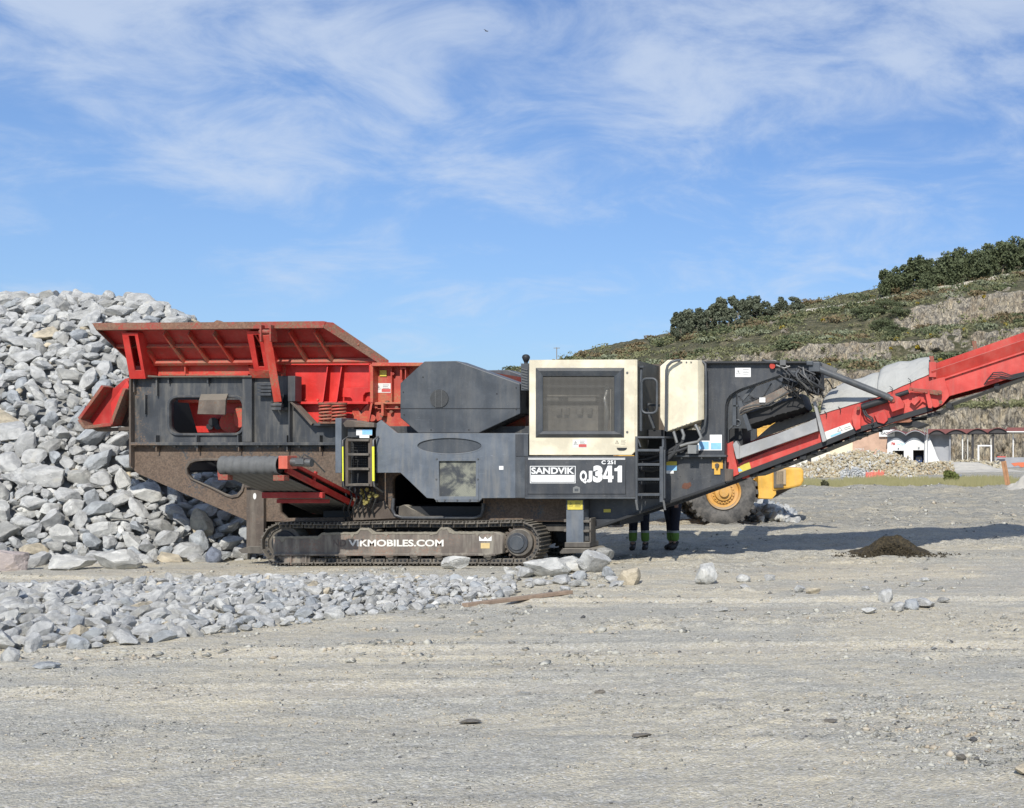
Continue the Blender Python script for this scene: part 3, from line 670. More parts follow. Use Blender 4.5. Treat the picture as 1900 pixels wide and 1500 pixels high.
HZ2 = HZ+cliff*(0.6*fbm(HX*0.3, HY*0.3+HZ*0.5, 3, 304)+0.5*q3)+(1-cliff)*(0.5*fbm(HX*0.12, HY*0.12, 4, 305)+0.55*fbm(HX*0.5, HY*0.35, 3, 306))*np.clip(VR, 0, 1)
V = np.stack([HX.ravel(), HY2.ravel(), HZ2.ravel()], 1); nc, nr = len(cols), len(vr)
i = np.arange(nr-1)[:, None]*nc+np.arange(nc-1)[None, :]
Fq = np.stack([i, i+1, i+nc+1, i+nc], -1).reshape(-1, 4)
m, t, b = newmat('quarry_hillside'); p, g = pos(t)
at = N(t, 'ShaderNodeAttribute', attribute_name='rockiness')
n0 = noise_(t, p, 0.11, 6, 0.65, 0.5); n1 = noise_(t, p, 0.5, 6, 0.7, 0.4); n2 = noise_(t, p, 0.8, 7, 0.72, 1.3, (1, 0.5, 0.42))
vc_ = N(t, 'ShaderNodeTexVoronoi', feature='DISTANCE_TO_EDGE'); vc_.inputs['Scale'].default_value = 0.55; vc_.inputs['Randomness'].default_value = 1.0
mpv = N(t, 'ShaderNodeMapping'); mpv.inputs['Scale'].default_value = (1.0, 0.6, 0.45); vadd = N(t, 'ShaderNodeVectorMath', operation='ADD'); nvv = N(t, 'ShaderNodeTexNoise'); nvv.inputs['Scale'].default_value = 0.5; L(t, p, nvv.inputs['Vector']); vsc = N(t, 'ShaderNodeVectorMath', operation='SCALE'); vsc.inputs['Scale'].default_value = 2.4; L(t, nvv.outputs['Color'], vsc.inputs[0]); L(t, p, vadd.inputs[0]); L(t, vsc.outputs[0], vadd.inputs[1]); L(t, vadd.outputs[0], mpv.inputs[0]); L(t, mpv.outputs[0], vc_.inputs['Vector']); n3 = noise_(t, p, 2.2, 5, 0.7)
rockc = mixc(t, ramp(t, n2, 0.36, 0.62), (0.30, 0.275, 0.235), (0.80, 0.70, 0.52))
rockc = mixc(t, ramp(t, n3, 0.55, 0.75, 0, 0.6), rockc, (0.66, 0.60, 0.48))
rockc = mixc(t, ramp(t, n0, 0.5, 0.62, 0, 0.45), rockc, (0.46, 0.34, 0.20))
rockc = mixc(t, ramp(t, noise_(t, p, 1.3, 5, 0.75, 1.2, (1, 0.5, 0.3), (4, 4, 4)), 0.47, 0.38, 0, 0.85), rockc, (0.09, 0.085, 0.08))
veg = mixc(t, ramp(t, n1, 0.35, 0.65), (0.068, 0.072, 0.032), (0.21, 0.195, 0.10))
veg = mixc(t, ramp(t, noise_(t, p, 0.3, 6, 0.7, 0.3, None, (8, 1, 3)), 0.50, 0.66, 0, 0.75), veg, (0.33, 0.28, 0.17))
veg = mixc(t, ramp(t, noise_(t, p, 0.7, 4, 0.7, 0.3, None, (2, 9, 3)), 0.64, 0.72, 0, 0.8), veg, (0.30, 0.34, 0.26))
veg = mixc(t, ramp(t, n3, 0.35, 0.2, 0, 0.6), veg, (0.035, 0.045, 0.02))
rk = math_(t, 'ADD', math_(t, 'ADD', at.outputs['Fac'], math_(t, 'MULTIPLY', n1, 0.8)), math_(t, 'MULTIPLY', n0, 0.5))
rockc = mixc(t, ramp(t, vc_.outputs['Distance'], 0.075, 0.0, 0, 0.7), rockc, (0.10, 0.092, 0.08))
L(t, mixc(t, ramp(t, rk, 0.80, 0.95), veg, rockc), b.inputs['Base Color']); b.inputs['Roughness'].default_value = 0.95
bump(t, b, math_(t, 'ADD', math_(t, 'MULTIPLY', n2, 1.4), math_(t, 'ADD', math_(t, 'MULTIPLY', n1, 1.6), math_(t, 'MULTIPLY', n3, 0.7))), 1.0, 1.1)
hill = np_mesh('quarry_hill', V, Fq, m)
ca = hill.data.attributes.new('rockiness', 'FLOAT', 'POINT'); ca.data.foreach_set('value', cliff.ravel().astype(np.float32))
tag(hill, kind='structure')
# gravel road climbing the hill
def hillp(px, v): X, Y, Z = hill_uv(np.array([float(px)]), np.array([float(v)])); return float(X[0]), float(Y[0]), float(Z[0])
rd = MB(); prev = None
for px in np.arange(1405, 1960, 6):
    v_ = 9.45+0.13*math.sin(px*0.011)+ (px-1700)*-0.0009
    x0, y0, z0 = hillp(px, v_); x1, y1, z1 = hillp(px, v_+0.40); z0 += 1.15; z1 = z0+0.5
    cur = (Vector((x0, y0, z0)), Vector((x1, y1, z1)), Vector((x0, y0-0.4, z0-2.2)))
    if prev: rd.add([prev[0], cur[0], cur[1], prev[1], prev[2], cur[2]], [(0,1,2,3), (4,5,1,0)])
    prev = cur
tag(rd.build('hill_road', flat('road_gravel', (0.50, 0.46, 0.38), 0.95, sc=1.5)), kind='structure')
# scrub on the slopes
def leafmat(name, a, c):
    m, t, b = newmat(name); p, g = pos(t)
    L(t, mixc(t, noise_(t, p, 1.4, 5, 0.7), a, c), b.inputs['Base Color']); b.inputs['Roughness'].default_value = 0.8; return m
M['scrub'] = leafmat('scrub_leaves', (0.065, 0.078, 0.030), (0.30, 0.295, 0.15))
M['gum'] = leafmat('eucalyptus_leaves', (0.055, 0.068, 0.045), (0.17, 0.19, 0.12))
M['pine'] = leafmat('dark_leaves', (0.045, 0.060, 0.030), (0.14, 0.165, 0.075))
M['bark'] = flat('pale_bark', (0.24, 0.20, 0.15), 0.85, nz=0.2, sc=2)
rq = np.random.default_rng(12)
def leaf_cloud(C, Rr, n, leaf, seed, up=0.35):
    """n leaf-sized quads in ellipsoids C (k,3) radii Rr (k,3)"""
    r_ = np.random.default_rng(seed); k = r_.integers(0, len(C), n)
    d = r_.normal(size=(n, 3)); d /= np.linalg.norm(d, axis=1)[:, None]; rad = r_.random(n)**0.45
    c_ = C[k]+d*Rr[k]*rad[:, None]
    u = r_.normal(size=(n, 3)); u /= np.linalg.norm(u, axis=1)[:, None]; v = np.cross(u, r_.normal(size=(n, 3))); v /= np.linalg.norm(v, axis=1)[:, None]+1e-9
    s_ = leaf*r_.uniform(0.6, 1.4, n)[:, None]
    W = np.stack([c_-u*s_-v*s_*0.6, c_+u*s_-v*s_*0.6, c_+u*s_+v*s_*0.6, c_-u*s_+v*s_*0.6], 1).reshape(-1, 3)
    return W, np.arange(n*4).reshape(-1, 4)
n = 5600; pxs = rq.uniform(930, 2300, n); vs = rq.uniform(2.0, 11.0, n)
keep = np.zeros(n, bool)
for j in range(n):
    k_ = int(vs[j]); isc = k_ in (3, 5, 7); keep[j] = (not isc) or rq.random() < 0.22
pxs, vs = pxs[keep], vs[keep]; nn_ = fbm(pxs*0.02, vs*1.4, 3, 401); kp = nn_ > -0.25; pxs, vs = pxs[kp], vs[kp]
X, Y, Z = hill_uv(pxs, vs); rr = (0.6+1.5*rq.random(len(pxs))**2.2)
W, Fm = leaf_cloud(np.stack([X, Y-0.5, Z+rr*0.35], 1), np.stack([rr*1.25, rr, rr*0.6], 1), 70000, 0.20, 5)
tag(np_mesh('hillside_scrub', W, Fm, M['scrub']), 'olive green scrub and gorse covering the quarry hill', 'scrub', kind='stuff')
for nm_, cnt, rr0, rr1, mt_, lab_, sd_ in (('dark_undergrowth', 170, 1.0, 2.6, 'pine', 'dark green thickets scattered over the quarry hill', 31), ('pale_undergrowth', 150, 0.9, 2.4, 'palescrub', 'pale grey green undergrowth patched over the quarry hill', 32), ('brown_undergrowth', 150, 0.9, 2.4, 'brownscrub', 'dry brown undergrowth patched over the quarry hill', 33)):
    if mt_ == 'palescrub': M[mt_] = leafmat(mt_, (0.12, 0.14, 0.08), (0.28, 0.30, 0.19))
    if mt_ == 'brownscrub': M[mt_] = leafmat(mt_, (0.09, 0.065, 0.03), (0.28, 0.22, 0.12))
    pp = rq.uniform(940, 2200, cnt); vv = rq.uniform(4.0, 11.0, cnt); kp = np.array([int(v_) not in (5, 7) for v_ in vv]); pp, vv = pp[kp], vv[kp]
    X, Y, Z = hill_uv(pp, vv); rr = rq.uniform(rr0, rr1, len(pp))
    W, Fm = leaf_cloud(np.stack([X, Y-0.8, Z+rr*0.25], 1), np.stack([rr*1.7, rr, rr*0.55], 1), 22000, 0.24, sd_)
    tag(np_mesh(nm_, W, Fm, M[mt_]), lab_, 'undergrowth', kind='stuff')
M['gorse'] = leafmat('yellow_gorse', (0.16, 0.14, 0.02), (0.50, 0.36, 0.03))
n = 34; X, Y, Z = hill_uv(rq.uniform(1440, 1900, n), rq.uniform(4.0, 11, n)); rr = rq.uniform(0.25, 0.7, n)
W, Fm = leaf_cloud(np.stack([X, Y-0.6, Z+rr*0.5], 1), np.stack([rr, rr, rr*0.6], 1), 3500, 0.22, 6)
tag(np_mesh('gorse_flowers', W, Fm, M['gorse']), 'yellow flowering gorse dotted over the quarry hill', 'gorse', kind='stuff')
# trees
def tree(px, v_, top_py, wpx, kind, label, seed, group):
    x, y, z = hillp(px, v_); sc_ = y/F; top = EYE-(top_py-VPY)*sc_; H = max(2.5, top-z); wd = wpx*sc_/2
    r_ = np.random.default_rng(seed); root = empty(kind+'_tree', (x, y, z-0.2)); tag(root, label, 'tree', group)
    mb = MB(); lean = r_.uniform(-0.12, 0.12)*H; base_ = Vector((x, y, z-0.3)); cs = []; rs = []
    tp = Vector((x+lean, y, z+H*0.86)); mid = base_.lerp(tp, 0.5)+Vector((lean*0.4, 0, 0))
    mb.tube([base_, mid, tp], [0.030*H, 0.022*H, 0.007*H], 6)
    nb = 9 if kind == 'eucalyptus' else 8
    for q_ in range(nb):
        f = r_.uniform(0.30, 0.80); st = base_.lerp(mid, f*2) if f < 0.5 else mid.lerp(tp, f*2-1); a = r_.uniform(0, 6.28); ln = wd*r_.uniform(0.45, 0.95)*(1.15-f*0.4)
        e = st+Vector((math.cos(a)*ln, math.sin(a)*ln*0.8, H*r_.uniform(0.06, 0.22))); mb.tube([st, st.lerp(e, 0.5)+Vector((0, 0, H*0.02)), e], [0.012*H, 0.008*H, 0.004*H], 5)
        cs.append(e); rs.append((wd*r_.uniform(0.26, 0.44), wd*0.34, H*r_.uniform(0.10, 0.19)))
    cs.append(tp+Vector((0, 0, H*0.03))); rs.append((wd*0.42, wd*0.4, H*0.14))
    for q_ in range(4 if kind != 'eucalyptus' else 1): cs.append(Vector((x+r_.uniform(-.6, .6)*wd, y+r_.uniform(-.4, .4)*wd, z+H*r_.uniform(0.40, 0.72)))); rs.append((wd*0.40, wd*0.4, H*0.17))
    if kind != 'eucalyptus':
        for q_ in range(5):
            cs.append(Vector((x+r_.uniform(-.55, .55)*wd, y+r_.uniform(-.4, .4)*wd, z+H*r_.uniform(0.12, 0.6)))); rs.append((wd*0.55, wd*0.5, H*0.26))
    mb.build('trunk', M['bark'], root)
    W, Fm = leaf_cloud(np.array([tuple(c_) for c_ in cs]), np.array(rs), 2000 if kind == 'eucalyptus' else 2600, 0.028*H+0.03, seed)
    np_mesh('crown', W, Fm, M['gum'] if kind == 'eucalyptus' else M['pine'], root)
EU = [(1252,10.8,592,30),(1268,10.9,584,34),(1284,11,580,34),(1300,10.7,574,36),(1316,11,568,36),(1333,10.8,562,40),(1350,11.1,558,40),(1368,10.8,560,40),(1388,11.0,551,42),(1404,10.7,560,40),(1420,10.9,568,34),(1432,11,576,26),(1452,11.0,553,34),(1474,11.0,562,34),(1262,10.3,608,28),(1310,10.4,596,32),(1345,10.4,590,34),(1378,10.4,582,34)]
sl = ['leftmost, half sunk behind the slope', 'second from the left end', 'third from the left end', 'fourth from the left end', 'fifth from the left end', 'just left of the grove middle', 'at the grove middle', 'just right of the grove middle', 'tallest, with a forked top', 'right of the tallest one', 'third from the right end', 'at the right end of the grove', 'small and alone right of the grove', 'low and alone beside the hill road', 'lowest of the lower row', 'second in the lower row', 'third in the lower row', 'last in the lower row']
for k, (px, v_, tp_, wd_) in enumerate(EU): tree(px, v_-0.9, tp_-5+((k*29) % 13)-6, wd_*(0.8+0.07*((k*5) % 6)), 'eucalyptus', 'thin eucalyptus of the hilltop grove, '+sl[k], 100+k, 'eucalyptus trees on the hill crest')
BR = [(1640,10.9,508,28),(1658,11,500,34),(1680,10.8,492,38),(1702,11.1,482,42),(1722,10.8,484,42),(1742,11.1,478,44),(1764,10.8,474,46),(1788,11.1,462,50),(1812,10.8,464,50),(1836,11.1,458,50),(1860,10.8,452,52),(1884,11.1,448,54),(1908,10.8,450,52),(1935,11.1,446,56),(1970,11,440,60),(2010,11,436,60),(1728,10.3,498,34),(1774,10.3,486,36),(1820,10.3,480,38)]
sb = ['lowest at the left end', 'second from the left end', 'third from the left end', 'fourth, where the wood rises', 'fifth, just below the first hump', 'sixth, under the first hump', 'seventh, right of the first hump', 'eighth, with a flat wide top', 'ninth, beside the flat topped one', 'tenth, near the wood middle', 'eleventh, high on the slope', 'twelfth, near the right border', 'cut by the right border', 'just beyond the right border', 'far up past the border', 'farthest up the crest', 'standing forward left by the road', 'standing forward middle by the road', 'standing forward right by the road']
for k, (px, v_, tp_, wd_) in enumerate(BR): tree(px, v_-0.6, tp_-3+((k*37) % 11)-5, wd_*(1.05+0.06*((k*5) % 7)), 'evergreen', 'dark evergreen of the upper wood, '+sb[k], 200+k, 'evergreen trees on the upper slope')
SH = [(1600,8.9,572,40),(1622,8.6,566,44),(1648,8.8,556,48),(1668,8.2,574,44),(1640,7.6,590,50),(1662,7.2,604,44),(1655,6.6,622,36)]
ss = ['leftmost and small', 'second from the left', 'topmost and broad', 'right under the topmost', 'broad one in the middle', 'right and lower', 'lowest, just above the rock band']
for k, (px, v_, tp_, wd_) in enumerate(SH): tree(px, v_-0.5, tp_, wd_*1.15, 'bushy', 'dark bushy tree in the mid slope clump, '+ss[k], 300+k, 'bushy trees in the mid slope clump')
# utility pole on the far slope
x, y, z = hillp(1033, 10.8); root = empty('utility_pole', (x, y, z)); tag(root, 'tiny bare utility pole with crossarm on the far left slope', 'pole')
mb = MB(); tz = EYE-(645-VPY)*y/F; mb.tube([(x, y, z-1), (x, y, tz)], 0.13, 6); mb.build('pole', M['bark'], root)
mb = MB(); mb.box(x-1.0, x+1.0, y-0.1, y+0.1, tz-0.3, tz-0.12); mb.build('crossarm', M['bark'], root)
x, y, z = hillp(1281, 10.0); root = empty('utility_pole', (x, y, z)); tag(root, 'pale wooden pole on the slope below the eucalyptus grove', 'pole')
mb = MB(); mb.tube([(x, y, z-1), (x, y, z+3.6)], 0.16, 6); mb.build('pole', M['bark'], root)
# bird
bp = P(903, 58, 95); mb = MB()
mb.tube([bp+Vector((-0.12,0,0.0)), bp+Vector((-0.04,0,0.0)), bp+Vector((0.06,0,-0.01)), bp+Vector((0.13,0,0.0))], [0.01, 0.035, 0.035, 0.012], 8)
for s_ in (1, -1):
    mb.add([bp+Vector((0.03,0,0)), bp+Vector((-0.05,0,0)), bp+Vector((-0.14,s_*0.22,0.06)), bp+Vector((-0.06,s_*0.16,0.05)), bp+Vector((0.03,0,0.012)), bp+Vector((-0.05,0,0.012)), bp+Vector((-0.14,s_*0.22,0.066)), bp+Vector((-0.06,s_*0.16,0.062))], [(0,1,2,3),(7,6,5,4),(0,4,5,1),(1,5,6,2),(2,6,7,3),(3,7,4,0)])
tag(mb.build('bird', M['ink']), 'tiny dark bird flying high in the sky', 'bird')

# ------------------------------------------------------------------ buildings across the yard (about 190 m away)
YB = 190.0
wallw = paint('white_wall', (0.78, 0.78, 0.76), -0.3, 0.02, 0.7, streak=0.04, scale=0.2)
wgrey = paint('grey_wall', (0.30, 0.31, 0.33), -0.3, 0.05, 0.7, streak=0.04, scale=0.2)
wtan = paint('brown_wall', (0.50, 0.33, 0.235), -0.3, 0.04, 0.75, streak=0.05, scale=0.2)
wcream = paint('cream_wall', (0.72, 0.62, 0.44), -0.3, 0.04, 0.75, streak=0.05, scale=0.2)
wpale = paint('pale_wall', (0.70, 0.67, 0.58), -0.3, 0.04, 0.75, streak=0.05, scale=0.2)
mroof = flat('roof_tiles', (0.19, 0.065, 0.060), 0.7, sc=2); mdark = flat('shade_and_dark_trim', (0.05, 0.048, 0.05), 0.8)  # near-black for painted shade under vaults and in doorways, plus dark trim
def box_(name, px0, py0, px1, py1, Y0, Y1, mat, par, **k):
    mb = MB(); mb.pbox(px0, py0, px1, py1, Y0, Y1); return mb.build(name, mat, par, **k)
GB = 868
# low pale block, cream hall, brown hall
r1 = empty('low_pale_building', P(1500, 866, YB+4)); tag(r1, 'low pale building with two small dark windows behind the beige rubble', 'building')
box_('wall', 1440, 836, 1540, GB, YB+2, YB+12, wpale, r1); box_('window', 1498, 850, 1505, 861, YB+1.9, YB+2.05, mdark, r1); box_('window', 1518.5, 853, 1523, 858.5, YB+1.9, YB+2.05, mdark, r1); box_('roof_edge', 1439, 834, 1541, 836, YB+1.7, YB+12.2, wpale, r1)
r2 = empty('cream_hall', P(1560, 866, YB)); tag(r2, 'cream rendered hall between the low pale building and the brown hall', 'building')
box_('wall', 1540, 806, 1582, GB, YB, YB+14, wcream, r2); box_('roof_edge', 1539, 804.6, 1582, 806, YB-0.3, YB+14.2, wpale, r2)
r3 = empty('brown_hall', P(1615, 866, YB)); tag(r3, 'reddish brown hall with a white sign at its upper right corner', 'building')
box_('wall', 1582, 790, 1647, GB, YB-1, YB+16, wtan, r3); box_('vent', 1607, 807.5, 1611, 810, YB-1.1, YB-0.9, mdark, r3); box_('roof_edge', 1581, 788.6, 1648, 790, YB-1.3, YB+16.2, wtan, r3)
box_('sign_board', 1631, 797.5, 1660, 810.5, YB-1.5, YB-1.3, M['white'], r3); sgn = M['blue']
text('sign_lettering', '\u00b7XAOS\u221e', 1632.5, 801.5, 1657, 807, YB-1.56, M['ink'], r3, 0.02)
box_('lower_sign', 1585, 838.5, 1603, 843, YB-1.25, YB-1.05, M['white'], r3)
text('lettering', 'XAOSIX 5', 1586, 832, 1603, 836, YB-1.1, M['label'], r3, 0.01)
# white arched warehouse
r4 = empty('white_arched_warehouse', P(1700, 866, YB)); tag(r4, 'white warehouse with scalloped arches and two loading doorways painted dark inside', 'building')
def arch_pts(x0, x1, ytop, yspring, n=14): return [(x0+(x1-x0)*i/n, yspring-(yspring-ytop)*math.sin(math.pi*i/n)) for i in range(n+1)]
ar = [(1646.5, 1681), (1681, 1716)]
# grey tympanum behind the white screen wall, following the vaults
pts = []
for a, c_ in ar+[(1716, 1722)]:
    if c_-a > 10: pts += arch_pts(a, c_, 799.5, 806)
pts = [(1646.5, GB)]+pts+[(1722, 806), (1722, GB)]
plate('upper_wall', pts, YB-1.2, 0.4, wgrey, r4, holes=[[(1655, 834), (1678, 834), (1678, GB-1), (1655, GB-1)], [(1693, 833), (1715.5, 833), (1715.5, GB-1), (1693, GB-1)]], bevel=0.01)
pts = [(1646.5, GB)]+arch_pts(1646.5, 1679, 812.5, 822)+arch_pts(1679, 1713, 812.5, 822)+[(1720, 816), (1725, 813.5), (1732, 830), (1739, 848), (1743, 856), (1746, GB)]
plate('screen_wall', pts, YB-2.0, 0.7, wallw, r4, holes=[[(1656, 836.5), (1677, 836.5), (1677, GB-1.2), (1656, GB-1.2)], [(1694, 835.5), (1714.5, 835.5), (1714.5, GB-1.2), (1694, GB-1.2)]], bevel=0.01)
for a, c_ in ((1655.5, 1677.5), (1693.5, 1715)):
    box_('doorway_shade', a, 836, c_, GB, YB+1.0, YB+1.2, mdark, r4)  # dark sheet standing for the unlit interior behind the doorway
box_('door_reveal', 1655, 835.6, 1677.5, 836.4, YB-1.3, YB+1, wgrey, r4); box_('door_reveal', 1693, 834.8, 1715, 835.4, YB-1.3, YB+1, wgrey, r4)
def vault(name, x0, x1, ytop, ys, Y0, Y1, mat, par, th=0.10, n=14):
    a = [P(px, py, Y0) for px, py in arch_pts(x0, x1, ytop, ys, n)]; c_ = [p_+Vector((0, Y1-Y0, 0)) for p_ in a]
    lo = [p_-Vector((0, 0, th)) for p_ in a]; lo2 = [p_-Vector((0, 0, th)) for p_ in c_]; k = n+1
    fs = []
    for j in range(n): fs += [(j, j+1, k+j+1, k+j), (2*k+j, 3*k+j, 3*k+j+1, 2*k+j+1), (j, 2*k+j, 2*k+j+1, j+1), (k+j, k+j+1, 3*k+j+1, 3*k+j)]
    mb = MB(); mb.add(a+c_+lo+lo2, fs+[(0, k, 3*k, 2*k), (n, 2*k+n, 3*k+n, k+n)]); return mb.build(name, mat, par)
for a, c_ in ar: vault('roof_vault', a-2, c_+1, 797.5, 806, YB-3.6, YB+14, mroof, r4); vault('soffit', a-1.6, c_+0.6, 799, 807, YB-3.62, YB-1.3, wgrey, r4, 0.12)
box_('lamp', 1665.5, 831.2, 1668, 832.6, YB-2.3, YB-2.0, M['steel'], r4); box_('lamp', 1703.5, 830.2, 1706, 831.6, YB-2.3, YB-2.0, M['steel'], r4)
for xp in (1715.8, 1721): box_('downpipe', xp-0.5, 788 if xp < 1718 else 796, xp+0.5, GB, YB-2.6, YB-2.4, wgrey, r4)
text('red_lettering', 'FM', 1654, 821, 1661, 827, YB-2.03, M['labred'], r4, 0.05)
text('lettering', '-XAOSIX', 1662, 822.3, 1679, 826.8, YB-2.03, M['blue'], r4, 0.01)
box_('side_wall', 1723, 805, 1762, GB, YB-0.8, YB+6, wgrey, r4)
# parked blue machine in the doorway
bt = empty('blue_truck', P(1704, 866, YB+0.2)); tag(bt, 'blue vehicle front just inside the right loading door', 'truck')
mbl = flat('blue_cab', (0.03, 0.06, 0.16), 0.4); box_('body', 1699, 846, 1711, 862, YB-0.5, YB+0.9, mbl, bt, bevel=0.08); box_('windscreen', 1700, 847.5, 1710, 853, YB-0.6, YB-0.45, M['dark'], bt); box_('bumper', 1698.5, 858, 1711.5, 861, YB-0.75, YB-0.55, M['steel'], bt)
# canopy with barrel vaults
r5 = empty('vaulted_canopy', P(1800, 866, YB)); tag(r5, 'open canopy of red barrel vaults on thin posts before the cliff', 'canopy')
vs_ = [(1722, 1755, 797, 805), (1755, 1794, 796.5, 804), (1794, 1834, 795, 803.5), (1832, 1872, 793.5, 802)]
for a, c_, yt, ys_ in vs_:
    vault('roof_vault', a, c_, yt, ys_, YB-3.4, YB+10, mroof, r5)
    plate('vault_shade', [(a+1, ys_+0.2)]+arch_pts(a+1, c_-1, yt+0.8, ys_, 12)+[(c_-1, ys_+1.6), (a+1, ys_+1.6)], YB-3.1, 0.3, mdark, r5, bevel=0.01)  # dark sheet painted for the shade under the open vault
mb = MB(); mb.pbox(1722, 796.5, 1868, 804, YB+3, YB+3.3); mb.build('back_fascia', mroof, r5)
mb = MB(); mb.pbox(1868, 793.5, 2010, 800.5, YB-3.4, YB+10); mb.build('flat_roof', mroof, r5); mb = MB(); mb.pbox(1868, 800.5, 2010, 802.3, YB-3.5, YB+9); mb.build('gutter', M['label'], r5)
for x0, x1, mt, yt in ((1761.5, 1764, wgrey, 806), (1785, 1787, M['label'], 806), (1795, 1796.2, M['label'], 806), (1802.5, 1807, mdark, 806), (1805, 1806, M['label'], 804), (1841, 1844.5, mdark, 804), (1838, 1839.4, M['label'], 804), (1879, 1880.8, M['white'], 802), (1918, 1920, M['white'], 802), (1960, 1962, mdark, 802)):
    box_('post', x0, yt, x1, GB, YB-2.6+(0 if mt is mdark else 0.5), YB-2.3+(0 if mt is mdark else 0.5), mt, r5)
box_('eave_beam', 1722, 804.2, 1868, 806.4, YB-2.9, YB-2.6, mdark, r5)
r6 = empty('white_goal_frame', P(1827, 866, YB-4)); tag(r6, 'white rectangular steel frame standing under the canopy', 'frame')
mb = MB(); mb.pbox(1814, 827, 1817, GB, YB-4, YB-3.8); mb.build('post', M['white'], r6); mb = MB(); mb.pbox(1838, 827, 1840.5, GB, YB-4, YB-3.8); mb.build('post', M['white'], r6); mb = MB(); mb.pbox(1814, 826, 1840.5, 828.5, YB-4.02, YB-3.78); mb.build('crossbar', M['white'], r6)
tag(box_('concrete_wall', 1846, 849, 1990, GB, YB-5, YB-4.6, wgrey, None), 'low grey concrete wall under the right end of the canopy', 'wall')
tag(box_('orange_sheet', 1850, 846.8, 1866, 849.2, YB-7, YB-5.5, M['redconv'], None, bevel=0.05), 'small orange red cover on the low concrete wall', 'cover')
# beige rubble heaps, a far off mass
hs = Stuff(TINY); rgb_ = random.Random(31)
def far_heap(pxa, pxb, base_py, tops, n, rs_, tones, dpt=5.0):
    Yb = 4176/(base_py-845)
    for _ in range(n):
        px = rgb_.uniform(pxa, pxb); tp_ = float(np.interp(px, *zip(*tops))); f = rgb_.random()
        Y = Yb+f*dpt; X = (px-VPX)*Y/F; top = EYE-(tp_-VPY)*(Yb+dpt)/F; z = top*f+0.1*rgb_.gauss(0, 1)
        hs.add((X, Y, max(z, 0)-0.05), rgb_.uniform(*rs_), rot_from(rgb_, (0, -0.5, 1), 0.8), rgb_.choice(tones), rgb_)
TONES.update({'beige': (0.98, 0.84, 0.58), 'ochre': (0.90, 0.70, 0.44), 'sand': (1.1, 1.0, 0.80)})
far_heap(1478, 1700, 887, [(1478, 862), (1510, 858), (1540, 846), (1575, 839), (1620, 838), (1660, 841), (1680, 850), (1700, 858)], 3200, (0.07, 0.30), ['beige', 'beige', 'sand', 'ochre', 'sand', 'pale'])
far_heap(1560, 1612, 888, [(1560, 872), (1590, 869), (1612, 876)], 420, (0.08, 0.22), ['grey', 'pale', 'blue'], 2.5)
far_heap(1660, 1770, 882, [(1660, 849), (1700, 857), (1770, 860)], 1000, (0.07, 0.24), ['beige', 'sand', 'ochre'])
far_heap(1730, 1860, 872, [(1730, 856), (1800, 853), (1830, 855), (1860, 860)], 500, (0.12, 0.36), ['sand', 'beige'])
tag(hs.build('beige_rubble_heap', M['rockstuff']), 'far heap of beige and ochre rubble in front of the halls', 'rubble', kind='stuff')
m, t, b = newmat('pale_sand'); p, g = pos(t)
L(t, mixc(t, noise_(t, p, 1.5, 5, 0.7), (0.32, 0.31, 0.28), (0.52, 0.49, 0.43)), b.inputs['Base Color']); b.inputs['Roughness'].default_value = 0.95; M['sand'] = m
tag(heap('gravel_mound', 1800, 878, 260, 18, m, 14, 0.08, 0.5), 'low pale gravel mound in front of the canopy', 'mound')
tag(heap('gravel_mound', 1925, 917, 150, 34, m, 19, 0.12, 0.6), 'pale gravel mound cut by the right border behind the rusty post', 'mound')
# orange mesh fence
mor = flat('orange_net', (0.75, 0.17, 0.12), 0.7); nf = empty('orange_mesh_fence', P(1625, 888, 97)); tag(nf, 'sagging orange red mesh fence in front of the rubble heap', 'fence')
mb = MB(); Yn = 97.0; rn = random.Random(2)
x0, z1 = XZ(1606, 871, Yn); x1, z0 = XZ(1640, 887, Yn)
for k in range(22):
    x = x0+(x1-x0)*k/21; tz = z1-0.22*rn.random()-(0.15 if k < 8 else 0); mb.bar((x, Yn, z0), (x+rn.uniform(-.04, .04), Yn+rn.uniform(-.1, .1), tz), 0.03, 0.03)
for k in range(9):
    z = z0+(z1-z0-0.25)*k/8; mb.bar((x0, Yn, z), (x1, Yn, z+rn.uniform(-.03, .03)), 0.03, 0.03)
mb.build('net', mor, nf)
for px in (1502, 1571, 1666, 1606, 1640):
    pst_ = MB(); c_ = P(px, 893 if px not in (1606, 1640) else 889, 88 if px not in (1606, 1640) else 97); pst_.tube([(c_.x, c_.y, -0.1), (c_.x+0.02, c_.y, 0.95)], 0.018, 6)
    if px in (1606, 1640): pst_.build('stake', M['bark'], nf)
    else: tag(pst_.build('thin_stake', M['bark']), {1502: 'thin stake at the left of the grass strip', 1571: 'thin stake in front of the beige rubble heap', 1666: 'thin stake right of the orange mesh fence'}[px], 'stake', 'thin stakes behind the grass strip')
# grass strip
gm = leafmat('meadow_grass', (0.12, 0.13, 0.045), (0.38, 0.34, 0.18)); n = 30000
pxg = rq.uniform(1380, 2100, n); Yg = rq.uniform(65, 92, n); Xg = (pxg-VPX)*Yg/F
kp = fbm(Xg*0.5, Yg*0.15, 3, 501) > -0.35+0.5*(Yg > 82); Xg, Yg = Xg[kp], Yg[kp]; n = len(Xg); zg = ground_h(Xg, Yg)
hh = rq.uniform(0.12, 0.42, n)*(1+0.7*np.clip(fbm(Xg*0.4, Yg*0.3, 3, 511), 0, 1)); dx = rq.uniform(-.12, .12, n); ww = rq.uniform(0.015, 0.04, n)
W = np.stack([np.stack([Xg-ww, Yg, zg-0.02], 1), np.stack([Xg+ww, Yg, zg-0.02], 1), np.stack([Xg+dx, Yg+dx*0.5, zg+hh], 1)], 1).reshape(-1, 3)
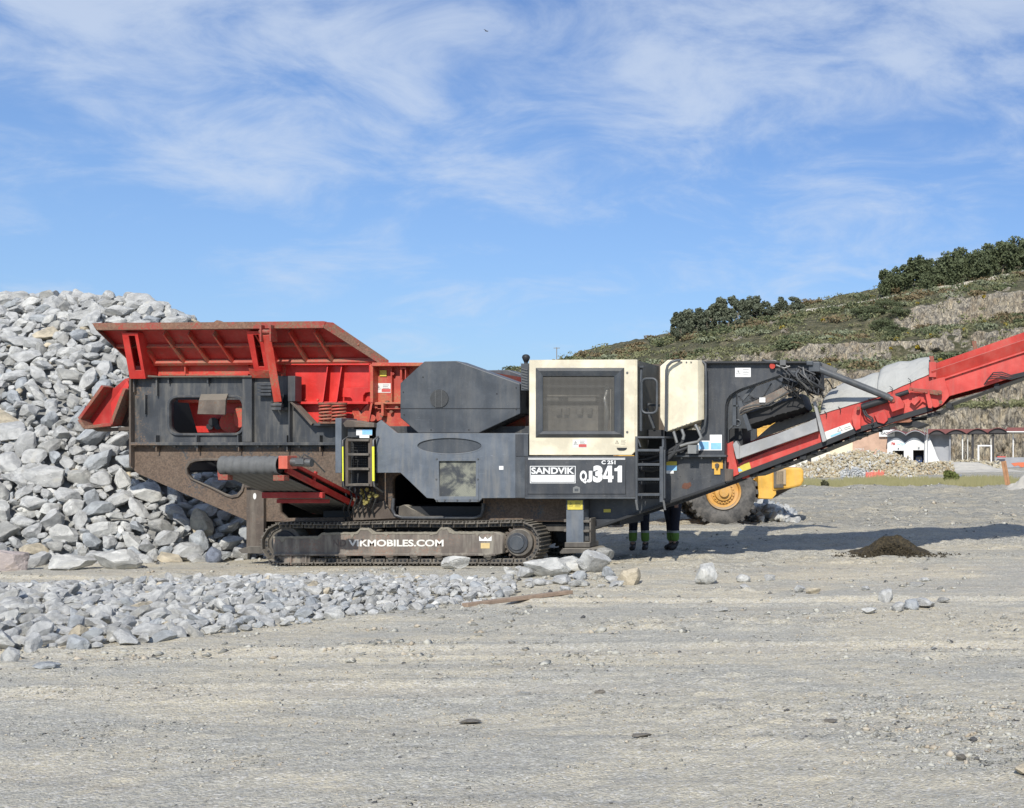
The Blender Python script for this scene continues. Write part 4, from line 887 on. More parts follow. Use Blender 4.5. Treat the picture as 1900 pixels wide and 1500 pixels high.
tag(np_mesh('grass_strip', W, np.arange(n*3).reshape(-1, 3), gm), 'strip of green and straw coloured grass across the yard', 'grass', kind='stuff')
def bush(name, px, base_py, wpx, hpx, mat, label, seed, nl=1600, leaf=0.07):
    Y = 4176/(base_py-845)*0.98; c_ = P(px, base_py, Y); rx = wpx*Y/F/2; hh_ = hpx*Y/F; g0 = float(ground_h(c_.x, Y))
    rt = empty(name, (c_.x, Y, g0)); tag(rt, label, 'bush'); cs = [(c_.x+rx*0.5*math.sin(k*2.4), Y+rx*0.4*math.cos(k*2.4), g0+hh_*(0.35+0.12*(k % 3))) for k in range(6)]
    W, Fm = leaf_cloud(np.array(cs), np.array([(rx*0.55, rx*0.5, hh_*0.38)]*6), nl, leaf, seed); np_mesh('foliage', W, Fm, mat, rt)
    mb = MB()
    for k in range(6): mb.tube([(c_.x, Y, g0), cs[k]], [0.03, 0.01], 5)
    mb.build('stem', M['bark'], rt)
bush('shrub', 1766, 897, 30, 26, leafmat('shrub_leaves', (0.05, 0.075, 0.015), (0.20, 0.22, 0.06)), 'rounded green shrub at the back of the grass strip', 21)
bush('shrub', 1531, 908, 14, 18, leafmat('dry_shrub', (0.035, 0.035, 0.02), (0.11, 0.11, 0.05)), 'dark scrawny shrub at the front of the grass strip', 22, 500, 0.05)
special(1783, 883, 95, 14, 9, 'dark', 'dark stone behind the green shrub in the grass', 4)
# leaning rusty post
Yp = 4176/(912-845); a = P(1872, 914, Yp); c_ = P(1862, 856, Yp); a.z = float(ground_h(a.x, a.y))-0.1
mb = MB(); mb.bar(a, c_+Vector((0, 0, 0)), 0.25, 0.12, (0, 1, 0)); mb.bar(a+Vector((0.05, -0.08, 0)), c_+Vector((0.05, -0.08, -0.04)), 0.05, 0.06, (0, 1, 0))
tag(mb.build('leaning_post', flat('rusty_post', (0.38, 0.20, 0.10), 0.8, nz=0.25, sc=6), bevel=0.01), 'leaning rusty orange brown post by the grass strip', 'post')
# orange scrap sheet at the far right
Yo = 140.0; mb = MB(); pts = [(1876, 860), (1882, 866), (1889, 864), (1895, 868), (1904, 866), (1912, 869), (1925, 862), (1915, 858), (1890, 858.5)]
plate('orange_tarpaulin', pts, Yo, 1.2, flat('orange_sheet_paint', (0.62, 0.16, 0.07), 0.6), None, bevel=0.02)
tag(bpy.data.objects['orange_tarpaulin'], 'orange tarpaulin crumpled on the far gravel by the right border', 'tarpaulin')
# ------------------------------------------------------------------ tracked jaw crusher
YN = 20.4
CR = empty('tracked_jaw_crusher', ((950-VPX)*YN/F, YN, 0))
tag(CR, 'big red, grey and cream tracked jaw crusher in front of the rock pile', 'rock crusher')
def PL(name, pts, Y, th, mat, par=CR, **k): return plate(name, pts, Y, th, M[mat] if isinstance(mat, str) else mat, par, **k)
def BX(name, a, b_, c_, d_, Y0, Y1, mat, par=CR, bevel=0.006):
    mb = MB(); mb.pbox(a, b_, c_, d_, Y0, Y1); return mb.build(name, M[mat], par, bevel=bevel)
def par_prism(name, near, Y0, Y1, mat, par=CR, bevel=0.006, smooth=None):
    a = [P(x, y, Y0) for x, y in near]; mb = MB(); mb.prism(a, (0, Y1-Y0, 0)); return mb.build(name, M[mat], par, bevel=bevel, smooth=smooth)
def bolts(name, pts, Y, r, mat, par, d=0.015):
    mb = MB()
    for px, py in pts: c_ = P(px, py, Y); mb.cyl(c_-Vector((0, d, 0)), c_+Vector((0, 0.005, 0)), r, 6)
    return mb.build(name, M[mat], par)
# --- chassis side walls
ch_pts = [(241,698),(548,698),(548,746),(577,789),(700,791),(1000,791),(1060,800),(1060,968),(489,968),(489,1018),(457,1018),(457,966),(255,879),(241,866)]
slot = [(362,855),(380,853.5),(420,853.5),(447,858),(450.5,880),(451,898),(448,910),(440,919),(428,921.5),(417,918),(395,907),(372,897),(354,889),(346,879),(345,869),(351,859.5)]
CH = PL('chassis_wall', ch_pts, 20.8, 0.10, 'chassis', holes=[rrect(312, 736, 450.5, 806, 17), slot,
     [(519,915),(655,915),(655,950),(645,960),(530,962),(519,950)], rrect(728, 880, 897, 960, 14)])
PL('window_rim', rrect(309.5, 733.5, 453, 808.5, 19), 20.76, 0.12, 'chassis', CH, holes=[rrect(314, 738, 448.5, 804, 15)])
PL('slot_rim', [(px+(px-398)*0.045, py+(py-885)*0.09) for px, py in slot], 20.77, 0.06, 'brown', CH, holes=[[(398+(px-398)*0.975, 885+(py-885)*0.95) for px, py in slot]])
FW = PL('far_chassis_wall', ch_pts, 20.8, 0.08, 'chassis', holes=[slot]); FW.location.y += 2.2
FW2 = [(px, py) for px, py in ch_pts]
mb = MB()   # belly floor, end wall and bulkheads between the two walls
def q3(p0, p1, Y0, Y1, th=0.05):
    a = P(*p0, 20.8); c_ = P(*p1, 20.8); d = (c_-a).normalized(); nn = Vector((-d.z, 0, d.x))*th
    return [Vector((a.x, Y0, a.z)), Vector((c_.x, Y0, c_.z)), Vector((c_.x, Y1, c_.z)), Vector((a.x, Y1, a.z))], nn
for p0, p1 in (((241,698),(241,862)), ((241,862),(258,879)), ((455,823),(1056,823)), ((470,905),(470,1010)), ((905,850),(905,966)), ((700,850),(700,966))):
    a, nn = q3(p0, p1, 20.92, 22.95); mb.hexa(a+[v+nn for v in a])
mb.build('inner_bulkheads', M['dark'], CH)
LG = BX('ledge', 241, 821, 636, 826.5, 20.66, 20.8, 'chassis', CR, 0.004)
bolts('ledge_bolts', [(248+38.5*k, 829) for k in range(10)], 20.79, 0.018, 'steel', LG)
mb = MB()
for px in (288, 364, 441, 531, 592): mb.pbox(px-1, 808, px+1, 821, 20.70, 20.80); mb.pbox(px+0.5, 826.5, px+2.5, 838, 20.70, 20.80)
for px, y0, y1 in ((290, 701, 735), (248, 701, 728), (268, 733, 769), (312, 699, 712), (385, 699, 712)): mb.pbox(px-1.2, y0, px+1.2, y1, 20.74, 20.80)
mb.build('stiffener', M['chassis'], CH)
BX('edge_flange', 239, 698, 242.5, 866, 20.70, 20.92, 'brown', CH)
BX('wall_post', 449, 699, 467, 820.5, 20.72, 20.80, 'chassis', CH); BX('wall_post', 535, 699, 537, 820.5, 20.70, 20.8, 'grey', CH)
BX('post_face', 534, 698, 547.5, 745, 20.60, 20.8, 'grey', CH)
mb = MB()
for k in range(4): mb.pbox(477, 711+k*6.2, 503, 715.6+k*6.2, 20.68, 20.80)
mb.build('louvre', M['grey'], CH)
PL('top_plate', [(241,695),(248,694),(293,698),(466,697),(466,700.5),(241,700.5)], 20.68, 0.14, 'brown', CH)
BX('ledge', 577, 786, 640, 790.5, 20.66, 20.8, 'grey', CH); par_prism('sloping_ledge', [(535,744),(540,744),(580,786),(577,790)], 20.62, 20.8, 'brown', CH)
# things seen through the window: vibrating feeder drive
par_prism('feeder_drive', [(349,746),(450,746),(450,803),(366,803)], 21.35, 21.6, 'red'); 
FD = BX('feeder_body', 330, 742, 452, 747, 21.0, 21.4, 'redworn')
mb = MB(); mb.cyl(P(428,785,21.05), P(428,785,21.35), 0.16, 20); mb.build('eccentric_cover', M['redworn'], CR, smooth=40)
PL('eccentric_face', ell(444, 774, 11, 20, 20), 20.98, 0.25, 'redworn')
mb = MB(); a = [P(371,735,20.72), P(424,733,20.72), P(420,748,20.64), P(419,770,20.62), P(368,770,20.62), P(369,750,20.64)]
tp = [P(376,735,20.80), P(425,734,20.80), P(420,747,20.60), P(419,770,20.58), P(369,769,20.58), P(371,748,20.60)]
mb.add([P(374,735,20.79), P(424,734,20.79), P(420.5,744,20.60), P(419.5,770,20.57), P(368.5,769,20.57), P(371,745,20.60)], [(0,1,2,5),(5,2,3,4)])
o = mb.build('wear_flap', M['brown'], CR); s_ = o.modifiers.new('s', 'SOLIDIFY'); s_.thickness = 0.03
mb = MB()
for k, (px, py) in enumerate(((396,783),(389,792),(404,792))): mb.cyl(P(px,py,21.0), P(px,py,21.32), 0.05+0.02*(k==0), 14)
mb.build('drive_shaft', M['dark'], CR, smooth=40)
# --- hopper
HP = PL('hopper_wall', [(293,672),(530,674),(530,700),(293,700)], 20.93, 0.06, 'redworn')
mb = MB(); mb.pbox(293, 671, 475, 674.5, 20.82, 20.93); mb.pbox(296, 677.5, 460, 679.5, 20.86, 20.93); mb.pbox(342, 679, 344, 696, 20.84, 20.93); mb.pbox(522, 670, 700, 674, 20.82, 20.93); mb.pbox(293,694,460,697,20.85,20.93)
mb.build('wall_rail', M['redworn'], HP)
A, B, C4, D4 = P(172,602,20.30), P(600,599,20.30), P(703,668,20.88), P(246,673,20.88)
mb = MB(); mb.add([A, B, C4, D4], [(0,1,2,3)]); FL = mb.build('hopper_wing', M['shadered'], CR); s_ = FL.modifiers.new('s', 'SOLIDIFY'); s_.thickness = 0.03; s_.offset = -1
def onwing(px, f, out=0.0):      # point on the wing: f 0 = top edge, 1 = bottom
    a_ = P(px, 601, 20.30); return Vector((a_.x, 20.30+0.58*f, 0)), None
nrm = (B-A).cross(D4-A).normalized()
if nrm.y > 0: nrm = -nrm
def wing_pt(px, py):             # intersection of the view ray with the wing plane
    d = P(px, py, 1.0)-Vector((0, 0, EYE)); o_ = Vector((0, 0, EYE)); t_ = (A-o_).dot(nrm)/d.dot(nrm); return o_+d*t_
mb = MB()
for a_, b_ in (((308,614),(347,670)), ((353,614),(391,670)), ((400,614),(437,670)), ((540,610),(572,667)), ((587,610),(620,666)), ((258,618),(292,670)), ((478,614),(512,670))):
    p0, p1 = wing_pt(*a_), wing_pt(*b_); mb.hexa([p0+Vector((-.012,0,0)), p0+Vector((.012,0,0)), p1+Vector((.012,0,0)), p1+Vector((-.012,0,0))]+[p0+nrm*0.10+Vector((-.012,0,0)), p0+nrm*0.10+Vector((.012,0,0)), p1+nrm*0.09+Vector((.012,0,0)), p1+nrm*0.09+Vector((-.012,0,0))])
p0, p1 = wing_pt(215, 641), wing_pt(668, 637); up = Vector((0, 0.012, -0.012)); mb.hexa([p0-up, p1-up, p1+up, p0+up]+[v+nrm*0.06 for v in (p0-up, p1-up, p1+up, p0+up)])
p0, p1 = wing_pt(246, 671), wing_pt(700, 667); mb.hexa([p0-up*2, p1-up*2, p1+up, p0+up]+[v+nrm*0.09 for v in (p0-up*2, p1-up*2, p1+up, p0+up)])
mb.build('wing_rib', M['redworn'], FL)
RM = PL('hopper_rim', [(170,600),(600,596),(603,598),(600,609),(180,613)], 20.22, 0.10, 'rim')
par_prism('rim_flap', [(390,602),(402,594),(420,601),(418,603),(391,604)], 20.26, 20.36, 'rim', RM)
mb = MB(); a0, a1 = P(600,597,20.22), P(706,668,20.80)
mb.hexa([a0, a1, a1+Vector((0.02,0,-0.09)), a0+Vector((0,0,-0.10)), a0+Vector((0.10,0.10,0)), a1+Vector((0.09,0.10,0)), a1+Vector((0.09,0.10,-0.09)), a0+Vector((0.08,0.10,-0.10))]); mb.build('rim_end', M['rim'], RM, bevel=0.008)
mb = MB(); a0, a1 = P(171,601,20.22), P(243,664,20.84)
mb.hexa([a0, a1, a1+Vector((0.03,0,-0.12)), a0+Vector((0.06,0,-0.10)), a0+Vector((0.0,0.08,0)), a1+Vector((0,0.08,0)), a1+Vector((0.03,0.08,-0.12)), a0+Vector((0.06,0.08,-0.10))]); mb.build('rim_end', M['rim'], RM, bevel=0.008)
# far wing, folded lower, and end wall of the hopper
mb = MB(); mb.add([P(241,690,20.9)+Vector((0,2.1,0)), P(560,690,20.9)+Vector((0,2.1,0)), P(560,640,20.9)+Vector((0,2.5,-0.25)), P(235,640,20.9)+Vector((0,2.5,-0.25))], [(0,1,2,3)]); o = mb.build('hopper_wing', M['redworn'], CR); s_ = o.modifiers.new('s', 'SOLIDIFY'); s_.thickness = 0.03
mb = MB(); mb.pbox(560, 690, 600, 780, 20.98, 22.9); mb.pbox(246, 675, 250, 745, 20.98, 22.9); mb.build('hopper_end_wall', M['redworn'], CR)
# channel braces
def brace(x0, x1, y0, x2, x3, y1, hole, gx, gy, nm='wing_brace'):
    n0, n1 = 20.32, 20.66
    a = [P(x0,y0,n0), P(x1,y0,n0), P(x3,y1,n1), P(x2,y1,n1)]
    d = Vector((0,0.03,0)); hp = hole
    mb = MB(); H_ = [P(hx, hy, n0+(n1-n0)*(hy-y0)/(y1-y0)) for hx, hy in hp]     # framed front plate
    vs = a+H_; k = 4; fs = [(0,1,5,4),(1,2,6,5),(2,3,7,6),(3,0,4,7)]; mb.add(vs, fs)
    o = mb.build(nm, M['red'], CR); s_ = o.modifiers.new('s', 'SOLIDIFY'); s_.thickness = 0.025; s_.offset = -1
    mb = MB(); mb.add([P(x1,y0,n0), P(x3,y1,n1), P(x3,y1,n1)+Vector((0,0.32,0)), P(x3,y1,n1)+Vector((0,0.32,0.36)), P(x1,y0,n0)+Vector((0,0.10,0))], [(0,1,2,3,4)])
    mb.add([P(x0,y0,n0), P(x2,y1,n1), P(x2,y1,n1)+Vector((0,0.24,0)), P(x2,y1,n1)+Vector((0,0.24,0.33)), P(x0,y0,n0)+Vector((0,0.10,0))], [(0,1,2,3,4)])
    g_ = mb.build('gusset', M['red'], o); s_ = g_.modifiers.new('s', 'SOLIDIFY'); s_.thickness = 0.02
    return o
brace(228, 257, 617, 243, 272, 702, [(240,622),(252,622),(264,687),(252,687)], 0, 0)
brace(459, 484, 614, 474, 506, 688, [(471,620),(481,620),(492,680),(481,680)], 0, 0)
mb = MB(); mb.hexa([P(461,684,20.62), P(500,688,20.62), P(500,702,20.72), P(466,702,20.72), P(461,684,20.85), P(500,688,20.85), P(500,702,20.88), P(466,702,20.88)]); mb.build('brace_shoe', M['redworn'], CR, bevel=0.006)
mb = MB(); mb.hexa([P(487,622,20.16), P(503,621,20.16), P(523,746,20.50), P(508,747,20.50), P(487,622,20.26), P(503,621,20.26), P(523,746,20.62), P(508,747,20.62)])
STR = mb.build('wing_strut', M['redworn'], CR, bevel=0.010)
mb = MB(); mb.cyl(P(482,616,20.18), P(504,616,20.18), 0.035, 12)
for px in (483, 501): mb.pbox(px-1.6, 603, px+1.6, 634, 20.12, 20.30)
mb.build('strut_lug', M['rim'], STR, bevel=0.004)
mb = MB(); mb.cyl(P(504,752,20.54), P(524,752,20.54), 0.035, 12); mb.hexa([P(502,744,20.5), P(506,744,20.5), P(508,761,20.55), P(504,761,20.55), P(502,744,20.8), P(506,744,20.8), P(508,761,20.8), P(504,761,20.8)]); mb.hexa([P(522,735,20.55), P(526,732,20.55), P(524,755,20.55), P(519,761,20.55), P(522,735,20.8), P(526,732,20.8), P(524,755,20.8), P(519,761,20.8)])
mb.pbox(503, 756, 521, 761, 20.5, 20.8)
mb.build('strut_bracket', M['chassis'], STR, bevel=0.004)
# rear door of the hopper, folded outward
RD = PL('rear_door', [(155,779),(162,788),(178,797),(218,791),(240,718),(240,701),(232,703),(212,720),(198,718)], 20.85, 0.03, 'shadered', holes=[[(190,726),(197,719.5),(197,724.5),(191,731)],[(172,762),(176,757),(175,763),(173,766)]])
mb = MB()
for p0, p1 in (((155,778),(199,717)), ((155,779),(165,794)), ((165,794),(214,788)), ((214,788),(239,722))):
    mb.bar(P(*p0, 20.74), P(*p1, 20.74), 0.05, 0.22, (0,1,0))
mb.build('door_frame', M['rim'], RD, bevel=0.006)
par_prism('door_plate', [(205,748),(236,706),(239,716),(217,785),(208,781)], 20.80, 20.84, 'red', RD); BX('door_latch', 225, 738, 232, 754, 20.76, 20.81, 'dark', RD)
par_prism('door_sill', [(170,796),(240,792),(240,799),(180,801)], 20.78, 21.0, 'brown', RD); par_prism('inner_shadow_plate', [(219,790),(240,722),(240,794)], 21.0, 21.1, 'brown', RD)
# feeder side wall with ribs
FS = PL('feeder_wall', [(530,675),(688,676),(688,749),(680,749),(640,791),(590,791),(548,748),(530,700)], 20.95, 0.06, 'red')
mb = MB()
mb.pbox(548, 745.5, 683, 750, 20.78, 20.95); mb.pbox(530, 674, 688, 677.5, 20.80, 20.95); mb.pbox(684.5, 675, 688.5, 728, 20.80, 20.95)
mb.build('feeder_flange', M['red'], FS, bevel=0.004)
mb = MB()
for x0, x1 in ((634, 624), (608, 598.5)):
    mb.hexa([P(x0-1,678,20.85), P(x0+1,678,20.85), P(x1+1,746,20.74), P(x1-1,746,20.74), P(x0-1,678,20.95), P(x0+1,678,20.95), P(x1+1,746,20.95), P(x1-1,746,20.95)])
mb.build('feeder_rib', M['red'], FS)
PL('feeder_pad', [(636,720),(686,719),(686,728),(678,729),(674,734),(674,748),(654,748),(653,741),(650,738),(635,737)], 20.87, 0.07, 'red', FS)
bolts('feeder_bolts', [(566,742),(590,742)], 20.94, 0.02, 'redworn', FS)
# coil springs
for cxp in (605.5, 629):
    mb = MB(); pts = []; c0 = P(cxp, 783, 20.62); c1 = P(cxp, 751, 20.62); turns = 5.2
    for k in range(int(turns*20)+1):
        a = 2*math.pi*k/20; f = k/(turns*20); c_ = c0.lerp(c1, f); pts.append(c_+Vector((math.cos(a)*0.096, math.sin(a)*0.096, 0)))
    mb.tube(pts, 0.0165, 8); sp_ = mb.build('coil_spring', M['redworn'], CR, smooth=60)
    mb = MB(); mb.cyl(c0-Vector((0,0,0.03)), c0, 0.12, 20); mb.cyl(c1, c1+Vector((0,0,0.03)), 0.12, 20); mb.build('spring_seat', M['rim'], sp_, smooth=40)
# jaw housing
JW = PL('jaw_housing', [(691,680),(780,680),(790,805),(736,805),(708,779),(690,786),(660,784),(651,776),(654,760),(664,757),(668,770),(678,762),(684,752),(690,748)], 20.92, 0.10, 'jaw')
mb = MB(); mb.pbox(690, 673, 790, 679.5, 20.72, 20.95); mb.pbox(686.5, 676, 692, 748, 20.74, 20.95)
mb.hexa([P(688,746,20.74), P(692,746,20.74), P(685,783,20.74), P(681,783,20.74), P(688,746,20.95), P(692,746,20.95), P(685,783,20.95), P(681,783,20.95)])
mb.pbox(724.5, 682, 727, 747, 20.84, 20.92); mb.pbox(742, 684, 745.5, 704, 20.80, 20.92); mb.pbox(751, 684, 753, 704, 20.80, 20.92); mb.pbox(742, 682, 753, 685, 20.8, 20.92)
mb.pbox(697, 746.5, 745, 750, 20.82, 20.92); mb.pbox(700, 758, 742, 759.5, 20.84, 20.92); mb.pbox(707, 748, 711.5, 772, 20.78, 20.92); mb.pbox(695,747,708,751.5,20.8,20.92)
mb.build('housing_flange', M['jaw'], JW, bevel=0.005)
bolts('housing_bolt', [(731,694),(728,765),(720,746.5),(711,772),(738,757)], 20.9, 0.028, 'rim', JW, 0.05)
mb = MB(); mb.cyl(P(690,776,20.78), P(690,776,20.92), 0.055, 16); mb.cyl(P(697,754,20.84), P(697,754,20.92), 0.035, 16); mb.build('housing_pin', M['jaw'], JW, smooth=40)
mb = MB(); mb.pbox(790, 690, 905, 800, 21.0, 22.6); mb.pbox(690, 680, 786, 780, 21.02, 22.6); mb.pbox(905, 740, 975, 803, 21.1, 22.4); mb.build('jaw_body', M['jaw'], CR)
BX('dark_interior', 640, 770, 975, 812, 21.12, 22.4, 'dark')
# --- flywheel guards
gp = [(787,671),(847,670),(964.5,712.5),(965,768),(888,804),(776,804),(742.5,775.5),(742.5,711.5)]
def guard(dy, nm):
    a = [P(x, y, 20.5) for x, y in gp]; mb = MB(); mb.prism(a, (0, 0.42, 0)); o = mb.build(nm, M['guard'], CR, bevel=0.012)
    o.location.y += dy; return o
G1 = guard(0, 'flywheel_guard'); G2 = guard(2.15, 'flywheel_guard'); G2['label'] = 'far side flywheel guard'
mb = MB(); mb.pbox(743.5, 757.8, 964, 758.8, 20.493, 20.50)
for px, py in ((748.5,728),(922,731),(785,700),(958,720),(958,760),(750,770),(800,798),(870,798)): c_ = P(px,py,20.5); mb.cyl(c_-Vector((0,.008,0)), c_, 0.010, 8)
mb.build('guard_seam', M['dark'], G1)
mb = MB()
c_ = P(814.7,740,20.49); rr_ = 0.145
for k in range(-8, 9):
    z = k*0.0165; hw = math.sqrt(max(0, rr_**2-z*z)); mb.box(c_.x-hw, c_.x+hw, 20.482, 20.497, c_.z+z-0.0045, c_.z+z+0.0045)
mb.box(c_.x-0.06, c_.x-0.052, 20.48, 20.498, c_.z-0.13, c_.z+0.13); mb.box(c_.x+0.04, c_.x+0.048, 20.48, 20.498, c_.z-0.13, c_.z+0.13)
mb.build('vent_grille', M['steel'], G1); PL('vent_opening', ell(814.7,740,17,17), 20.495, 0.01, 'dark', G1, bevel=0.001)
BX('guard_end', 965, 716, 969.5, 770, 20.62, 20.95, 'dark')
# --- blue-grey side skirt panel
sk = [(697,787),(706.6,779.7),(736.5,804),(955,804),(980,804),(980,925),(955,924.7),(895,925),(888,932),(811,932),(805,925.7),(792,924.6),(743,877.8),(698,877.8)]
SK = PL('side_panel', sk, 20.35, 0.05, 'bluegrey', holes=[ell(833.5,827.6,59.3,13.9), [(814.5,856),(882.5,856),(882.5,921.5),(814.5,921.5)]], bevel=0.006)
PL('oval_recess', ell(833.5,827.4,59.2,13.8), 20.375, 0.03, 'guard', SK, bevel=0.001)
mb = MB(); pts = [P(833.5+61*math.cos(a), 829.2+14.6*math.sin(a), 20.352) for a in np.linspace(0.05, 1.9, 24)]; mb.tube(pts, 0.006, 6); mb.build('oval_lip', M['bluegrey'], SK)
M['mesh'] = None
m, t, b = newmat('dusty_mesh'); p, g = pos(t)
chk = N(t, 'ShaderNodeTexChecker'); chk.inputs['Scale'].default_value = 75; L(t, p, chk.inputs[0])
dn = noise_(t, p, 3.2, 5, 0.65, 0.4)
c = mixc(t, ramp(t, dn, 0.40, 0.62), (0.055, 0.062, 0.070), (0.27, 0.275, 0.22)); c = mixc(t, math_(t, 'MULTIPLY', chk.outputs[1], 0.28), c, (0.03, 0.03, 0.03))
L(t, c, b.inputs['Base Color']); b.inputs['Roughness'].default_value = 0.9; M['mesh'] = m
PL('mesh_screen', [(814,855.5),(883,855.5),(883,922),(814,922)], 20.385, 0.02, 'mesh', SK, bevel=0.001)
PL('screen_frame', [(809,851),(888,851),(888,928),(809,928)], 20.342, 0.008, 'bluegrey', SK, holes=[[(814.3,855.8),(882.7,855.8),(882.7,921.7),(814.3,921.7)]], bevel=0.002)
bolts('screen_bolt', [(810.5,852),(887,852),(810,889.5),(886.5,889.5),(811,930),(825,928),(848.5,928),(872,928),(887,930)], 20.345, 0.014, 'steel', SK)
BX('sticker', 926, 865, 934, 872, 20.345, 20.349, 'white', SK, None)
BX('corner_post', 956, 806, 971, 847, 20.33, 20.349, 'grey', SK, 0.003); BX('corner_post', 971, 806, 980, 847, 20.31, 20.35, 'guard', SK, 0.003); BX('corner_post', 956, 848, 974, 924, 20.325, 20.35, 'guard', SK, 0.003)
# left edge of the panel, ladder recess
BX('ladder_post', 622, 776, 633.5, 878, 20.30, 20.80, 'bluegrey')
BX('ladder_recess', 634, 792, 697, 905, 20.62, 20.70, 'dark'); 
LD = BX('ladder', 640.5, 814, 646, 903, 20.28, 20.36, 'brown'); mb = MB(); mb.pbox(683, 814, 690.5, 903, 20.28, 20.36); mb.build('rail', M['brown'], LD, bevel=0.005)
mb = MB()
for y in (815, 841.5, 868.5, 898): mb.pbox(645, y, 684, y+4.2, 20.24, 20.56)
mb.build('tread', M['track'], LD, bevel=0.004)
mb = MB()
for y in (822, 848.5):
    for r_ in range(4):
        for k in range(9): c_ = P(650+k*3.6, y+r_*4.6, 20.55); mb.cyl(c_-Vector((0,.006,0)), c_, 0.007, 5)
mb.build('grip_studs', M['steel'], LD)
par_prism('ladder_cap', [(636,786),(643,779),(684,786),(694,785),(694,793),(640,793)], 20.26, 20.7, 'brown', LD)
PL('ladder_head', [(645,796),(683,796),(686,812),(645,812)], 20.36, 0.03, 'grey', LD)
BX('sticker', 661, 797, 690, 808, 20.33, 20.345, 'white', LD, None); BX('blue_sticker', 672, 797.5, 690.5, 806.5, 20.325, 20.331, 'blue', LD, None); BX('sticker', 667, 806, 685, 813, 20.331, 20.338, 'white', LD, None)
for px, r_ in ((636.5, 0.011), (693, 0.019)):
    mb = MB(); c0 = P(px-0.5, 829, 20.22); c1 = P(px, 893, 20.22); mb.tube([c0, c1], r_, 10); h_ = mb.build('grab_handle', M['yellow'], LD, smooth=40)
    mb = MB(); mb.tube([c0+Vector((0.03,0.1,0.16)), c0+Vector((0.0,0.0,0.10)), c0], r_*0.8, 8); mb.tube([c1, c1+Vector((0.01,0,-0.08)), c1+Vector((0.05,0.2,-0.18))], r_*0.8, 8); mb.build('handle_end', M['steel'], h_, smooth=40)
rgm = random.Random(8); mb = MB()
for k in range(26): c_ = P(rgm.uniform(672,702), rgm.uniform(905,936), rgm.uniform(20.5,20.7)); mb.cyl(c_-Vector((0,.05,0)), c_, rgm.uniform(.012,.03), 8)
mb.build('valve_block', M['brass'] if 'brass' in M else flat('brass_fittings', (0.35, 0.30, 0.10), 0.4, 0.5, nz=0.4, sc=30), CR)
mb = MB()
for k in range(7):
    x_ = 640+k*9; mb.tube([P(x_, 905, 20.55), P(x_+4, 925, 20.5), P(x_-3, 945, 20.6), P(x_+2, 966, 20.75)], 0.014, 6)
mb.build('hydraulic_hose', M['hose'], CR, smooth=50)
# brown lower plates between the ladder and the track
PL('lower_plate', [(655,938),(670,930),(700,934),(712,930),(722,948),(735,962),(655,966)], 20.7, 0.05, 'brown')
mb = MB(); pts = [P(px_, py_, 20.72) for px_, py_ in ((730,925),(728,945),(733,957),(748,961),(880,961),(893,957),(897,945),(897,934))]; mb.tube(pts, 0.03, 8); mb.build('opening_edge', M['grey'], CR, smooth=50)
PL('undertray', [(738,941),(750,937),(762,944),(790,958),(740,958)], 20.9, 0.3, 'track')
# --- side dirt conveyor, pointing out toward the yard
def SC(fx, Y, z): return Vector((fx, Y, z))
hx0, hx1 = (413-VPX)*18.7/F, (521-VPX)*18.7/F; zh = EYE-(864-VPY)*18.7/F; zt = zh-0.72; Yt = 21.2; Yh = 18.7
SCV = None
mb = MB(); prof = []
for k in range(13): a = math.pi/2-math.pi*k/12*-1; prof.append((Yh-0.125*math.cos(-math.pi/2+math.pi*k/12), zh+0.125*math.sin(math.pi/2-math.pi*k/12)))
mb2 = [(Yt, zt+0.12)]+prof+[(Yt, zt-0.10)]
nb = 44; vs = []; fs = []
for j in range(nb+1):
    x = hx0+(hx1-hx0)*j/nb; bulge = (0.014 if j % 6 < 4 else 0)
    for (yy, z_) in mb2:
        d = Vector((yy-Yh, z_-zh)); 
        if yy < Yh+0.2: d = d.normalized()*bulge; vs.append((x, yy+d.x, z_+d.y))
        else: vs.append((x, yy, z_))
k_ = len(mb2)
for j in range(nb):
    for q_ in range(k_-1): a = j*k_+q_; fs.append((a, a+1, a+k_+1, a+k_))
mb.add(vs, fs); SCV = mb.build('side_conveyor', M['belt'], CR, smooth=50); s_ = SCV.modifiers.new('s', 'SOLIDIFY'); s_.thickness = 0.012
mb = MB(); mb.cyl((hx0+0.01, Yh, zh), (hx1-0.01, Yh, zh), 0.108, 24); mb.build('head_drum', M['dark'], SCV, smooth=40)
mb = MB()
for x in (hx0+0.02, hx1+0.05):
    mb.bar((x, Yh+0.05, zh-0.06), (x, Yt, zt-0.06), 0.05, 0.08); mb.bar((x+0.02, Yh+0.15, zh+0.03), (x+0.02, Yt-0.3, zt+0.16), 0.04, 0.05)
    mb.bar((x, Yh+0.8, zh-0.25), (x+0.01, Yh+0.85, zh-0.10), 0.03, 0.05)
mb.build('side_rail', M['shadered'], SCV, bevel=0.005)
mb = MB()
for f in (0.5,): mb.bar((hx0+0.1, Yh+(Yt-Yh)*f, zh-0.20-0.72*f), (hx1+0.05, Yh+(Yt-Yh)*f, zh-0.20-0.72*f), 0.06, 0.06)
mb.bar((hx0+0.02, Yh+1.0, zh-0.46), (hx1+0.1, Yh+1.0, zh-0.46), 0.08, 0.09)
mb.build('cross_member', M['shadered'], SCV, bevel=0.004)
mb = MB(); xm = hx1+0.03; mb.box(xm, xm+0.13, Yh-0.12, Yh+0.14, zh-0.05, zh+0.14); mb.build('motor_bracket', paint('faded_orange_red', (0.62, 0.13, 0.08), 0.1, 0.15, 0.5), SCV, bevel=0.008)
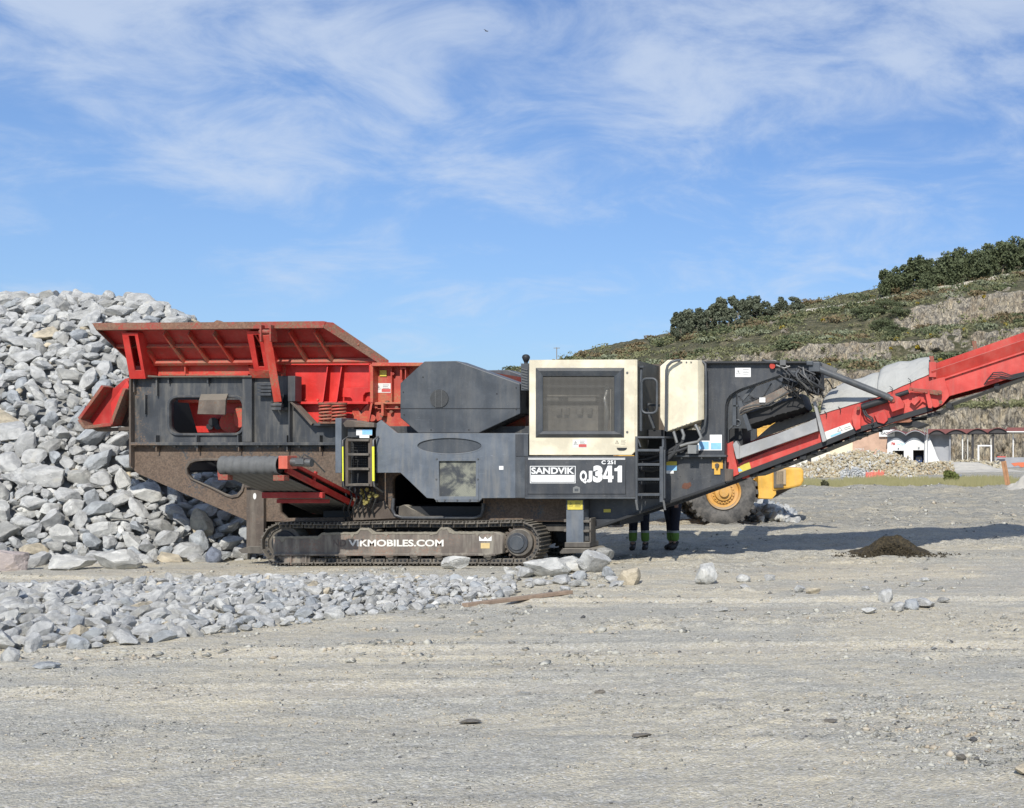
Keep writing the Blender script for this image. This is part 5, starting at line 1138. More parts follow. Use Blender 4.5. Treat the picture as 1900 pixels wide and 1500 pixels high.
mb = MB(); mb.cyl((xm+0.13, Yh, zh+0.05), (xm+0.42, Yh, zh+0.04), 0.062, 16); mb.box(xm+0.22, xm+0.34, Yh-0.08, Yh+0.05, zh+0.02, zh+0.10); mb.tube([(xm+0.3, Yh-0.05, zh+0.10), (xm+0.36, Yh-0.1, zh+0.16), (xm+0.42, Yh, zh+0.10), (xm+0.45, Yh+0.3, zh-0.1)], 0.012, 6); mb.build('hydraulic_motor', M['steel'], SCV, smooth=40)
mb = MB(); mb.cyl((hx0-0.05, Yh, zh), (hx0, Yh, zh), 0.05, 12); mb.box(hx0-0.04, hx0+0.02, Yh-0.06, Yh+0.3, zh-0.16, zh+0.05); mb.box(hx0-0.02, hx0+0.12, Yh-0.08, Yh+0.05, zh-0.21, zh-0.13); mb.box(hx1-0.08, hx1+0.08, Yh-0.06, Yh+0.08, zh-0.22, zh-0.14); mb.build('bearing_block', M['rim'], SCV, bevel=0.005)
# --- rear support legs
RP = BX('rear_leg', 457, 905, 489, 1018, 20.72, 20.80, 'brown'); PL('leg_side', [(489,906),(510,906),(510,944),(489,944)], 20.86, 0.05, 'brown', RP)
par_prism('leg_side', [(510,908),(521,925),(518,960),(508,966)], 20.9, 21.0, 'chassis', RP)
bolts('leg_bolt', [(502.5, 912+k*9) for k in range(5)], 20.86, 0.016, 'steel', RP); BX('leg_cap', 453, 897, 492, 905, 20.66, 20.9, 'brown', RP)
par_prism('leg_foot', [(441,1020),(462,1014),(500,1014),(500,1028),(448,1027)], 20.7, 21.0, 'track', RP)
o = BX('rear_leg', 457, 905, 489, 1018, 20.72, 20.80, 'brown'); o.location.y += 2.2
mb = MB(); pts = ell(472.5,921,3,6,10); mb.prism([P(a,b_,20.715) for a,b_ in pts], (0,0.01,0)); mb.build('worn_decal', M['label'], RP)
# --- crawler tracks
cL, cR = (521.5, 1009.2), (961, 1007.6); rL = 38.5*YN/F; rRr = 40.5*YN/F
c1 = P(*cL, YN); c2 = P(*cR, YN)
def track_loop():
    pts = []; top_n = 200
    a0 = Vector((c2.x, 0, c2.z)); a1 = Vector((c1.x, 0, c1.z))
    for k in range(60): a = -math.pi/2+math.pi*k/60; pts.append(a0+Vector((math.cos(a)*rRr, 0, math.sin(a)*rRr)))
    for k in range(100): f = k/100; p_ = (a0+Vector((0,0,rRr))).lerp(a1+Vector((0,0,rL)), f); p_.z -= 0.012*math.sin(f*math.pi*2)**2; pts.append(p_)
    for k in range(60): a = math.pi/2+math.pi*k/60; pts.append(a1+Vector((math.cos(a)*rL, 0, math.sin(a)*rL)))
    for k in range(100): f = k/100; pts.append((a1-Vector((0,0,rL))).lerp(a0-Vector((0,0,rRr)), f))
    return pts
lp = track_loop(); seg = [(lp[(k+1) % len(lp)]-lp[k]).length for k in range(len(lp))]; tot = sum(seg); NS = 52; pitch = tot/NS
def at_len(s_):
    s_ %= tot; k = 0
    while s_ > seg[k]: s_ -= seg[k]; k += 1
    d = (lp[(k+1) % len(lp)]-lp[k]).normalized(); return lp[k]+d*s_, d
def make_track(dy, near=True):
    mb = MB()
    for k in range(NS):
        p_, d = at_len(k*pitch); n_ = Vector((d.z, 0, -d.x)); h_ = pitch*0.47; p_ = p_-n_*0.0
        q_ = [p_-d*h_, p_+d*h_*0.92]
        y0, y1 = YN, YN+0.5
        def pt(a, off, y): return Vector((a.x+n_.x*off, y, a.z+n_.z*off))
        mb.hexa([pt(q_[0],-0.030,y0), pt(q_[1],-0.030,y0), pt(q_[1],-0.030,y1), pt(q_[0],-0.030,y1), pt(q_[0],-0.012,y0), pt(q_[1],-0.012,y0), pt(q_[1],-0.012,y1), pt(q_[0],-0.012,y1)])
        for off in (-0.9, -0.1, 0.6):
            a = p_+d*h_*off; b_ = a+d*0.018; mb.hexa([pt(a,-0.013,y0+0.01), pt(b_,-0.013,y0+0.01), pt(b_,-0.013,y1-0.01), pt(a,-0.013,y1-0.01), pt(a,0.012,y0+0.01), pt(b_,0.012,y0+0.01), pt(b_,0.012,y1-0.01), pt(a,0.012,y1-0.01)])
    tr = mb.build('crawler_track', M['track'], CR, bevel=0.003)
    for y in (YN+0.10, YN+0.36):     # link chains inside the shoes
        mb = MB()
        for k in range(NS):
            p_, d = at_len(k*pitch); n_ = Vector((d.z, 0, -d.x))
            a, b_ = p_-d*pitch*0.5-n_*0.058, p_+d*pitch*0.42-n_*0.058
            mb.bar(Vector((a.x, y, a.z)), Vector((b_.x, y, b_.z)), 0.05, 0.060, (0,1,0) if abs(d.z) > 0.999 else (0,0,1))
        mb.build('link_chain', M['track'], tr, bevel=0.008)
    mb = MB()
    for k in range(NS):
        for e in (-0.20, 0.16):
            p_, d = at_len((k+e)*pitch); n_ = Vector((d.z, 0, -d.x)); c_ = p_-n_*0.058; mb.cyl(Vector((c_.x, YN+0.065, c_.z)), Vector((c_.x, YN+0.10, c_.z)), 0.019, 8)
    mb.build('link_pins', M['dark'], tr)
    fr = PL('track_frame', [(506.5,997),(590,996),(597,990),(663,989),(668,981),(684,981),(690,989),(812,988.5),(816,980),(832,979.5),(838,988),(919.5,988),(933,994),(933,1027),(919.5,1031),(506.5,1031)], YN+0.03, 0.44, 'frame', None, bevel=0.010); fr.parent = tr
    mb = MB(); mb.pbox(506, 1027.5, 919, 1031.5, YN+0.0, YN+0.03); o = mb.build('frame_flange', M['frame'], tr, bevel=0.004, local=True)
    rm_ = random.Random(12); top = []; bot = []
    for k in range(110):
        px = 507+k*3.75; ty = float(np.interp(px, [506, 590, 597, 663, 668, 684, 690, 812, 816, 832, 838, 919], [997, 996, 990, 989, 981, 981, 989, 988.5, 980, 979.5, 988, 988]))
        top.append((px, ty-0.8-rm_.random())); dr = 2.2+1.6*rm_.random(); dr += 7*rm_.random() if rm_.random() < 0.22 else 0; bot.append((px, ty+dr))
    md_ = PL('dried_mud', top+bot[::-1], YN+0.022, 0.02, 'mud', None, bevel=0.001); md_.parent = tr
    # sprocket, hub, idler
    def disc(cp, r, y0, y1, nm, mt, n=32, bevel=0.01):
        c_ = P(*cp, YN); mbb = MB(); mbb.cyl((c_.x, y0, c_.z), (c_.x, y1, c_.z), r, n); return mbb.build(nm, M[mt], tr, smooth=35, bevel=bevel, local=True)
    sp_ = MB(); c_ = P(*cR, YN)
    for k in range(22):
        a = 2*math.pi*k/22; u = Vector((math.cos(a), 0, math.sin(a))); v = Vector((-u.z, 0, u.x)); q_ = Vector((c_.x, YN+0.12, c_.z))
        sp_.hexa([q_+u*0.235-v*0.028, q_+u*0.235+v*0.028, q_+u*0.235+v*0.028+Vector((0,.06,0)), q_+u*0.235-v*0.028+Vector((0,.06,0)), q_+u*0.285-v*0.012, q_+u*0.285+v*0.012, q_+u*0.285+v*0.012+Vector((0,.06,0)), q_+u*0.285-v*0.012+Vector((0,.06,0))])
    sp_.cyl((c_.x, YN+0.12, c_.z), (c_.x, YN+0.18, c_.z), 0.245, 32); sp_.build('sprocket', M['brown'], tr, bevel=0.004, local=True)
    disc(cR, 0.215, YN+0.05, YN+0.3, 'gearbox', 'track', 28); disc((959,1008), 0.165, YN+0.02, YN+0.1, 'hub_cover', 'grey', 20); disc((958,1008), 0.120, YN+0.0, YN+0.05, 'hub_cap', 'guard', 12, 0.008)
    disc(cL, 0.262, YN+0.10, YN+0.40, 'idler', 'track', 36, 0.02); disc(cL, 0.20, YN+0.08, YN+0.42, 'idler_disc', 'dark', 30, 0.01)
    for px in (635, 680, 722, 767, 813, 859, 904):
        c_ = P(px, 1033, YN); mbb = MB(); mbb.cyl((c_.x, YN+0.08, c_.z), (c_.x, YN+0.13, c_.z), 0.088, 22); mbb.cyl((c_.x, YN+0.13, c_.z), (c_.x, YN+0.36, c_.z), 0.072, 22); mbb.cyl((c_.x, YN+0.05, c_.z), (c_.x, YN+0.08, c_.z), 0.058, 18); r_ = mbb.build('track_roller', M['track'], tr, smooth=35, local=True)
    mbb = MB()
    for px in (635, 680, 722, 767, 813, 859, 904): c_ = P(px-1, 1031, YN); mbb.box(c_.x-0.062, c_.x+0.062, YN+0.02, YN+0.06, c_.z-0.035, c_.z+0.04)
    mbb.build('roller_cap', M['frame'], tr, bevel=0.014, local=True)
    mbb = MB(); mbb.prism([P(x_, y_, YN+0.03) for x_, y_ in ((514,1032),(575,1032),(575,1047),(570,1048),(545,1050),(530,1046))], (0, 0.3, 0)); mbb.pbox(538, 1031, 540.5, 1049, YN, YN+0.04); mbb.pbox(566, 1031, 568.5, 1049, YN, YN+0.04); mbb.build('track_guide', M['frame'], tr, bevel=0.006, local=True)
    if dy: tr.location.y += dy
    return tr, fr
tr1, fr1 = make_track(0)
tr2, fr2 = make_track(2.15)
# worn lettering on the near frame
m, t, b = newmat('worn_white_lettering'); p, g = pos(t)
sp = N(t, 'ShaderNodeSeparateXYZ'); L(t, p, sp.inputs[0]); nz_ = noise_(t, p, 22, 3, 0.6, 0.2, (1, 1, 1))
x_v = (649-VPX)*YN/F
thr = math_(t, 'ADD', nz_, ramp(t, sp.outputs[0], x_v-0.05, x_v+0.30, -0.02, 0.12))
L(t, mixc(t, ramp(t, thr, 0.42, 0.46), (0.085, 0.062, 0.052), (0.74, 0.72, 0.66)), b.inputs['Base Color']); b.inputs['Roughness'].default_value = 0.7; M['wornw'] = m
o = text('lettering', 'VIKMOBILES.COM', 646.5, 1001.6, 823, 1014.4, YN+0.026, m, None, 0.03, 0.003); o.parent = fr1
o = text('faded_lettering', 'ND', 618, 1001.6, 642, 1014.8, YN+0.0275, flat('faded_ink', (0.13, 0.105, 0.09), 0.8, nz=0.3, sc=18), None, 0.02, 0.002); o.parent = fr1
mb = MB(); mb.prism([P(x_, y_, YN+0.026) for x_, y_ in ((889,995),(889,1004),(912,1004),(912,995),(909,998),(904,1001),(900,996),(897,1001),(893,1000))], (0,0.004,0)); mb.build('torn_sticker', M['white'], fr1, local=True)
mb = MB(); mb.pbox(892, 1008, 908.5, 1018, YN+0.026, YN+0.03); mb.build('yellow_sticker', flat('pale_yellow', (0.62, 0.47, 0.22), 0.6), fr1, local=True)
# axle beam joining the tracks
mb = MB(); mb.pbox(600, 940, 900, 1000, 20.95, 22.5); mb.build('axle_frame', M['dark'], CR)
mb = MB(); mb.pbox(1003, 973, 1052, 986, 20.92, 21.1); mb.build('cross_tube', M['track'], CR, bevel=0.006)
# --- power pack
YC = 20.30
CB = PL('power_pack', [(981.6,668),(1178.5,667.3),(1178.5,838),(1172,845),(981.6,845)], YC, 0.06, 'cream', holes=[[(995,683.7),(1157.5,683.7),(1157.5,811.7),(995,811.7)]], bevel=0.008)
mb = MB(); mb.pbox(1178.5, 667.5, 1182, 845, YC+0.0, YC+0.06); mb.build('door_edge', M['cream'], CB, bevel=0.008)
mb = MB(); o_ = [(995,683.7),(1157.5,683.7),(1157.5,811.7),(995,811.7)]; i_ = [(1007,698),(1140.5,698),(1140.5,801),(1007,801)]; md = [(1001,689),(1151.5,689),(1151.5,805.5),(1001,805.5)]
mb.add([P(x_,y_,YC+0.006) for x_,y_ in o_]+[P(x_,y_,YC-0.05) for x_,y_ in md]+[P(x_,y_,YC-0.012) for x_,y_ in i_], [(k, (k+1) % 4, 4+(k+1) % 4, 4+k) for k in range(4)]+[(4+k, 4+(k+1) % 4, 8+(k+1) % 4, 8+k) for k in range(4)])
o = mb.build('grille_frame', M['guard'], CB); s_ = o.modifiers.new('s', 'SOLIDIFY'); s_.thickness = 0.012
bolts('frame_bolt', [(997,x_) for x_ in (695,721,747,773,799)]+[(1155.6,x_) for x_ in (695,721,747,773,799)]+[(x_,685.3) for x_ in (1007,1042,1077,1111,1146)], YC+0.004, 0.010, 'steel', CB, 0.012)
m, t, b = newmat('expanded_mesh'); p, g = pos(t)
sp = N(t, 'ShaderNodeSeparateXYZ'); L(t, p, sp.inputs[0])
def grid(ax, sc__): return math_(t, 'GREATER_THAN', math_(t, 'FRACT', math_(t, 'MULTIPLY', sp.outputs[ax], sc__)), 0.72)
gmk = math_(t, 'MAXIMUM', grid(0, 55), grid(2, 55))
tr_ = N(t, 'ShaderNodeBsdfTransparent'); mx = N(t, 'ShaderNodeMixShader'); out = t.nodes['Material Output']
b.inputs['Base Color'].default_value = (0.15, 0.145, 0.13, 1); b.inputs['Roughness'].default_value = 0.6
L(t, gmk, mx.inputs[0]); L(t, tr_.outputs[0], mx.inputs[1]); L(t, b.outputs[0], mx.inputs[2]); L(t, mx.outputs[0], out.inputs[0]); M['expmesh'] = m
mb = MB(); mb.pbox(1006, 697, 1141.5, 802, YC-0.004, YC-0.002); mb.build('grille_mesh', m, CB)
# engine bay
mb = MB(); mb.pbox(984, 672, 1178, 845, YC+0.85, YC+0.88); mb.build('bay_back', M['brown'], CB)
mb = MB(); mb.pbox(984, 669, 1181, 672, YC+0.05, YC+1.40); mb.build('roof', M['cream'], CB)
mb = MB(); mb.box(*(XZ(983,0,YC)[0], XZ(985.5,0,YC)[0]), YC+0.05, YC+1.35, XZ(0,845,YC)[1], XZ(0,669,YC)[1]); mb.box(*(XZ(1177,0,YC)[0], XZ(1180.5,0,YC)[0]), YC+0.05, YC+1.40, XZ(0,845,YC)[1], XZ(0,668.5,YC)[1]); mb.build('side_wall', paint('olive_grey_paint', (0.13, 0.125, 0.10), 0.05, 0.3, 0.6), CB)
eng = flat('engine_castings', (0.20, 0.18, 0.145), 0.6, nz=0.4, sc=9)
mb = MB(); mb.pbox(1012, 753, 1110, 800, YC+0.35, YC+0.8); mb.pbox(1015, 715, 1120, 719, YC+0.3, YC+0.5); mb.pbox(1012, 733, 1112, 737, YC+0.3, YC+0.5); mb.pbox(1053, 738, 1105, 745, YC+0.28, YC+0.5); mb.pbox(1012, 738, 1036, 744, YC+0.28, YC+0.5)
for px in (1036, 1050, 1075, 1093): mb.pbox(px-5, 757, px+5, 770, YC+0.28, YC+0.42)
mb.pbox(1120, 715, 1124, 802, YC+0.3, YC+0.4); mb.pbox(1131, 722, 1134, 802, YC+0.2, YC+0.3)
mb.build('engine', eng, CB, bevel=0.012)
mb = MB(); mb.tube([P(1128,720,YC+.3), P(1122,740,YC+.2), P(1127,765,YC+.2), P(1124,800,YC+.3)], 0.03, 8);  mb.build('engine_pipe', M['silver'], CB, smooth=50)
def sticker(px0, py0, px1, py1, Y, par, tri=True, red=False, lines=True, base='label'):
    o = BX('sticker', px0, py0, px1, py1, Y-0.004, Y-0.001, base, par, None); w_, h_ = px1-px0, py1-py0; mb = MB()
    def bx(a, b_, c_, d_): mb.pbox(px0+w_*a, py0+h_*b_, px0+w_*c_, py0+h_*d_, Y-0.006, Y-0.004)
    if lines:
        for k in range(4): bx(0.50, 0.16+0.17*k, 0.50+0.38-0.06*(k % 2), 0.20+0.17*k)
    if tri:
        for a, b_ in (((.20,.18),(.08,.62)), ((.20,.18),(.34,.62)), ((.08,.62),(.34,.62))): mb.bar(P(px0+w_*a[0], py0+h_*a[1], Y-0.005), P(px0+w_*b_[0], py0+h_*b_[1], Y-0.005), 0.003, 0.006, (0,1,0))
        bx(0.19, 0.35, 0.23, 0.52)
    mb.build('sticker_print', M['ink'], o, local=False)
    if red: mb = MB(); mb.pbox(px0+w_*0.42, py0+h_*0.58, px0+w_*0.97, py0+h_*0.92, Y-0.007, Y-0.006); mb.build('sticker_band', M['labred'], o)
    return o
sticker(1062.6, 816, 1089, 831, YC, CB, red=True); sticker(1140, 814.5, 1164, 829, YC, CB, base='cream'); sticker(696, 711.5, 725, 729, 20.92, JW, red=True)
BX('sticker', 704.5, 687.5, 717, 698.5, 20.90, 20.915, 'laby', JW, None)
mb = MB(); mb.prism([P(x_,y_,YC-0.006) for x_,y_ in ((1144,831),(1163.5,831),(1162,834.5),(1158,836.5),(1149,836.5),(1145.5,834.5))], (0,0.02,0)); mb.build('door_latch', M['dark'], CB)
for py in (692, 802): mb = MB(); c_ = P(1164, py, YC); mb.cyl(c_-Vector((0,.012,0)), c_, 0.017, 14); mb.build('door_bolt', M['steel'], CB, smooth=40)
# muffler guard and cap left of the pack
MF = BX('muffler_guard', 966.5, 675, 981, 725, 20.45, 20.7, 'guard'); mb = MB()
for k in range(8): a = P(968, 684+k*5, 20.44); mb.bar(a, P(979, 680+k*5+7, 20.44), 0.016, 0.012, (0,1,0))
mb.build('guard_slots', M['steel'], MF)
mb = MB(); c_ = P(976, 664, 20.6); pts = [(0.0,-0.07),(0.035,-0.065),(0.05,-0.03),(0.062,0.0),(0.055,0.03),(0.03,0.05),(0.0,0.055)]
ring = [];
for r_, z_ in pts: ring.append((c_+Vector((0,0,z_)), max(r_, 0.002)))
mb.tube([a for a, _ in ring], [r_ for _, r_ in ring], 16); mb.cyl(P(976,676,20.6), P(976,668,20.6), 0.03, 12); mb.build('exhaust_cap', M['dark'], MF, smooth=60)
# lower panel with the lettering
LP = PL('lower_panel', [(974,846.5),(1178.5,846.5),(1178.5,922.5),(974,924)], 20.32, 1.2, 'grey', bevel=0.006)
PL('panel_door', [(978.5,855),(1160.7,855),(1160.7,917),(978.5,917)], 20.305, 0.02, 'grey', LP, bevel=0.004)
mb = MB(); mb.pbox(980, 850, 1160, 851.3, 20.312, 20.318); mb.pbox(980, 852.3, 1160, 853.3, 20.312, 20.318); mb.build('white_stripe', M['white'], LP)
SG = PL('logo_frame', [(983.3,865),(1068,865),(1068,897),(983.3,897)], 20.302, 0.003, 'white', LP, holes=[[(984.6,866.2),(1066.8,866.2),(1066.8,895.8),(984.6,895.8)]], bevel=0.0005)
text('lettering', 'SANDVIK', 985.8, 867.6, 1065.5, 879.8, 20.302, M['white'], LP, 0.03, 0.003)
PL('logo_bar', [(985.5,881.6),(1066,881.6),(1066,894.4),(985.5,894.4)], 20.302, 0.003, 'white', LP, bevel=0.0005)
text('lettering', 'Q', 1075.8, 873.5, 1089, 897.5, 20.302, M['white'], LP, 0.05, 0.003)
PL('lettering', [(1092.5,874),(1099,874),(1099,890),(1097.5,894),(1094,895.5),(1089.5,895.2),(1089.5,890),(1092.5,890)], 20.302, 0.003, 'white', LP, bevel=0.0003)
text('lettering', '3', 1100.6, 864.0, 1118.2, 895.6, 20.302, M['white'], LP, 0.07, 0.003)
PL('lettering', [(1127.5,864.3),(1135.5,864.3),(1135.5,883),(1138.3,883),(1138.3,889),(1135.5,889),(1135.5,895.2),(1128.2,895.2),(1128.2,889),(1118.8,889),(1118.8,883.5)], 20.302, 0.003, 'white', LP, holes=[[(1128.2,871.5),(1128.2,883),(1124.3,883)]], bevel=0.0003)
PL('lettering', [(1148,864.3),(1154,864.3),(1154,895.2),(1146,895.2),(1146,874.5),(1140,874.5),(1140,869.5),(1144.5,868.5)], 20.302, 0.003, 'white', LP, bevel=0.0003)
text('lettering', 'C 251', 1116, 854.6, 1142, 861.8, 20.302, M['white'], LP, 0.035, 0.003)
PL('badge', [(1063,905),(1069,902),(1076,905),(1076,915),(1063,915)], 20.298, 0.008, 'silver', LP, bevel=0.002); PL('badge_core', [(1066,907),(1073,907),(1073,912),(1066,912)], 20.294, 0.004, 'guard', LP, bevel=0.001)
mb = MB(); mb.pbox(974, 922.5, 1178.5, 926, 20.305, 20.34); mb.build('panel_sill', M['guard'], LP, bevel=0.004)
BX('red_beam', 1005, 932, 1046, 955, 20.95, 21.2, 'redworn'); par_prism('red_gusset', [(975,960),(992,944),(1005,958),(1005,962)], 20.92, 21.0, 'redworn')
# --- stabiliser leg
ST = BX('stabiliser_leg', 1050.5, 926, 1082.5, 1008, 20.45, 20.72, 'bluegrey'); BX('leg_head', 1050, 925, 1083, 946, 20.44, 20.74, 'grey', ST)
sticker(1053, 929, 1081, 946, 20.44, ST, base='laby')
BX('leg_base', 1047.6, 1007, 1094.5, 1015.7, 20.40, 20.85, 'track', ST); par_prism('leg_foot', [(1044,1018),(1096,1018),(1101,1021),(1094,1026),(1040,1028),(1038,1025)], 20.3, 20.95, 'track', ST)
mb = MB()
for y_ in (966, 984): mb.pbox(1082, y_, 1096, y_+4, 20.45, 20.7); mb.pbox(1046, y_-2, 1051, y_+3, 20.45, 20.7)
mb.pbox(1093.5, 962, 1096.5, 1008, 20.45, 20.7); mb.pbox(1083, 950, 1085, 1008, 20.6, 20.72)
mb.build('leg_bracket', M['track'], ST, bevel=0.003)
mb = MB()
for px in (1087.5, 1091): mb.cyl(P(px, 960, 20.55), P(px, 1004, 20.55), 0.015, 8)
mb.build('leg_rod', M['steel'], ST, smooth=40)
# --- lower tail frame and belly
TF = PL('tail_frame', [(1060,924),(1234,924),(1234,848),(1346,848),(1346,894),(1234,935),(1100,979),(1060,979)], 20.76, 0.08, 'grey')
o = PL('far_tail_frame', [(1060,924),(1234,924),(1234,848),(1346,848),(1346,894),(1234,935),(1100,979),(1060,979)], 20.76, 0.08, 'grey'); o.location.y += 1.75
mb = MB(); a_ = P(1100,979,20.70); b_ = P(1346,894,20.70); mb.bar(a_+Vector((0,0.1,-0.02)), b_+Vector((0,0.1,-0.02)), 0.26, 0.04, (0,0,1)); mb.bar(P(1346,894,20.7)+Vector((0,.1,0)), P(1360,889,20.7)+Vector((0,.1,0)), 0.2, 0.05); mb.build('bottom_flange', M['dark'], TF, bevel=0.004)
mb = MB(); mb.pbox(1180, 845, 1235, 925, 20.9, 22.4); mb.pbox(1000, 925, 1150, 975, 21.0, 22.4); mb.build('inner_body', M['dark'], TF)
PL('corner_plate', [(1344,846),(1346,846),(1346,870),(1359.6,871),(1359.6,891.6),(1344.7,894)], 20.70, 0.06, 'brown', TF)
BX('top_flange', 1234, 844.5, 1347, 848.5, 20.62, 20.78, 'guard', TF, 0.004)
bolts('frame_bolt', [(1265,850.5),(1302,850.5),(1336,850.5)], 20.74, 0.016, 'silver', TF); bolts('bolt_hole', [(1258,872),(1285,866),(1258,889),(1285,889),(1262,885),(1318,893),(1300,880)], 20.759, 0.008, 'black', TF, 0.003)
M['rustspot'] = flat('rust_blister', (0.13, 0.06, 0.04), 0.9, nz=0.3, sc=30)
PL('rust_patch', [(1266,900),(1270,896),(1275,897),(1281,895),(1283,901),(1278,907),(1272,908),(1265,906)], 20.756, 0.003, 'rustspot', TF, bevel=0.0005)
o = BX('sticker', 1236.5, 856.5, 1255.8, 874, 20.752, 20.758, 'laby', TF, None); BX('sticker_band', 1236.5, 864, 1255.8, 873.5, 20.750, 20.752, 'blue', o, None); BX('sticker', 1236.5, 873.5, 1250, 879, 20.751, 20.757, 'white', TF, None)
YP = PL('yellow_plate', [(1321,854),(1325,857),(1337,857),(1341,853),(1341,870),(1336.5,870),(1336.5,881),(1325,881),(1325,870),(1321,870)], 20.74, 0.02, M['amber'], TF, bevel=0.002)
mb = MB(); c_ = P(1331, 863.5, 20.74); mb.cyl(c_-Vector((0,.04,0)), c_, 0.032, 14); mb.cyl(c_-Vector((0,.05,0.035)), c_-Vector((0,0,.035)), 0.016, 10); mb.build('shackle', M['track'], YP, smooth=40)
BX('name_plate', 1120, 945, 1133, 951, 20.75, 20.758, M and 'laby', TF, None)
# --- big tail wall with the cut-out
TW = PL('tail_wall', [(1307.4,673),(1519.5,673),(1519.5,689),(1470,692),(1449,696),(1420,706),(1396,714.6),(1376,721),(1364,727),(1354,734),(1348.5,742),(1346,752),(1345,765),(1344.7,847),(1234,847),(1234,840),(1296,838),(1300,790),(1306,770)], 20.74, 0.06, 'grey')
mb = MB(); mb.pbox(1307, 670.5, 1520, 674.5, 20.64, 20.80); mb.build('top_flange', M['dark'], TW, bevel=0.004)
pts = [P(x_,y_,20.80) for x_,y_ in ((1449,697),(1420,707),(1396,715.6),(1376,722),(1364,728),(1355,735),(1349.5,743),(1347,753),(1346,765),(1345.7,846))]; mb = MB()
for k in range(len(pts)-1): a, c_ = pts[k], pts[k+1]; mb.hexa([a, c_, c_+Vector((0,.16,0)), a+Vector((0,.16,0)), a+Vector((.008,0,-.014)), c_+Vector((.008,0,-.014)), c_+Vector((.008,.16,-.014)), a+Vector((.008,.16,-.014))])
mb.build('cutout_flange', M['guard'], TW)
FTW = PL('far_tail_wall', [(1307.4,674),(1519.5,674),(1519.5,689),(1470,692),(1449,700),(1396,722),(1376,735),(1366,760),(1366,847),(1300,847)], 20.74, 0.06, 'guard'); FTW.location.y += 1.75
sticker(1364, 682.8, 1393, 700, 20.735, TW, base='white'); o = BX('sticker', 1294.6, 818, 1339.4, 836, 20.728, 20.734, 'white', TW, None); BX('sticker', 1317, 807, 1339.4, 818, 20.728, 20.734, 'white', TW, None); BX('sticker_print', 1297, 820, 1315, 834, 20.724, 20.728, 'blue', o, None); BX('sticker_print', 1319, 822, 1338, 834, 20.724, 20.728, 'blue', o, None)
mb = MB(); mb.cyl(P(1433,679.5,20.66), P(1433,679.5,20.74), 0.045, 16); mb.build('red_cap', M['redworn'], TW, smooth=40)
mb = MB(); mb.tube([P(1416,668,20.7), P(1425,671,20.66), P(1438,670,20.66), P(1447,674,20.66), P(1465,682,20.64)], 0.018, 8); mb.tube([P(1440,678,20.62), P(1455,684,20.6), P(1466,680,20.62)], 0.02, 8); mb.pbox(1447, 668, 1458, 678, 20.6, 20.75); mb.build('valve', M['steel'], TW, smooth=50)
mb = MB(); mb.pbox(1500, 672, 1521, 690, 20.55, 20.85); mb.pbox(1458, 688, 1500, 697, 20.6, 20.75); mb.pbox(1496,670,1508,678,20.5,20.7); mb.build('hinge_block', M['guard'], TW, bevel=0.012)
par_prism('black_head', [(1498,692),(1523,690),(1524,722),(1512,733),(1496,728)], 20.9, 21.3, 'black')
# magnet belt (overband separator) hung in the cut-out
def slant(name, pts2, Y0, Y1, mat, par=CR, **k): return par_prism(name, pts2, Y0, Y1, mat, par, **k)
MG = empty
b0, b1 = P(1382, 779, 20.95), P(1490, 745, 20.95); ax = (b1-b0).normalized(); upv = Vector((-ax.z, 0, ax.x))
if upv.z < 0: upv = -upv
mb = MB(); n_ = 40; ring_n = 20; vs = []; fs = []
for j in range(n_+1):
    f = j/n_; c_ = b0.lerp(b1, f)+Vector((0, 0.45, 0)); r_ = 0.155*(1+0.03*math.sin(j*1.7))*(0.92 if j in (0, n_) else 1); sag = 0.02*math.sin(f*9)
    if j % 8 in (3,): r_ *= 1.10
    for q_ in range(ring_n):
        a = 2*math.pi*q_/ring_n; u = math.cos(a); v = math.sin(a)
        yy = (0.45 if u > 0 else -0.45)*min(1, abs(u)*1.4); vs.append(tuple(c_+Vector((0, yy, 0))+upv*(v*r_+sag*0.4*u)))
for j in range(n_):
    for q_ in range(ring_n): fs.append((j*ring_n+q_, j*ring_n+(q_+1) % ring_n, (j+1)*ring_n+(q_+1) % ring_n, (j+1)*ring_n+q_))
fs += [tuple(range(ring_n))[::-1], tuple(range(n_*ring_n, (n_+1)*ring_n))]
mb.add(vs, fs); MG = mb.build('magnet_belt', M['black'], CR, smooth=50)
slant('magnet_frame', [(1371,762),(1374,757),(1455,718),(1474,716),(1476,724),(1462,731),(1373,771)], 20.80, 20.90, 'frame', MG); slant('magnet_frame', [(1368,746),(1376,744),(1395,798),(1387,800)], 20.82, 20.90, 'guard', MG)
mb = MB(); mb.tube([P(1373,764,20.76), P(1380,757,20.74), P(1400,752,20.74), P(1425,750,20.74), P(1445,738,20.74), P(1462,727,20.74), P(1478,722,20.76)], 0.014, 8); mb.tube([P(1372,768,20.8), P(1400,758,20.78), P(1430,753,20.78), P(1460,735,20.8)], 0.010, 6); mb.build('hydraulic_hose', M['steel'], MG, smooth=50)
BX('magnet_tag', 1409, 738, 1420, 747, 20.77, 20.79, 'white', MG, None)
mb = MB(); mb.pbox(1359, 728, 1366, 790, 20.85, 20.95); mb.bar(P(1378,742,20.9), P(1400,716,20.9), 0.05, 0.05, (0,1,0)); mb.bar(P(1438,702,20.9), P(1458,716,20.9), 0.03, 0.06, (0,1,0)); mb.pbox(1360,752,1380,755,20.85,20.95); mb.bar(P(1352,797,20.95), P(1372,780,20.95), 0.03,0.05,(0,1,0)); mb.build('magnet_bracket', M['guard'], MG, bevel=0.004)
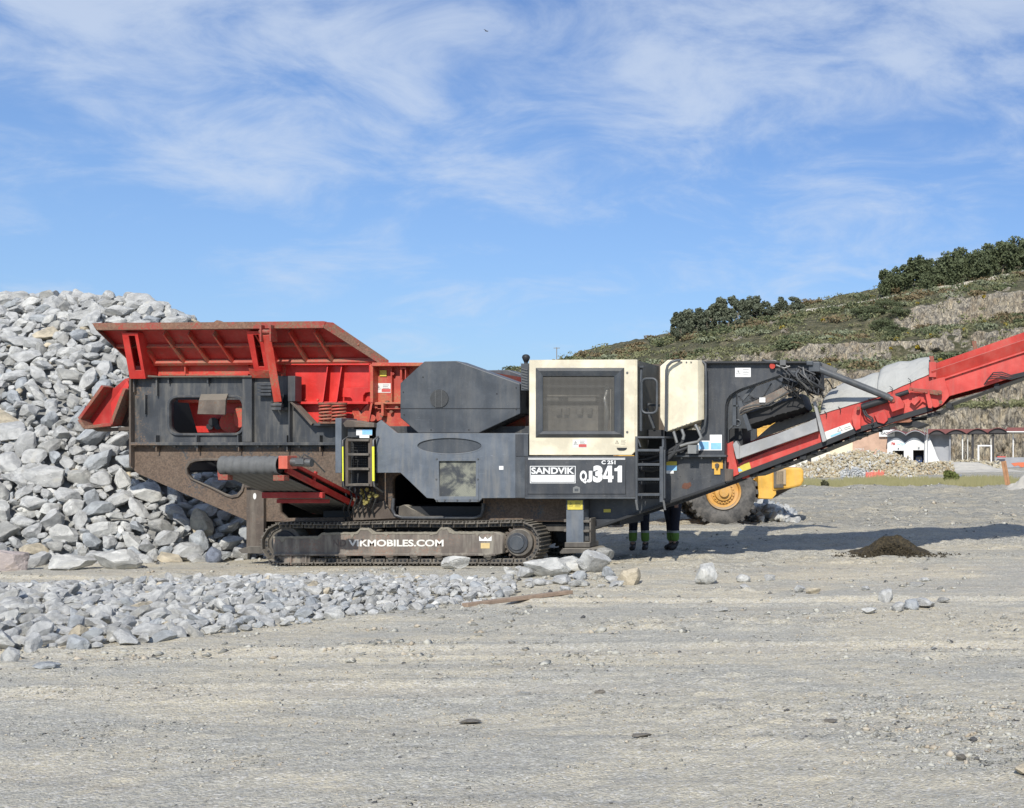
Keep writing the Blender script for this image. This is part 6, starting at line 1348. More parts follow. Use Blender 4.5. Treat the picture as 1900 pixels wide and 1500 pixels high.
mb = MB(); c_ = P(1368.5,785,20.9); pts = [c_+Vector((math.cos(a)*0.05, 0, math.sin(a)*0.05)) for a in np.linspace(0, math.pi*2, 20, endpoint=False)]; mb.tube(pts, 0.014, 8, closed=True); mb.build('lifting_ring', M['guard'], MG, smooth=50)
BX('dark_box', 1352, 795, 1378, 828, 21.2, 21.9, 'dark', CR)
mb = MB()
for k in range(9):
    a = P(1478+3*k, 684+(k % 3)*3, 20.62); mb.tube([a, P(1474+5*k+(-8 if k % 2 else 6), 700+k, 20.55+0.03*(k % 3)), P(1486+4*k, 716+2*k, 20.6), P(1505+2*k, 724+k, 20.75)], 0.013, 7)
for k in range(5): mb.tube([P(1500+k*4, 688, 20.6), P(1512-k*7, 705, 20.5), P(1500+k*5, 722, 20.62), P(1524, 730-k*5, 20.8)], 0.012, 7)
mb.tube([P(1535,705,20.85), P(1542,715,20.85), P(1545,722,20.85), P(1552,719,20.85)], 0.012, 6)
rh = random.Random(21)
for k in range(22):
    x0_ = rh.uniform(1440, 1522); y0_ = rh.uniform(678, 700); x1_ = rh.uniform(1462, 1530); y1_ = rh.uniform(712, 742); d_ = rh.uniform(20.55, 20.85)
    mb.tube([P(x0_, y0_, d_), P((x0_+x1_)/2+rh.uniform(-14, 14), y0_+(y1_-y0_)*0.35, d_-0.06), P((x0_+x1_)/2+rh.uniform(-10, 16), y0_+(y1_-y0_)*0.7, d_-0.04), P(x1_, y1_, d_+0.1)], rh.uniform(0.008, 0.017), 7)
for k in range(7):
    x0_ = rh.uniform(1368, 1420); mb.tube([P(x0_, rh.uniform(728, 745), 20.9), P(x0_+rh.uniform(8, 20), rh.uniform(738, 752), 20.85), P(x0_+rh.uniform(26, 50), rh.uniform(722, 742), 20.85), P(x0_+rh.uniform(50, 74), rh.uniform(708, 724), 20.9)], rh.uniform(0.008, 0.013), 7)
mb.build('hose_bundle', M['hose'], CR, smooth=50)
mb = MB(); mb.tube([P(1452, 706, 20.85), P(1500, 722, 20.95)], 0.045, 12); mb.pbox(1470, 693, 1490, 704, 20.62, 20.8); mb.pbox(1484, 704, 1506, 714, 20.8, 21.0); mb.pbox(1462, 726, 1480, 736, 20.85, 21.0); mb.build('valve_bank', M['dark'], CR, smooth=40)
mb = MB(); mb.tube([P(1482,686,20.55), P(1477,694,20.5), P(1479,702,20.5), P(1490,712,20.55), P(1500,722,20.6)], 0.020, 8); mb.tube([P(1490,682,20.55), P(1492,695,20.5), P(1500,706,20.5), P(1512,718,20.6)], 0.018, 8); mb.build('hose_sleeve', M['steel'], CR, smooth=50)
# --- cream cooler housing
CO = par_prism('cooler_housing', [(1224.6,680),(1238.5,668),(1295,668.5),(1295,781),(1236.4,801.5),(1224.6,775)], 20.5, 21.3, 'cream', bevel=0.010)
mb = MB(); mb.hexa([P(1295,668.5,20.5), P(1306.7,669.5,20.62), P(1306.7,778.6,20.62), P(1295,781,20.5), P(1295,668.5,21.3), P(1306.7,669.5,21.3), P(1306.7,778.6,21.3), P(1295,781,21.3)]); mb.build('cooler_side', M['cream'], CO, bevel=0.006)
mb = MB(); mb.tube([P(1262,669,20.46), P(1254,669.5,20.42), P(1246,672,20.40), P(1239,679,20.40), P(1236.5,688,20.40), P(1236,740,20.40), P(1235.5,800,20.42)], 0.022, 10); mb.build('guard_pipe', M['guard'], CO, smooth=50)
mb = MB(); mb.tube([P(1302,670,20.6), P(1309,676,20.58), P(1310,700,20.58), P(1310,770,20.58), P(1308,790,20.6), P(1300,802,20.64)], 0.020, 10); mb.build('side_pipe', M['guard'], CO, smooth=50)
bolts('housing_bolt', [(1265,672.5),(1274,672.5),(1282.5,672.5),(1282,785),(1274,788),(1266,791),(1257.5,794),(1249,797)], 20.5, 0.012, 'steel', CO)
mb = MB(); mb.pbox(1181, 676, 1240, 800, 21.66, 21.72); mb.build('cooler_back', M['brown'], CO)
mb = MB(); mb.bar(P(1196,750,20.9), P(1214,795,20.9), 0.03, 0.03, (0,1,0)); mb.bar(P(1186,749,20.95), P(1224,753,20.95), 0.04, 0.04); mb.build('stay_rod', M['guard'], CO)
# hoses under the cooler
mb = MB(); mb.pbox(1234, 798, 1300, 846, 20.95, 21.4); mb.pbox(1182, 798, 1236, 834, 20.95, 21.4); mb.build('hose_bay', M['dark'], CR)
mb = MB()
for pts in ([(1250,800),(1254,815),(1256,828),(1246,845),(1232,856)], [(1264,796),(1269,808),(1266,820),(1254,838),(1236,856)], [(1186,853),(1200,852),(1222,845),(1245,835),(1262,824)], [(1184,858),(1205,860),(1228,853),(1250,842)], [(1237,842),(1262,836),(1282,828)], [(1190,872),(1210,874),(1228,868)]):
    mb.tube([P(x_, y_, 20.52) for x_, y_ in pts], 0.026, 9)
HO = mb.build('coolant_hose', M['hose'], CR, smooth=50)
mb = MB()
for pts in ([(1250,801),(1253,812),(1256,822)], [(1265,797),(1269,808),(1267,816)], [(1290,788),(1296,800),(1301,812),(1295,820),(1275,824),(1262,828)]): mb.tube([P(x_, y_, 20.50) for x_, y_ in pts], 0.026, 9)
mb.pbox(1276, 826, 1292, 842, 20.45, 20.6)
mb.build('heat_sleeve', M['silver'], HO, smooth=50)
# --- right access ladder and handrail
AL = BX('access_ladder', 1178.4, 811, 1183, 935, 20.12, 20.2, 'guard'); mb = MB(); mb.pbox(1223.6, 829, 1230.5, 932, 20.12, 20.2); mb.pbox(1231.5, 835, 1234, 925, 20.16, 20.22); mb.build('rail', M['guard'], AL, bevel=0.005)
mb = MB()
for y_ in (833.5, 860, 887.5, 916): mb.pbox(1183, y_, 1224, y_+4.6, 20.10, 20.40)
mb.build('tread', M['guard'], AL, bevel=0.004)
mb = MB()
for y_ in (839.5, 866, 893.5, 921):
    mb.pbox(1184, y_, 1223, y_+5.5, 20.39, 20.41)
mb.build('riser', M['dark'], AL); mb = MB()
for y_ in (839.5, 866, 893.5, 921):
    for k in range(11): c_ = P(1187+k*3.3, y_+1.5, 20.39); mb.cyl(c_-Vector((0,.006,0)), c_, 0.006, 5)
mb.build('grip_studs', M['steel'], AL)
mb = MB(); mb.pbox(1178.5, 810, 1233, 813.5, 20.14, 20.9); mb.hexa([P(1182,813,20.16), P(1184,813,20.16), P(1190,830,20.16), P(1187,830,20.16), P(1182,813,20.5), P(1184,813,20.5), P(1190,830,20.5), P(1187,830,20.5)]); mb.pbox(1228, 812, 1232, 836, 20.16, 20.3); mb.build('platform', M['guard'], AL, bevel=0.004)
mb = MB()
for x_ in (1180, 1231): mb.hexa([P(x_-2,929,20.1), P(x_+2,929,20.1), P(x_+5,947,20.1), P(x_+1,947,20.1), P(x_-2,929,20.14), P(x_+2,929,20.14), P(x_+5,947,20.14), P(x_+1,947,20.14)])
mb.build('ladder_foot', M['steel'], AL, bevel=0.003)
HR = MB(); lpp = rrect(1190.5, 703, 1219, 767, 9, 5); HR.tube([P(x_, y_, 20.4) for x_, y_ in lpp], 0.020, 8, closed=True); HR = HR.build('handrail', M['guard'], CR, smooth=50)
mb = MB(); mb.tube([P(1190,682,20.45), P(1189,700,20.42), P(1189,800,20.42)], 0.024, 8); mb.tube([P(1186,682,20.5), P(1187,690,20.5), P(1186,800,20.5)], 0.018, 8); mb.pbox(1186.5, 679, 1194, 682.5, 20.38, 20.5); mb.build('rail_post', M['guard'], HR, smooth=50)
# --- main conveyor
YA = 20.98
Wc = 1.25
low = [(1349,892),(1359.6,889.5),(1521,827),(1591.7,799),(1647,781),(1730,757.8),(1745,748),(1758,736.5),(1820,719.4),(1900,693.8),(2060,640),(2200,592)]
MC = PL('main_conveyor', [(1349,824),(1359.6,819),(1370,862),(1382,855),(1521,800)]+[(1521,768.4),(1619.4,738.6),(1685.5,711),(1724,693.8),(1733,709),(1900,650),(2060,598),(2200,553)]+low[::-1], YA, 0.06, 'redconv', bevel=0.005)
o = PL('far_conveyor_side', [(1349,824),(1359.6,819),(1521,768.4),(1619.4,738.6),(1685.5,711),(1724,693.8),(1733,709),(1900,650),(2060,598),(2200,553)]+low[::-1], YA, 0.06, 'redconv', MC, bevel=0.005); o.location.y += Wc
# raised guard boards, right section (lean outward)
def board(p0, p1, q0, q1, lean, nm, dy=0, flip=1):
    mb = MB(); a, c_ = P(*p0, YA), P(*p1, YA); d, e = P(*q0, YA), P(*q1, YA); d.y -= lean*flip; e.y -= lean*flip
    for v in (a, c_, d, e): v.y += dy
    mb.add([a, c_, e, d], [(0,1,2,3)]); o_ = mb.build(nm, M['redconv'], MC); s_ = o_.modifiers.new('s', 'SOLIDIFY'); s_.thickness = 0.02; return o_
board((1733,709),(2200,553),(1729,690),(2200,531),0.10,'guard_board'); board((1729,690),(2200,531),(1726,678),(2200,512),0.02,'guard_board'); 
board((1733,709),(2200,553),(1727,679),(2200,514),0.10,'guard_board', Wc+0.06, -1)
mb = MB(); mb.bar(P(1731,709.5,YA-0.02), P(2200,554,YA-0.02), 0.05, 0.025); mb.pbox(1724, 672, 1737, 700, YA-0.08, YA+0.02); mb.build('board_flange', M['redconv'], MC, bevel=0.003)
bolts('board_bolt', [(1752+17*k, 705-17*k*0.338) for k in range(9)], YA-0.0, 0.014, 'rim', MC)
for px, y0, y1 in ((1729, 661, 680), (1808, 633, 650)): mb = MB(); mb.hexa([P(px-5,y0,YA+0.0), P(px+3,y0,YA+0.0), P(px+6,y1,YA+0.0), P(px-2,y1,YA+0.0), P(px-5,y0,YA+0.06), P(px+3,y0,YA+0.06), P(px+6,y1,YA+0.06), P(px-2,y1,YA+0.06)]); mb.build('guard_post', M['rim'], MC, bevel=0.004)
# belt on top and return run below
def along(f_pts, Y0, Y1, th, nm, mt):
    mb = MB()
    for k in range(len(f_pts)-1):
        a, c_ = P(*f_pts[k], YA), P(*f_pts[k+1], YA); q_ = [Vector((a.x,Y0,a.z)), Vector((c_.x,Y0,c_.z)), Vector((c_.x,Y1,c_.z)), Vector((a.x,Y1,a.z))]; mb.hexa(q_+[v+Vector((0,0,th)) for v in q_])
    return mb.build(nm, M[mt], MC)
along([(1352,868),(1521,805),(1647,758),(1745,722),(1900,668),(2200,566)], YA+0.07, YA+Wc-0.02, 0.02, 'belt', 'belt')
along([(1395,885),(1521,838),(1600,806),(1650,789),(1745,765),(1765,748),(1900,700),(2200,600)], YA+0.10, YA+Wc-0.05, 0.015, 'return_belt', 'belt')
along([(1362,892),(1521,832),(1592,803),(1650,786),(1730,762)], YA-0.02, YA+0.02, 0.09, 'lower_beam', 'dark')
mb = MB(); rgl = random.Random(4)
for k in range(40):
    f = rgl.random(); px = 1380+f*360; py = np.interp(px, [1359,1521,1592,1650,1745], [893,834,806,789,764]); c_ = P(px, py+rgl.uniform(-1,4), YA+rgl.uniform(0,.5)); mb.box(c_.x-0.05, c_.x+0.05, c_.y, c_.y+0.1, c_.z-0.035, c_.z+0.02)
for k in range(9):
    px = 1400+k*90; py = np.interp(px, [1359,1521,1592,1650,1745,1900,2200], [887,826,799,781,752,692,590]); c_ = P(px, py, YA); mb.cyl((c_.x, YA+0.05, c_.z-0.05), (c_.x, YA+Wc, c_.z-0.05), 0.05, 10)
mb.build('idler', M['dark'], MC)
mb = MB(); c_ = P(2200, 575, YA); mb.cyl((c_.x, YA+0.05, c_.z), (c_.x, YA+Wc, c_.z), 0.2, 24); mb.build('head_drum', M['dark'], MC, smooth=40)
# grey loading skirt
SKT = par_prism('loading_skirt', [(1359.5,825),(1365.5,818),(1371,829),(1500,783),(1514,777),(1518,795),(1514,800),(1370,852)], 20.82, 20.95, 'silver2' if 'silver2' in M else 'sk', bevel=0.006) if False else None
M['galv'] = paint('dusty_galvanised', (0.33, 0.335, 0.335), 0.02, 0.3, 0.6, streak=0.2)
SKT = par_prism('loading_skirt', [(1371,829),(1440,806),(1500,783),(1514,776),(1518,800),(1440,827),(1370,852)], 20.82, 20.95, 'galv', MC); par_prism('skirt_end', [(1359.5,825),(1365.5,818),(1372,828),(1371,852),(1366,852)], 20.80, 20.97, 'galv', MC)
par_prism('skirt_top', [(1464,769),(1512,764),(1519,774),(1500,781),(1400,816),(1430,790)], 21.75, 21.85, 'galv', MC); par_prism('skirt_post', [(1508,746),(1513,745),(1533,818),(1526,821)], 20.86, 20.96, 'galv', MC)
PL('rubber_seal', [(1438,812),(1520,784),(1521,800),(1452,826),(1440,830)], 20.965, 0.01, 'redworn', MC, bevel=0.002)
# canvas cover, arched over the belt
mcv, t, b = newmat('canvas'); p, g = pos(t)
L(t, mixc(t, noise_(t, p, 3, 5, 0.6), (0.36, 0.36, 0.33), (0.50, 0.50, 0.47)), b.inputs['Base Color']); b.inputs['Roughness'].default_value = 0.75
bump(t, b, noise_(t, p, 4, 4, 0.6, 1.2, (1, 1, 0.6)), 0.6, 0.06); M['canvas'] = mcv
def cover(e0, e1, top0, top1, nm, bulge, n=30):
    vs = []; fs = []; mseg = 16
    for j in range(n+1):
        f = j/n; epx = e0[0]+(e1[0]-e0[0])*f; epy = e0[1]+(e1[1]-e0[1])*f; base_ = P(epx, epy, YA-0.02)
        h_ = (top0+(top1-top0)*f)*(1+0.035*math.sin(f*7)+0.015*math.sin(f*17+1))*(1-bulge*(2*f-1)**4)
        for q_ in range(mseg+1):
            a = math.pi*q_/mseg; y_ = YA-0.02+(Wc+0.1)*(1-math.cos(a))/2; z_ = base_.z+h_*(1-abs(math.cos(a))**1.5); x_ = base_.x+0.006*math.sin(f*22+q_)
            vs.append((x_, y_, z_))
    for j in range(n):
        for q_ in range(mseg): a = j*(mseg+1)+q_; fs.append((a, a+1, a+mseg+2, a+mseg+1))
    mb = MB(); mb.add(vs, fs); o_ = mb.build(nm, mcv, MC, smooth=60); s_ = o_.modifiers.new('s', 'SOLIDIFY'); s_.thickness = 0.012; return o_
cv = cover((1521,768.6),(1640,733), 0.42, 0.50, 'canvas_cover', 0.25); cv2 = cover((1626,737.5),(1724,694), 0.54, 0.36, 'canvas_cover', 0.10)
mb = MB()
for px, py in ((1559,756),(1655,718),(1689,703),(1533,764),(1615,741)): mb.tube([P(px-4,py-1,YA-0.03), P(px+1,py+3,YA-0.04), P(px,py+11,YA-0.03)], 0.006, 5)
mb.pbox(1723.5, 668, 1726, 702, YA-0.04, YA); mb.build('cover_tie', M['dark'], MC)
# lift strut, lugs, cylinders
mb = MB(); s0, s1 = P(1519,685,20.62), P(1650,738,20.80); mb.tube([s0, s1], 0.055, 16); SR = mb.build('lift_strut', M['guard'], CR, smooth=40)
mb = MB(); mb.cyl(s1-Vector((0.06,0.02,-0.02)), s1+Vector((0.05,0.0,-0.03)), 0.045, 12); mb.bar(P(1516,673,20.9), P(1553,688,20.9), 0.06, 0.10, (0,1,0)); mb.build('strut_end', M['steel'], SR, smooth=40)
LGp = PL('lift_lug', [(1651,744),(1654,736),(1661,734.5),(1669,737),(1678,750),(1677,757),(1655,765),(1650,752)], YA-0.16, 0.14, 'redconv', MC); mb = MB(); mb.cyl(P(1657,742.5,YA-0.19), P(1657,742.5,YA-0.1), 0.035, 16); mb.cyl(P(1577+16.5,0,1), P(1577+16.5,0,1)+Vector((0,.001,0)), 0.001, 3) if False else None; mb.build('pin', M['rim'], LGp, smooth=40)
mb = MB(); mb.tube([P(1599,756,YA-0.10), P(1647,741,YA-0.10)], 0.055, 14); mb.tube([P(1662,735,YA-0.08), P(1686,727,YA-0.08)], 0.038, 12); mb.build('hydraulic_ram', M['dark'], MC, smooth=40)
PL('ram_lug', [(1580,775),(1582,760),(1591,750),(1598,752),(1598,762),(1597,780),(1597,795),(1588,799),(1583,790)], YA-0.08, 0.06, 'redconv', MC)
mb = MB(); mb.tube([P(1601,761,YA-.12), P(1605,770,YA-.12), P(1617,779,YA-.12), P(1620,787,YA-.12), P(1610,789,YA-.12)], 0.014, 7); mb.tube([P(1604,760,YA-.1), P(1609,770,YA-.1), P(1619,776,YA-.1), P(1621,783,YA-.1)], 0.012, 7); mb.tube([P(1503,600,YA-.1)]*2, 0.001, 3) if False else None; mb.build('ram_hose', M['hose'], MC, smooth=50)
PL('link_arm', [(1686,723),(1690,720),(1700,721),(1746,725),(1748,731),(1741,734),(1712,729),(1697,727)], YA-0.14, 0.06, 'rim', MC); PL('link_arm', [(1716,726),(1722,724),(1724,728),(1731,753),(1728,758),(1722,757)], YA-0.17, 0.04, 'redconv', MC)
PL('folding_plate', [(1727,706),(1752,700),(1762,735),(1748,752),(1735,757),(1712,746),(1705,752),(1698,758),(1700,738),(1712,730)], YA-0.05, 0.04, 'redconv', MC)
PL('bracket', [(1688,745),(1700,736),(1708,741),(1697,753)], YA-0.12, 0.08, 'redconv', MC); PL('lower_lug', [(1622,770),(1640,762),(1647,772),(1647,780),(1640,787),(1628,784)], YA-0.06, 0.05, 'redconv', MC)
bolts('pivot', [(1745.5,746.5),(1719,727),(1690.5,722.5),(1593,758),(1745,729)], YA-0.13, 0.032, 'rim', MC, 0.06)
mb = MB()
for k in range(4): mb.tube([P(1826+k*2,714-k*3,YA-.05), P(1834+k*3,704-k*4,YA-.10-.02*k), P(1852+k*2,701-k*3.4,YA-.10), P(1876,704-k*2.4,YA-.08), P(1915,693-k*1.7,YA-.06), P(2000,664-k,YA-.05)], 0.010, 7)
mb.build('hydraulic_hose', M['hose'], MC, smooth=50)
par_prism('under_scraper', [(1652,782),(1692,779),(1722,787),(1702,795),(1690,791),(1680,794),(1664,786)], YA+0.1, YA+0.9, 'dark', MC); par_prism('scraper_arm', [(1655,779),(1688,777),(1693,781),(1688,784),(1656,785)], YA+0.02, YA+0.1, 'redworn', MC)
o = PL('long_sticker', [(1527,803),(1577,784.5),(1585.5,799),(1530.6,819.8)], YA-0.006, 0.004, 'label', MC, bevel=0.0005); PL('sticker_print', [(1541,808),(1560,801),(1561,804.5),(1541,812)], YA-0.009, 0.003, 'blue', o, bevel=0.0005)
mb = MB()
for a, b_ in (((1558,793),(1554,801)), ((1558,793),(1563,799)), ((1554,801),(1563,799)), ((1566,795),(1578,791)), ((1567,798),(1580,794))): mb.bar(P(*a, YA-0.008), P(*b_, YA-0.008), 0.004, 0.006, (0,1,0))
mb.build('sticker_print', M['ink'], o)
o = PL('sticker', [(1366,869),(1390,857),(1394,871),(1370,881)], YA-0.006, 0.004, 'laby', MC, bevel=0.0005); PL('sticker_print', [(1368,877),(1371,868),(1378,874)], YA-0.009, 0.003, 'blue', o, bevel=0.0005)
PL('conveyor_mount', [(1349,824),(1357,820),(1366,860),(1371,880),(1349,890)], YA-0.05, 0.04, 'redconv', MC)
# ------------------------------------------------------------------ wheel loader behind the crusher
LW = 31.2; wc = P(1343, 914, LW); yaw = R(22)
LO = empty('wheel_loader', (wc.x, wc.y, 0.0), yaw); tag(LO, 'yellow wheel loader parked behind the crusher tail', 'wheel loader')
LM = Matrix.Translation(Vector((wc.x, wc.y, 0.0))) @ Matrix.Rotation(yaw, 4, 'Z')
def LB(mb, name, mat, par=LO, bevel=0.02, smooth=None):
    mb.v = [tuple(LM @ Vector(v)) for v in mb.v]; return mb.build(name, mat, par, bevel=bevel, smooth=smooth)
RT = 0.845; zc = RT+0.0
def wheel(x, y, flip=1):
    prof = [(0.30,0.40),(0.05,0.42),(0.0,0.50),(0.0,0.62),(0.02,0.74),(0.06,0.79),(0.30,0.81),(0.54,0.79),(0.60,0.74),(0.62,0.6),(0.60,0.42),(0.55,0.40)]
    mb = MB(); n = 48; vs = []; fs = []
    for k in range(n):
        a = 2*math.pi*k/n
        for (yy, r_) in prof: vs.append((x+r_*math.cos(a), y+yy*flip, zc+r_*math.sin(a)))
    m_ = len(prof)
    for k in range(n):
        for q_ in range(m_-1): a = k*m_+q_; b_ = ((k+1) % n)*m_+q_; fs.append((a, b_, b_+1, a+1))
    mb.add(vs, fs); w_ = LB(mb, 'wheel', M['tyre'], bevel=None, smooth=40)
    mb = MB()
    for k in range(26):
        for side, off in ((0, 0), (1, 0.5)):
            a = 2*math.pi*(k+off)/26; u = Vector((math.cos(a), 0, math.sin(a))); v = Vector((-u.z, 0, u.x)); c_ = Vector((x, y, zc))
            y0, y1 = (0.0, 0.29) if side == 0 else (0.33, 0.62); sk_ = 0.05 if side == 0 else -0.05
            def pt(r_, s_, yy): return c_+u*r_+v*s_+Vector((0, yy*flip, 0))
            mb.hexa([pt(0.77,-0.060,y0), pt(0.77,0.050,y0), pt(0.79,0.050+sk_,y1), pt(0.79,-0.045+sk_,y1), pt(0.845,-0.050,y0+0.02), pt(0.845,0.040,y0+0.02), pt(0.85,0.040+sk_,y1), pt(0.85,-0.035+sk_,y1)])
    LB(mb, 'tyre_tread', M['tyre'], w_, bevel=0.012)
    mb = MB(); prof = [(0.02,0.41),(0.0,0.42),(0.04,0.385),(0.12,0.37),(0.13,0.29),(0.10,0.285),(0.09,0.22),(0.03,0.20),(0.02,0.12),(-0.05,0.11),(-0.06,0.0)]; vs = []; fs = []; m_ = len(prof)
    for k in range(n):
        a = 2*math.pi*k/n
        for (yy, r_) in prof: vs.append((x+r_*math.cos(a), y+yy*flip, zc+r_*math.sin(a)))
    for k in range(n):
        for q_ in range(m_-1): a = k*m_+q_; b_ = ((k+1) % n)*m_+q_; fs.append((a, b_, b_+1, a+1))
    mb.add(vs, fs)
    for k in range(20): a = 2*math.pi*k/20; c_ = Vector((x+0.245*math.cos(a), y+0.06*flip, zc+0.245*math.sin(a))); mb.cyl(c_, c_+Vector((0,0.05*flip,0)), 0.018, 8)
    LB(mb, 'rim', M['hub'], w_, bevel=None, smooth=30)
m, t, b = newmat('dusty_tyre'); p, g = pos(t); L(t, mixc(t, ramp(t, noise_(t, p, 5, 5, 0.7), 0.3, 0.7), (0.045, 0.045, 0.045), (0.16, 0.15, 0.135)), b.inputs['Base Color']); b.inputs['Roughness'].default_value = 0.85; M['tyre'] = m
for x in (0.0, -3.3): wheel(x, 0.0); wheel(x, 2.5, -1)
def lbox(nm, x0, x1, y0, y1, z0, z1, mat, par=LO, bevel=0.04): mb = MB(); mb.box(x0, x1, y0, y1, z0, z1); return LB(mb, nm, M[mat] if isinstance(mat, str) else mat, par, bevel)
BD = lbox('engine_hood', -1.2, 1.35, 0.45, 2.0, 1.25, 2.28, 'amber', bevel=0.10)
lbox('rear_frame', -1.2, 1.25, 0.55, 1.95, 0.65, 1.25, 'amber'); lbox('front_frame', -4.2, -1.2, 0.8, 1.7, 0.7, 1.5, 'amber')
mb = MB(); mb.prism([(0.85,0.10,0.68),(1.20,0.10,0.66),(1.30,0.10,0.78),(1.30,0.10,1.42),(0.85,0.10,1.42)], (0,2.2,0)); LB(mb, 'fender_plate', M['amber'])
CW = MB(); CW.prism([(1.20,0.05,0.86),(1.62,0.05,0.92),(1.92,0.05,0.98),(1.98,0.05,1.10),(1.98,0.05,1.36),(1.92,0.05,1.44),(1.20,0.05,1.44)], (0,2.3,0)); CW = LB(CW, 'counterweight', M['amber'], bevel=0.05)
lbox('tail_light_panel', 1.22, 1.46, 0.0, 0.06, 0.94, 1.36, 'track', CW, 0.01); lbox('mirror_plate', 1.27, 1.52, 0.0, 0.05, 1.02, 1.40, flat('brushed_cover', (0.42, 0.33, 0.22), 0.4), CW, 0.01)
mb = MB(); mb.prism([(1.3,0.5,0.66),(1.85,0.5,0.95),(1.3,0.5,0.95)], (0,1.4,0)); LB(mb, 'belly_guard', M['track'])
mb = MB()
for y_ in (0.28, 2.1):
    mb.prism([(0.35,y_,2.45),(1.05,y_,2.45),(1.35,y_,2.62),(1.30,y_,2.40),(1.10,y_,2.25),(0.95,y_,2.18)], (0,0.08,0))
    mb.bar((0.42,y_,2.42), (0.42,y_,1.3), 0.05, 0.05, (0,1,0)); mb.bar((0.45,y_,2.0), (0.75,y_,2.35), 0.05, 0.05, (0,1,0)); mb.bar((0.6,y_,1.85), (1.0,y_,2.3), 0.05, 0.05, (0,1,0))
mb.bar((0.4,0.3,2.45), (1.1,0.3,2.45), 0.06, 0.05)
LB(mb, 'hood_rail', M['amber'], bevel=0.01)
cabm = lbox('cab', -2.4, -1.0, 0.55, 1.95, 1.5, 3.1, 'amber', bevel=0.08); glass = flat('cab_glass', (0.03, 0.04, 0.05), 0.1); lbox('cab_window', -2.25, -1.15, 0.53, 0.56, 2.0, 2.95, glass, cabm, 0.01); lbox('cab_window', -2.42, -2.39, 0.7, 1.8, 2.0, 2.95, glass, cabm, 0.01); lbox('cab_roof', -2.5, -0.95, 0.45, 2.05, 3.1, 3.2, 'dark', cabm)
mb = MB(); mb.prism([(-6.3,-0.2,0.05),(-4.9,-0.2,0.02),(-4.7,-0.2,0.5),(-4.9,-0.2,1.2),(-5.2,-0.2,1.25),(-5.2,-0.2,0.6)], (0,2.9,0)); LB(mb, 'bucket', M['track'])
mb = MB()
for y_ in (0.75, 1.55): mb.prism([(-4.9,y_,0.4),(-4.7,y_,0.8),(-3.4,y_,1.7),(-2.5,y_,1.9),(-2.5,y_,1.6),(-3.3,y_,1.3),(-4.5,y_,0.4)], (0,0.15,0))
LB(mb, 'lift_arm', M['amber']); lbox('front_fender', -4.1, -2.6, 0.0, 0.55, 1.75, 1.82, 'amber'); lbox('rear_fender', -0.9, 0.85, 0.0, 0.5, 1.76, 1.84, 'amber')
lbox('wheel_axle', -0.15, 0.15, 0.3, 2.2, 0.7, 1.0, 'dark'); lbox('wheel_axle', -3.45, -3.15, 0.3, 2.2, 0.7, 1.0, 'dark')
# rock lying beside the tyre
special(1398, 966, 34, 26, 22, 'blue', 'grey blue boulder touching the back of the loader tyre', 3)
wr = Stuff(); rw = random.Random(77)
for _ in range(260):
    px = rw.uniform(1385, 1475); Y = rw.uniform(32.5, 39); X = (px-VPX)*Y/F; wr.add((X, Y, 0.05+rw.random()*0.4*max(0, 1-abs(px-1415)/60)), rw.uniform(0.08, 0.28), rot_from(rw, (0,0,1), 0.7), rw.choice(['grey','pale','blue']), rw)
tag(wr.build('white_rubble_heap', M['rockstuff']), 'low whitish rubble spread behind the loader tyre', 'rubble', kind='stuff')

# ------------------------------------------------------------------ two workers behind the crusher
def skinned(name, verts, edges, radii, mat, par, root=0, sub=2):
    me = bpy.data.meshes.new(name); me.from_pydata([tuple(v) for v in verts], edges, []); me.update()
    o = bpy.data.objects.new(name, me); COL.objects.link(o); me.materials.append(mat)
    md = o.modifiers.new('skin', 'SKIN'); md.use_smooth_shade = True
    for k, r_ in enumerate(radii):
        sv = me.skin_vertices[0].data[k]; sv.radius = (r_, r_) if not isinstance(r_, tuple) else r_; sv.use_root = (k == root)
    sb = o.modifiers.new('sub', 'SUBSURF'); sb.levels = sb.render_levels = sub
    parent_(o, par); return o
m, t, b = newmat('work_trousers'); p, g = pos(t); sp = N(t, 'ShaderNodeSeparateXYZ'); L(t, p, sp.inputs[0])
z_ = sp.outputs[2]
def band(lo, hi): return math_(t, 'MULTIPLY', math_(t, 'GREATER_THAN', z_, lo), math_(t, 'LESS_THAN', z_, hi))
c = mixc(t, band(0.17, 0.37), (0.014, 0.016, 0.028), (0.15, 0.28, 0.05)); c = mixc(t, math_(t, 'MAXIMUM', band(0.345, 0.385), band(0.155, 0.19)), c, (0.42, 0.44, 0.42))
L(t, c, b.inputs['Base Color']); b.inputs['Roughness'].default_value = 0.85; bump(t, b, noise_(t, p, 14, 3, 0.5), 0.5, 0.03); M['trousers'] = m
m, t, b = newmat('work_jacket'); p, g = pos(t); sp = N(t, 'ShaderNodeSeparateXYZ'); L(t, p, sp.inputs[0]); z_ = sp.outputs[2]
L(t, mixc(t, math_(t, 'GREATER_THAN', z_, 1.12), (0.014, 0.016, 0.028), (0.35, 0.55, 0.05)), b.inputs['Base Color']); b.inputs['Roughness'].default_value = 0.85; M['jacket'] = m
M['boot'] = flat('boot_leather', (0.03, 0.024, 0.02), 0.6); M['hair'] = flat('dark_hair', (0.03, 0.02, 0.015), 0.7)
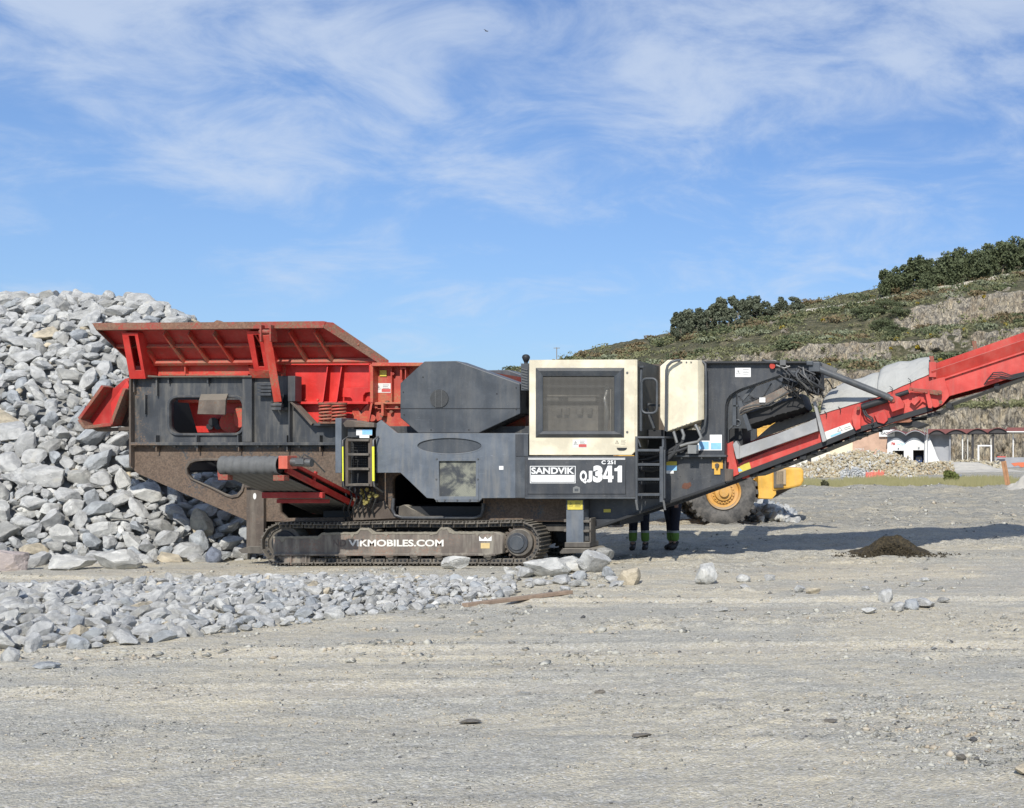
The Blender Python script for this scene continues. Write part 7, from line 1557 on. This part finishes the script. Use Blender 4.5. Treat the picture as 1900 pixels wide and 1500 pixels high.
def person(px, Y, legs, label, rz):
    x0 = (px-VPX)*Y/F; g0 = float(ground_h(x0, Y)); rt = empty('person', (x0, Y, g0)); tag(rt, label, 'person', 'workers behind the crusher')
    def V3(x, y, z): q_ = Matrix.Rotation(rz, 3, 'Z') @ Vector((x, y, 0)); return Vector((x0+q_.x, Y+q_.y, g0+z))
    (lx, ly), (rx, ry) = legs
    body = [V3(0,0,0.95), V3(0,0.01,1.12), V3(0,0.02,1.30), V3(0,0.02,1.44), V3(0,0.0,1.52), V3(0,-0.01,1.58), V3(0,-0.03,1.65), V3(0,-0.02,1.73),
            V3(-0.19,0.02,1.40), V3(-0.26,0.02,1.12), V3(-0.20,-0.14,0.92), V3(0.19,0.02,1.40), V3(0.26,0.02,1.12), V3(0.20,-0.14,0.92), V3(-0.09,0,0.88), V3(lx*0.9,ly*0.6,0.48), V3(lx,ly,0.08), V3(0.09,0,0.88), V3(rx*0.9,ry*0.6,0.48), V3(rx,ry,0.08), V3(lx,ly-0.12,0.04), V3(rx,ry-0.12,0.04), V3(0,-0.115,1.635)]
    ed = [(0,1),(1,2),(2,3),(3,4),(4,5),(5,6),(6,7),(3,8),(8,9),(9,10),(3,11),(11,12),(12,13),(0,14),(14,15),(15,16),(0,17),(17,18),(18,19),(16,20),(19,21),(6,22)]
    rr_ = [0.13,0.12,0.13,0.12,0.055,0.06,0.085,0.07,0.06,0.042,0.03,0.06,0.042,0.03,0.085,0.06,0.04,0.085,0.06,0.035,0.02,0.02,0.018]
    skinned('body', body, ed, rr_, M['skin'], rt)
    skinned('trousers', [V3(0,0,1.02), V3(0,0,0.94), V3(-0.095,0,0.84), V3(lx*0.9,ly*0.6,0.48), V3(lx,ly,0.13), V3(0.095,0,0.84), V3(rx*0.9,ry*0.6,0.48), V3(rx,ry,0.13)], [(0,1),(1,2),(2,3),(3,4),(1,5),(5,6),(6,7)], [0.145,0.155,0.11,0.085,0.078,0.11,0.085,0.078], M['trousers'], rt, 1)
    skinned('jacket', [V3(0,0,0.98), V3(0,0.01,1.15), V3(0,0.02,1.32), V3(0,0.02,1.45), V3(-0.19,0.02,1.40), V3(-0.26,0.02,1.12), V3(-0.21,-0.12,0.96), V3(0.19,0.02,1.40), V3(0.26,0.02,1.12), V3(0.21,-0.12,0.96)], [(0,1),(1,2),(2,3),(3,4),(4,5),(5,6),(3,7),(7,8),(8,9)], [0.165,0.155,0.16,0.12,0.085,0.065,0.05,0.085,0.065,0.05], M['jacket'], rt, 1)
    for (bx_, by_) in legs:
        skinned('boot', [V3(bx_,by_+0.03,0.15), V3(bx_,by_+0.03,0.06), V3(bx_,by_-0.10,0.045), V3(bx_,by_-0.19,0.035)], [(0,1),(1,2),(2,3)], [0.062,0.06,0.055,0.042], M['boot'], rt, 1)
    skinned('hair', [V3(0,0.0,1.72), V3(0,0.045,1.68), V3(0,0.05,1.60)], [(0,1),(1,2)], [0.085,0.075,0.05], M['hair'], rt, 1, 2)
    for s_ in (-1, 1):
        vs_ = [V3(s_*0.20,-0.14,0.92), V3(s_*0.205,-0.16,0.86)]; es = [(0,1)]; ra = [0.028, 0.036]
        for k in range(4):
            f0 = len(vs_); vs_ += [V3(s_*0.205-0.026+0.018*k,-0.165,0.83), V3(s_*0.205-0.030+0.020*k,-0.175,0.79-0.004*(k%2)), V3(s_*0.205-0.030+0.020*k,-0.165,0.755)]; es += [(1,f0),(f0,f0+1),(f0+1,f0+2)]; ra += [0.010,0.009,0.008]
        f0 = len(vs_); vs_ += [V3(s_*0.205-0.04*s_,-0.17,0.86), V3(s_*0.205-0.055*s_,-0.185,0.83)]; es += [(1,f0),(f0,f0+1)]; ra += [0.012,0.009]
        skinned('hand', vs_, es, ra, M['skin'], rt, 1, 1)
person(1186, 23.35, [(-0.115,0.02),(0.115,-0.06)], 'worker with dark high visibility trousers standing behind the access ladder', R(8))
person(1247, 23.3, [(-0.055,0.05),(0.075,-0.02)], 'worker with feet together standing behind the crusher tail frame', R(-20))
# ------------------------------------------------------------------ every countable piece becomes a part of its own
SPLIT = {'valve_bank', 'cover_tie', 'hood_rail', 'valve_block', 'ledge_bolts', 'housing_bolt', 'frame_bolt', 'screen_bolt', 'leg_bolt', 'board_bolt', 'feeder_bolts', 'pivot', 'tread', 'stiffener', 'wing_rib', 'feeder_rib', 'cross_member', 'side_rail', 'idler', 'hydraulic_ram', 'ladder_foot', 'leg_rod', 'hydraulic_hose', 'coolant_hose', 'heat_sleeve', 'ram_hose', 'hose_sleeve', 'hose_bundle', 'bearing_block', 'wall_rail', 'rail', 'hopper_end_wall', 'feeder_flange', 'riser', 'strut_lug', 'spring_seat', 'lift_arm', 'louvre', 'handle_end', 'rail_post', 'magnet_bracket', 'roller_cap', 'white_stripe', 'side_wall', 'housing_pin', 'drive_shaft', 'link_chain_', 'inner_body', 'jaw_body', 'hose_bay', 'lift_strut_', 'engine_pipe'}
def split_loose(o):
    me = o.data; n = len(me.vertices); parent = list(range(n))
    def find(a):
        while parent[a] != a: parent[a] = parent[parent[a]]; a = parent[a]
        return a
    for e in me.edges:
        a, b_ = find(e.vertices[0]), find(e.vertices[1])
        if a != b_: parent[a] = b_
    isl = {}
    for pl in me.polygons: isl.setdefault(find(pl.vertices[0]), []).append(pl)
    if len(isl) < 2: return
    for polys in list(isl.values()):
        mp = {}; vs = []; fs = []
        for pl in polys:
            f = []
            for vi in pl.vertices:
                if vi not in mp: mp[vi] = len(vs); vs.append(me.vertices[vi].co[:])
                f.append(mp[vi])
            fs.append(f)
        m2 = bpy.data.meshes.new(me.name); m2.from_pydata(vs, [], fs); m2.materials.append(me.materials[0])
        if me.polygons[0].use_smooth: smooth_by(m2, 45)
        c = o.copy(); c.data = m2; COL.objects.link(c)
    bpy.data.objects.remove(o)
for o in list(bpy.data.objects):
    if o.type == 'MESH' and o.parent is not None and o.name.split('.')[0] in SPLIT and not o.children and 'label' not in o: split_loose(o)
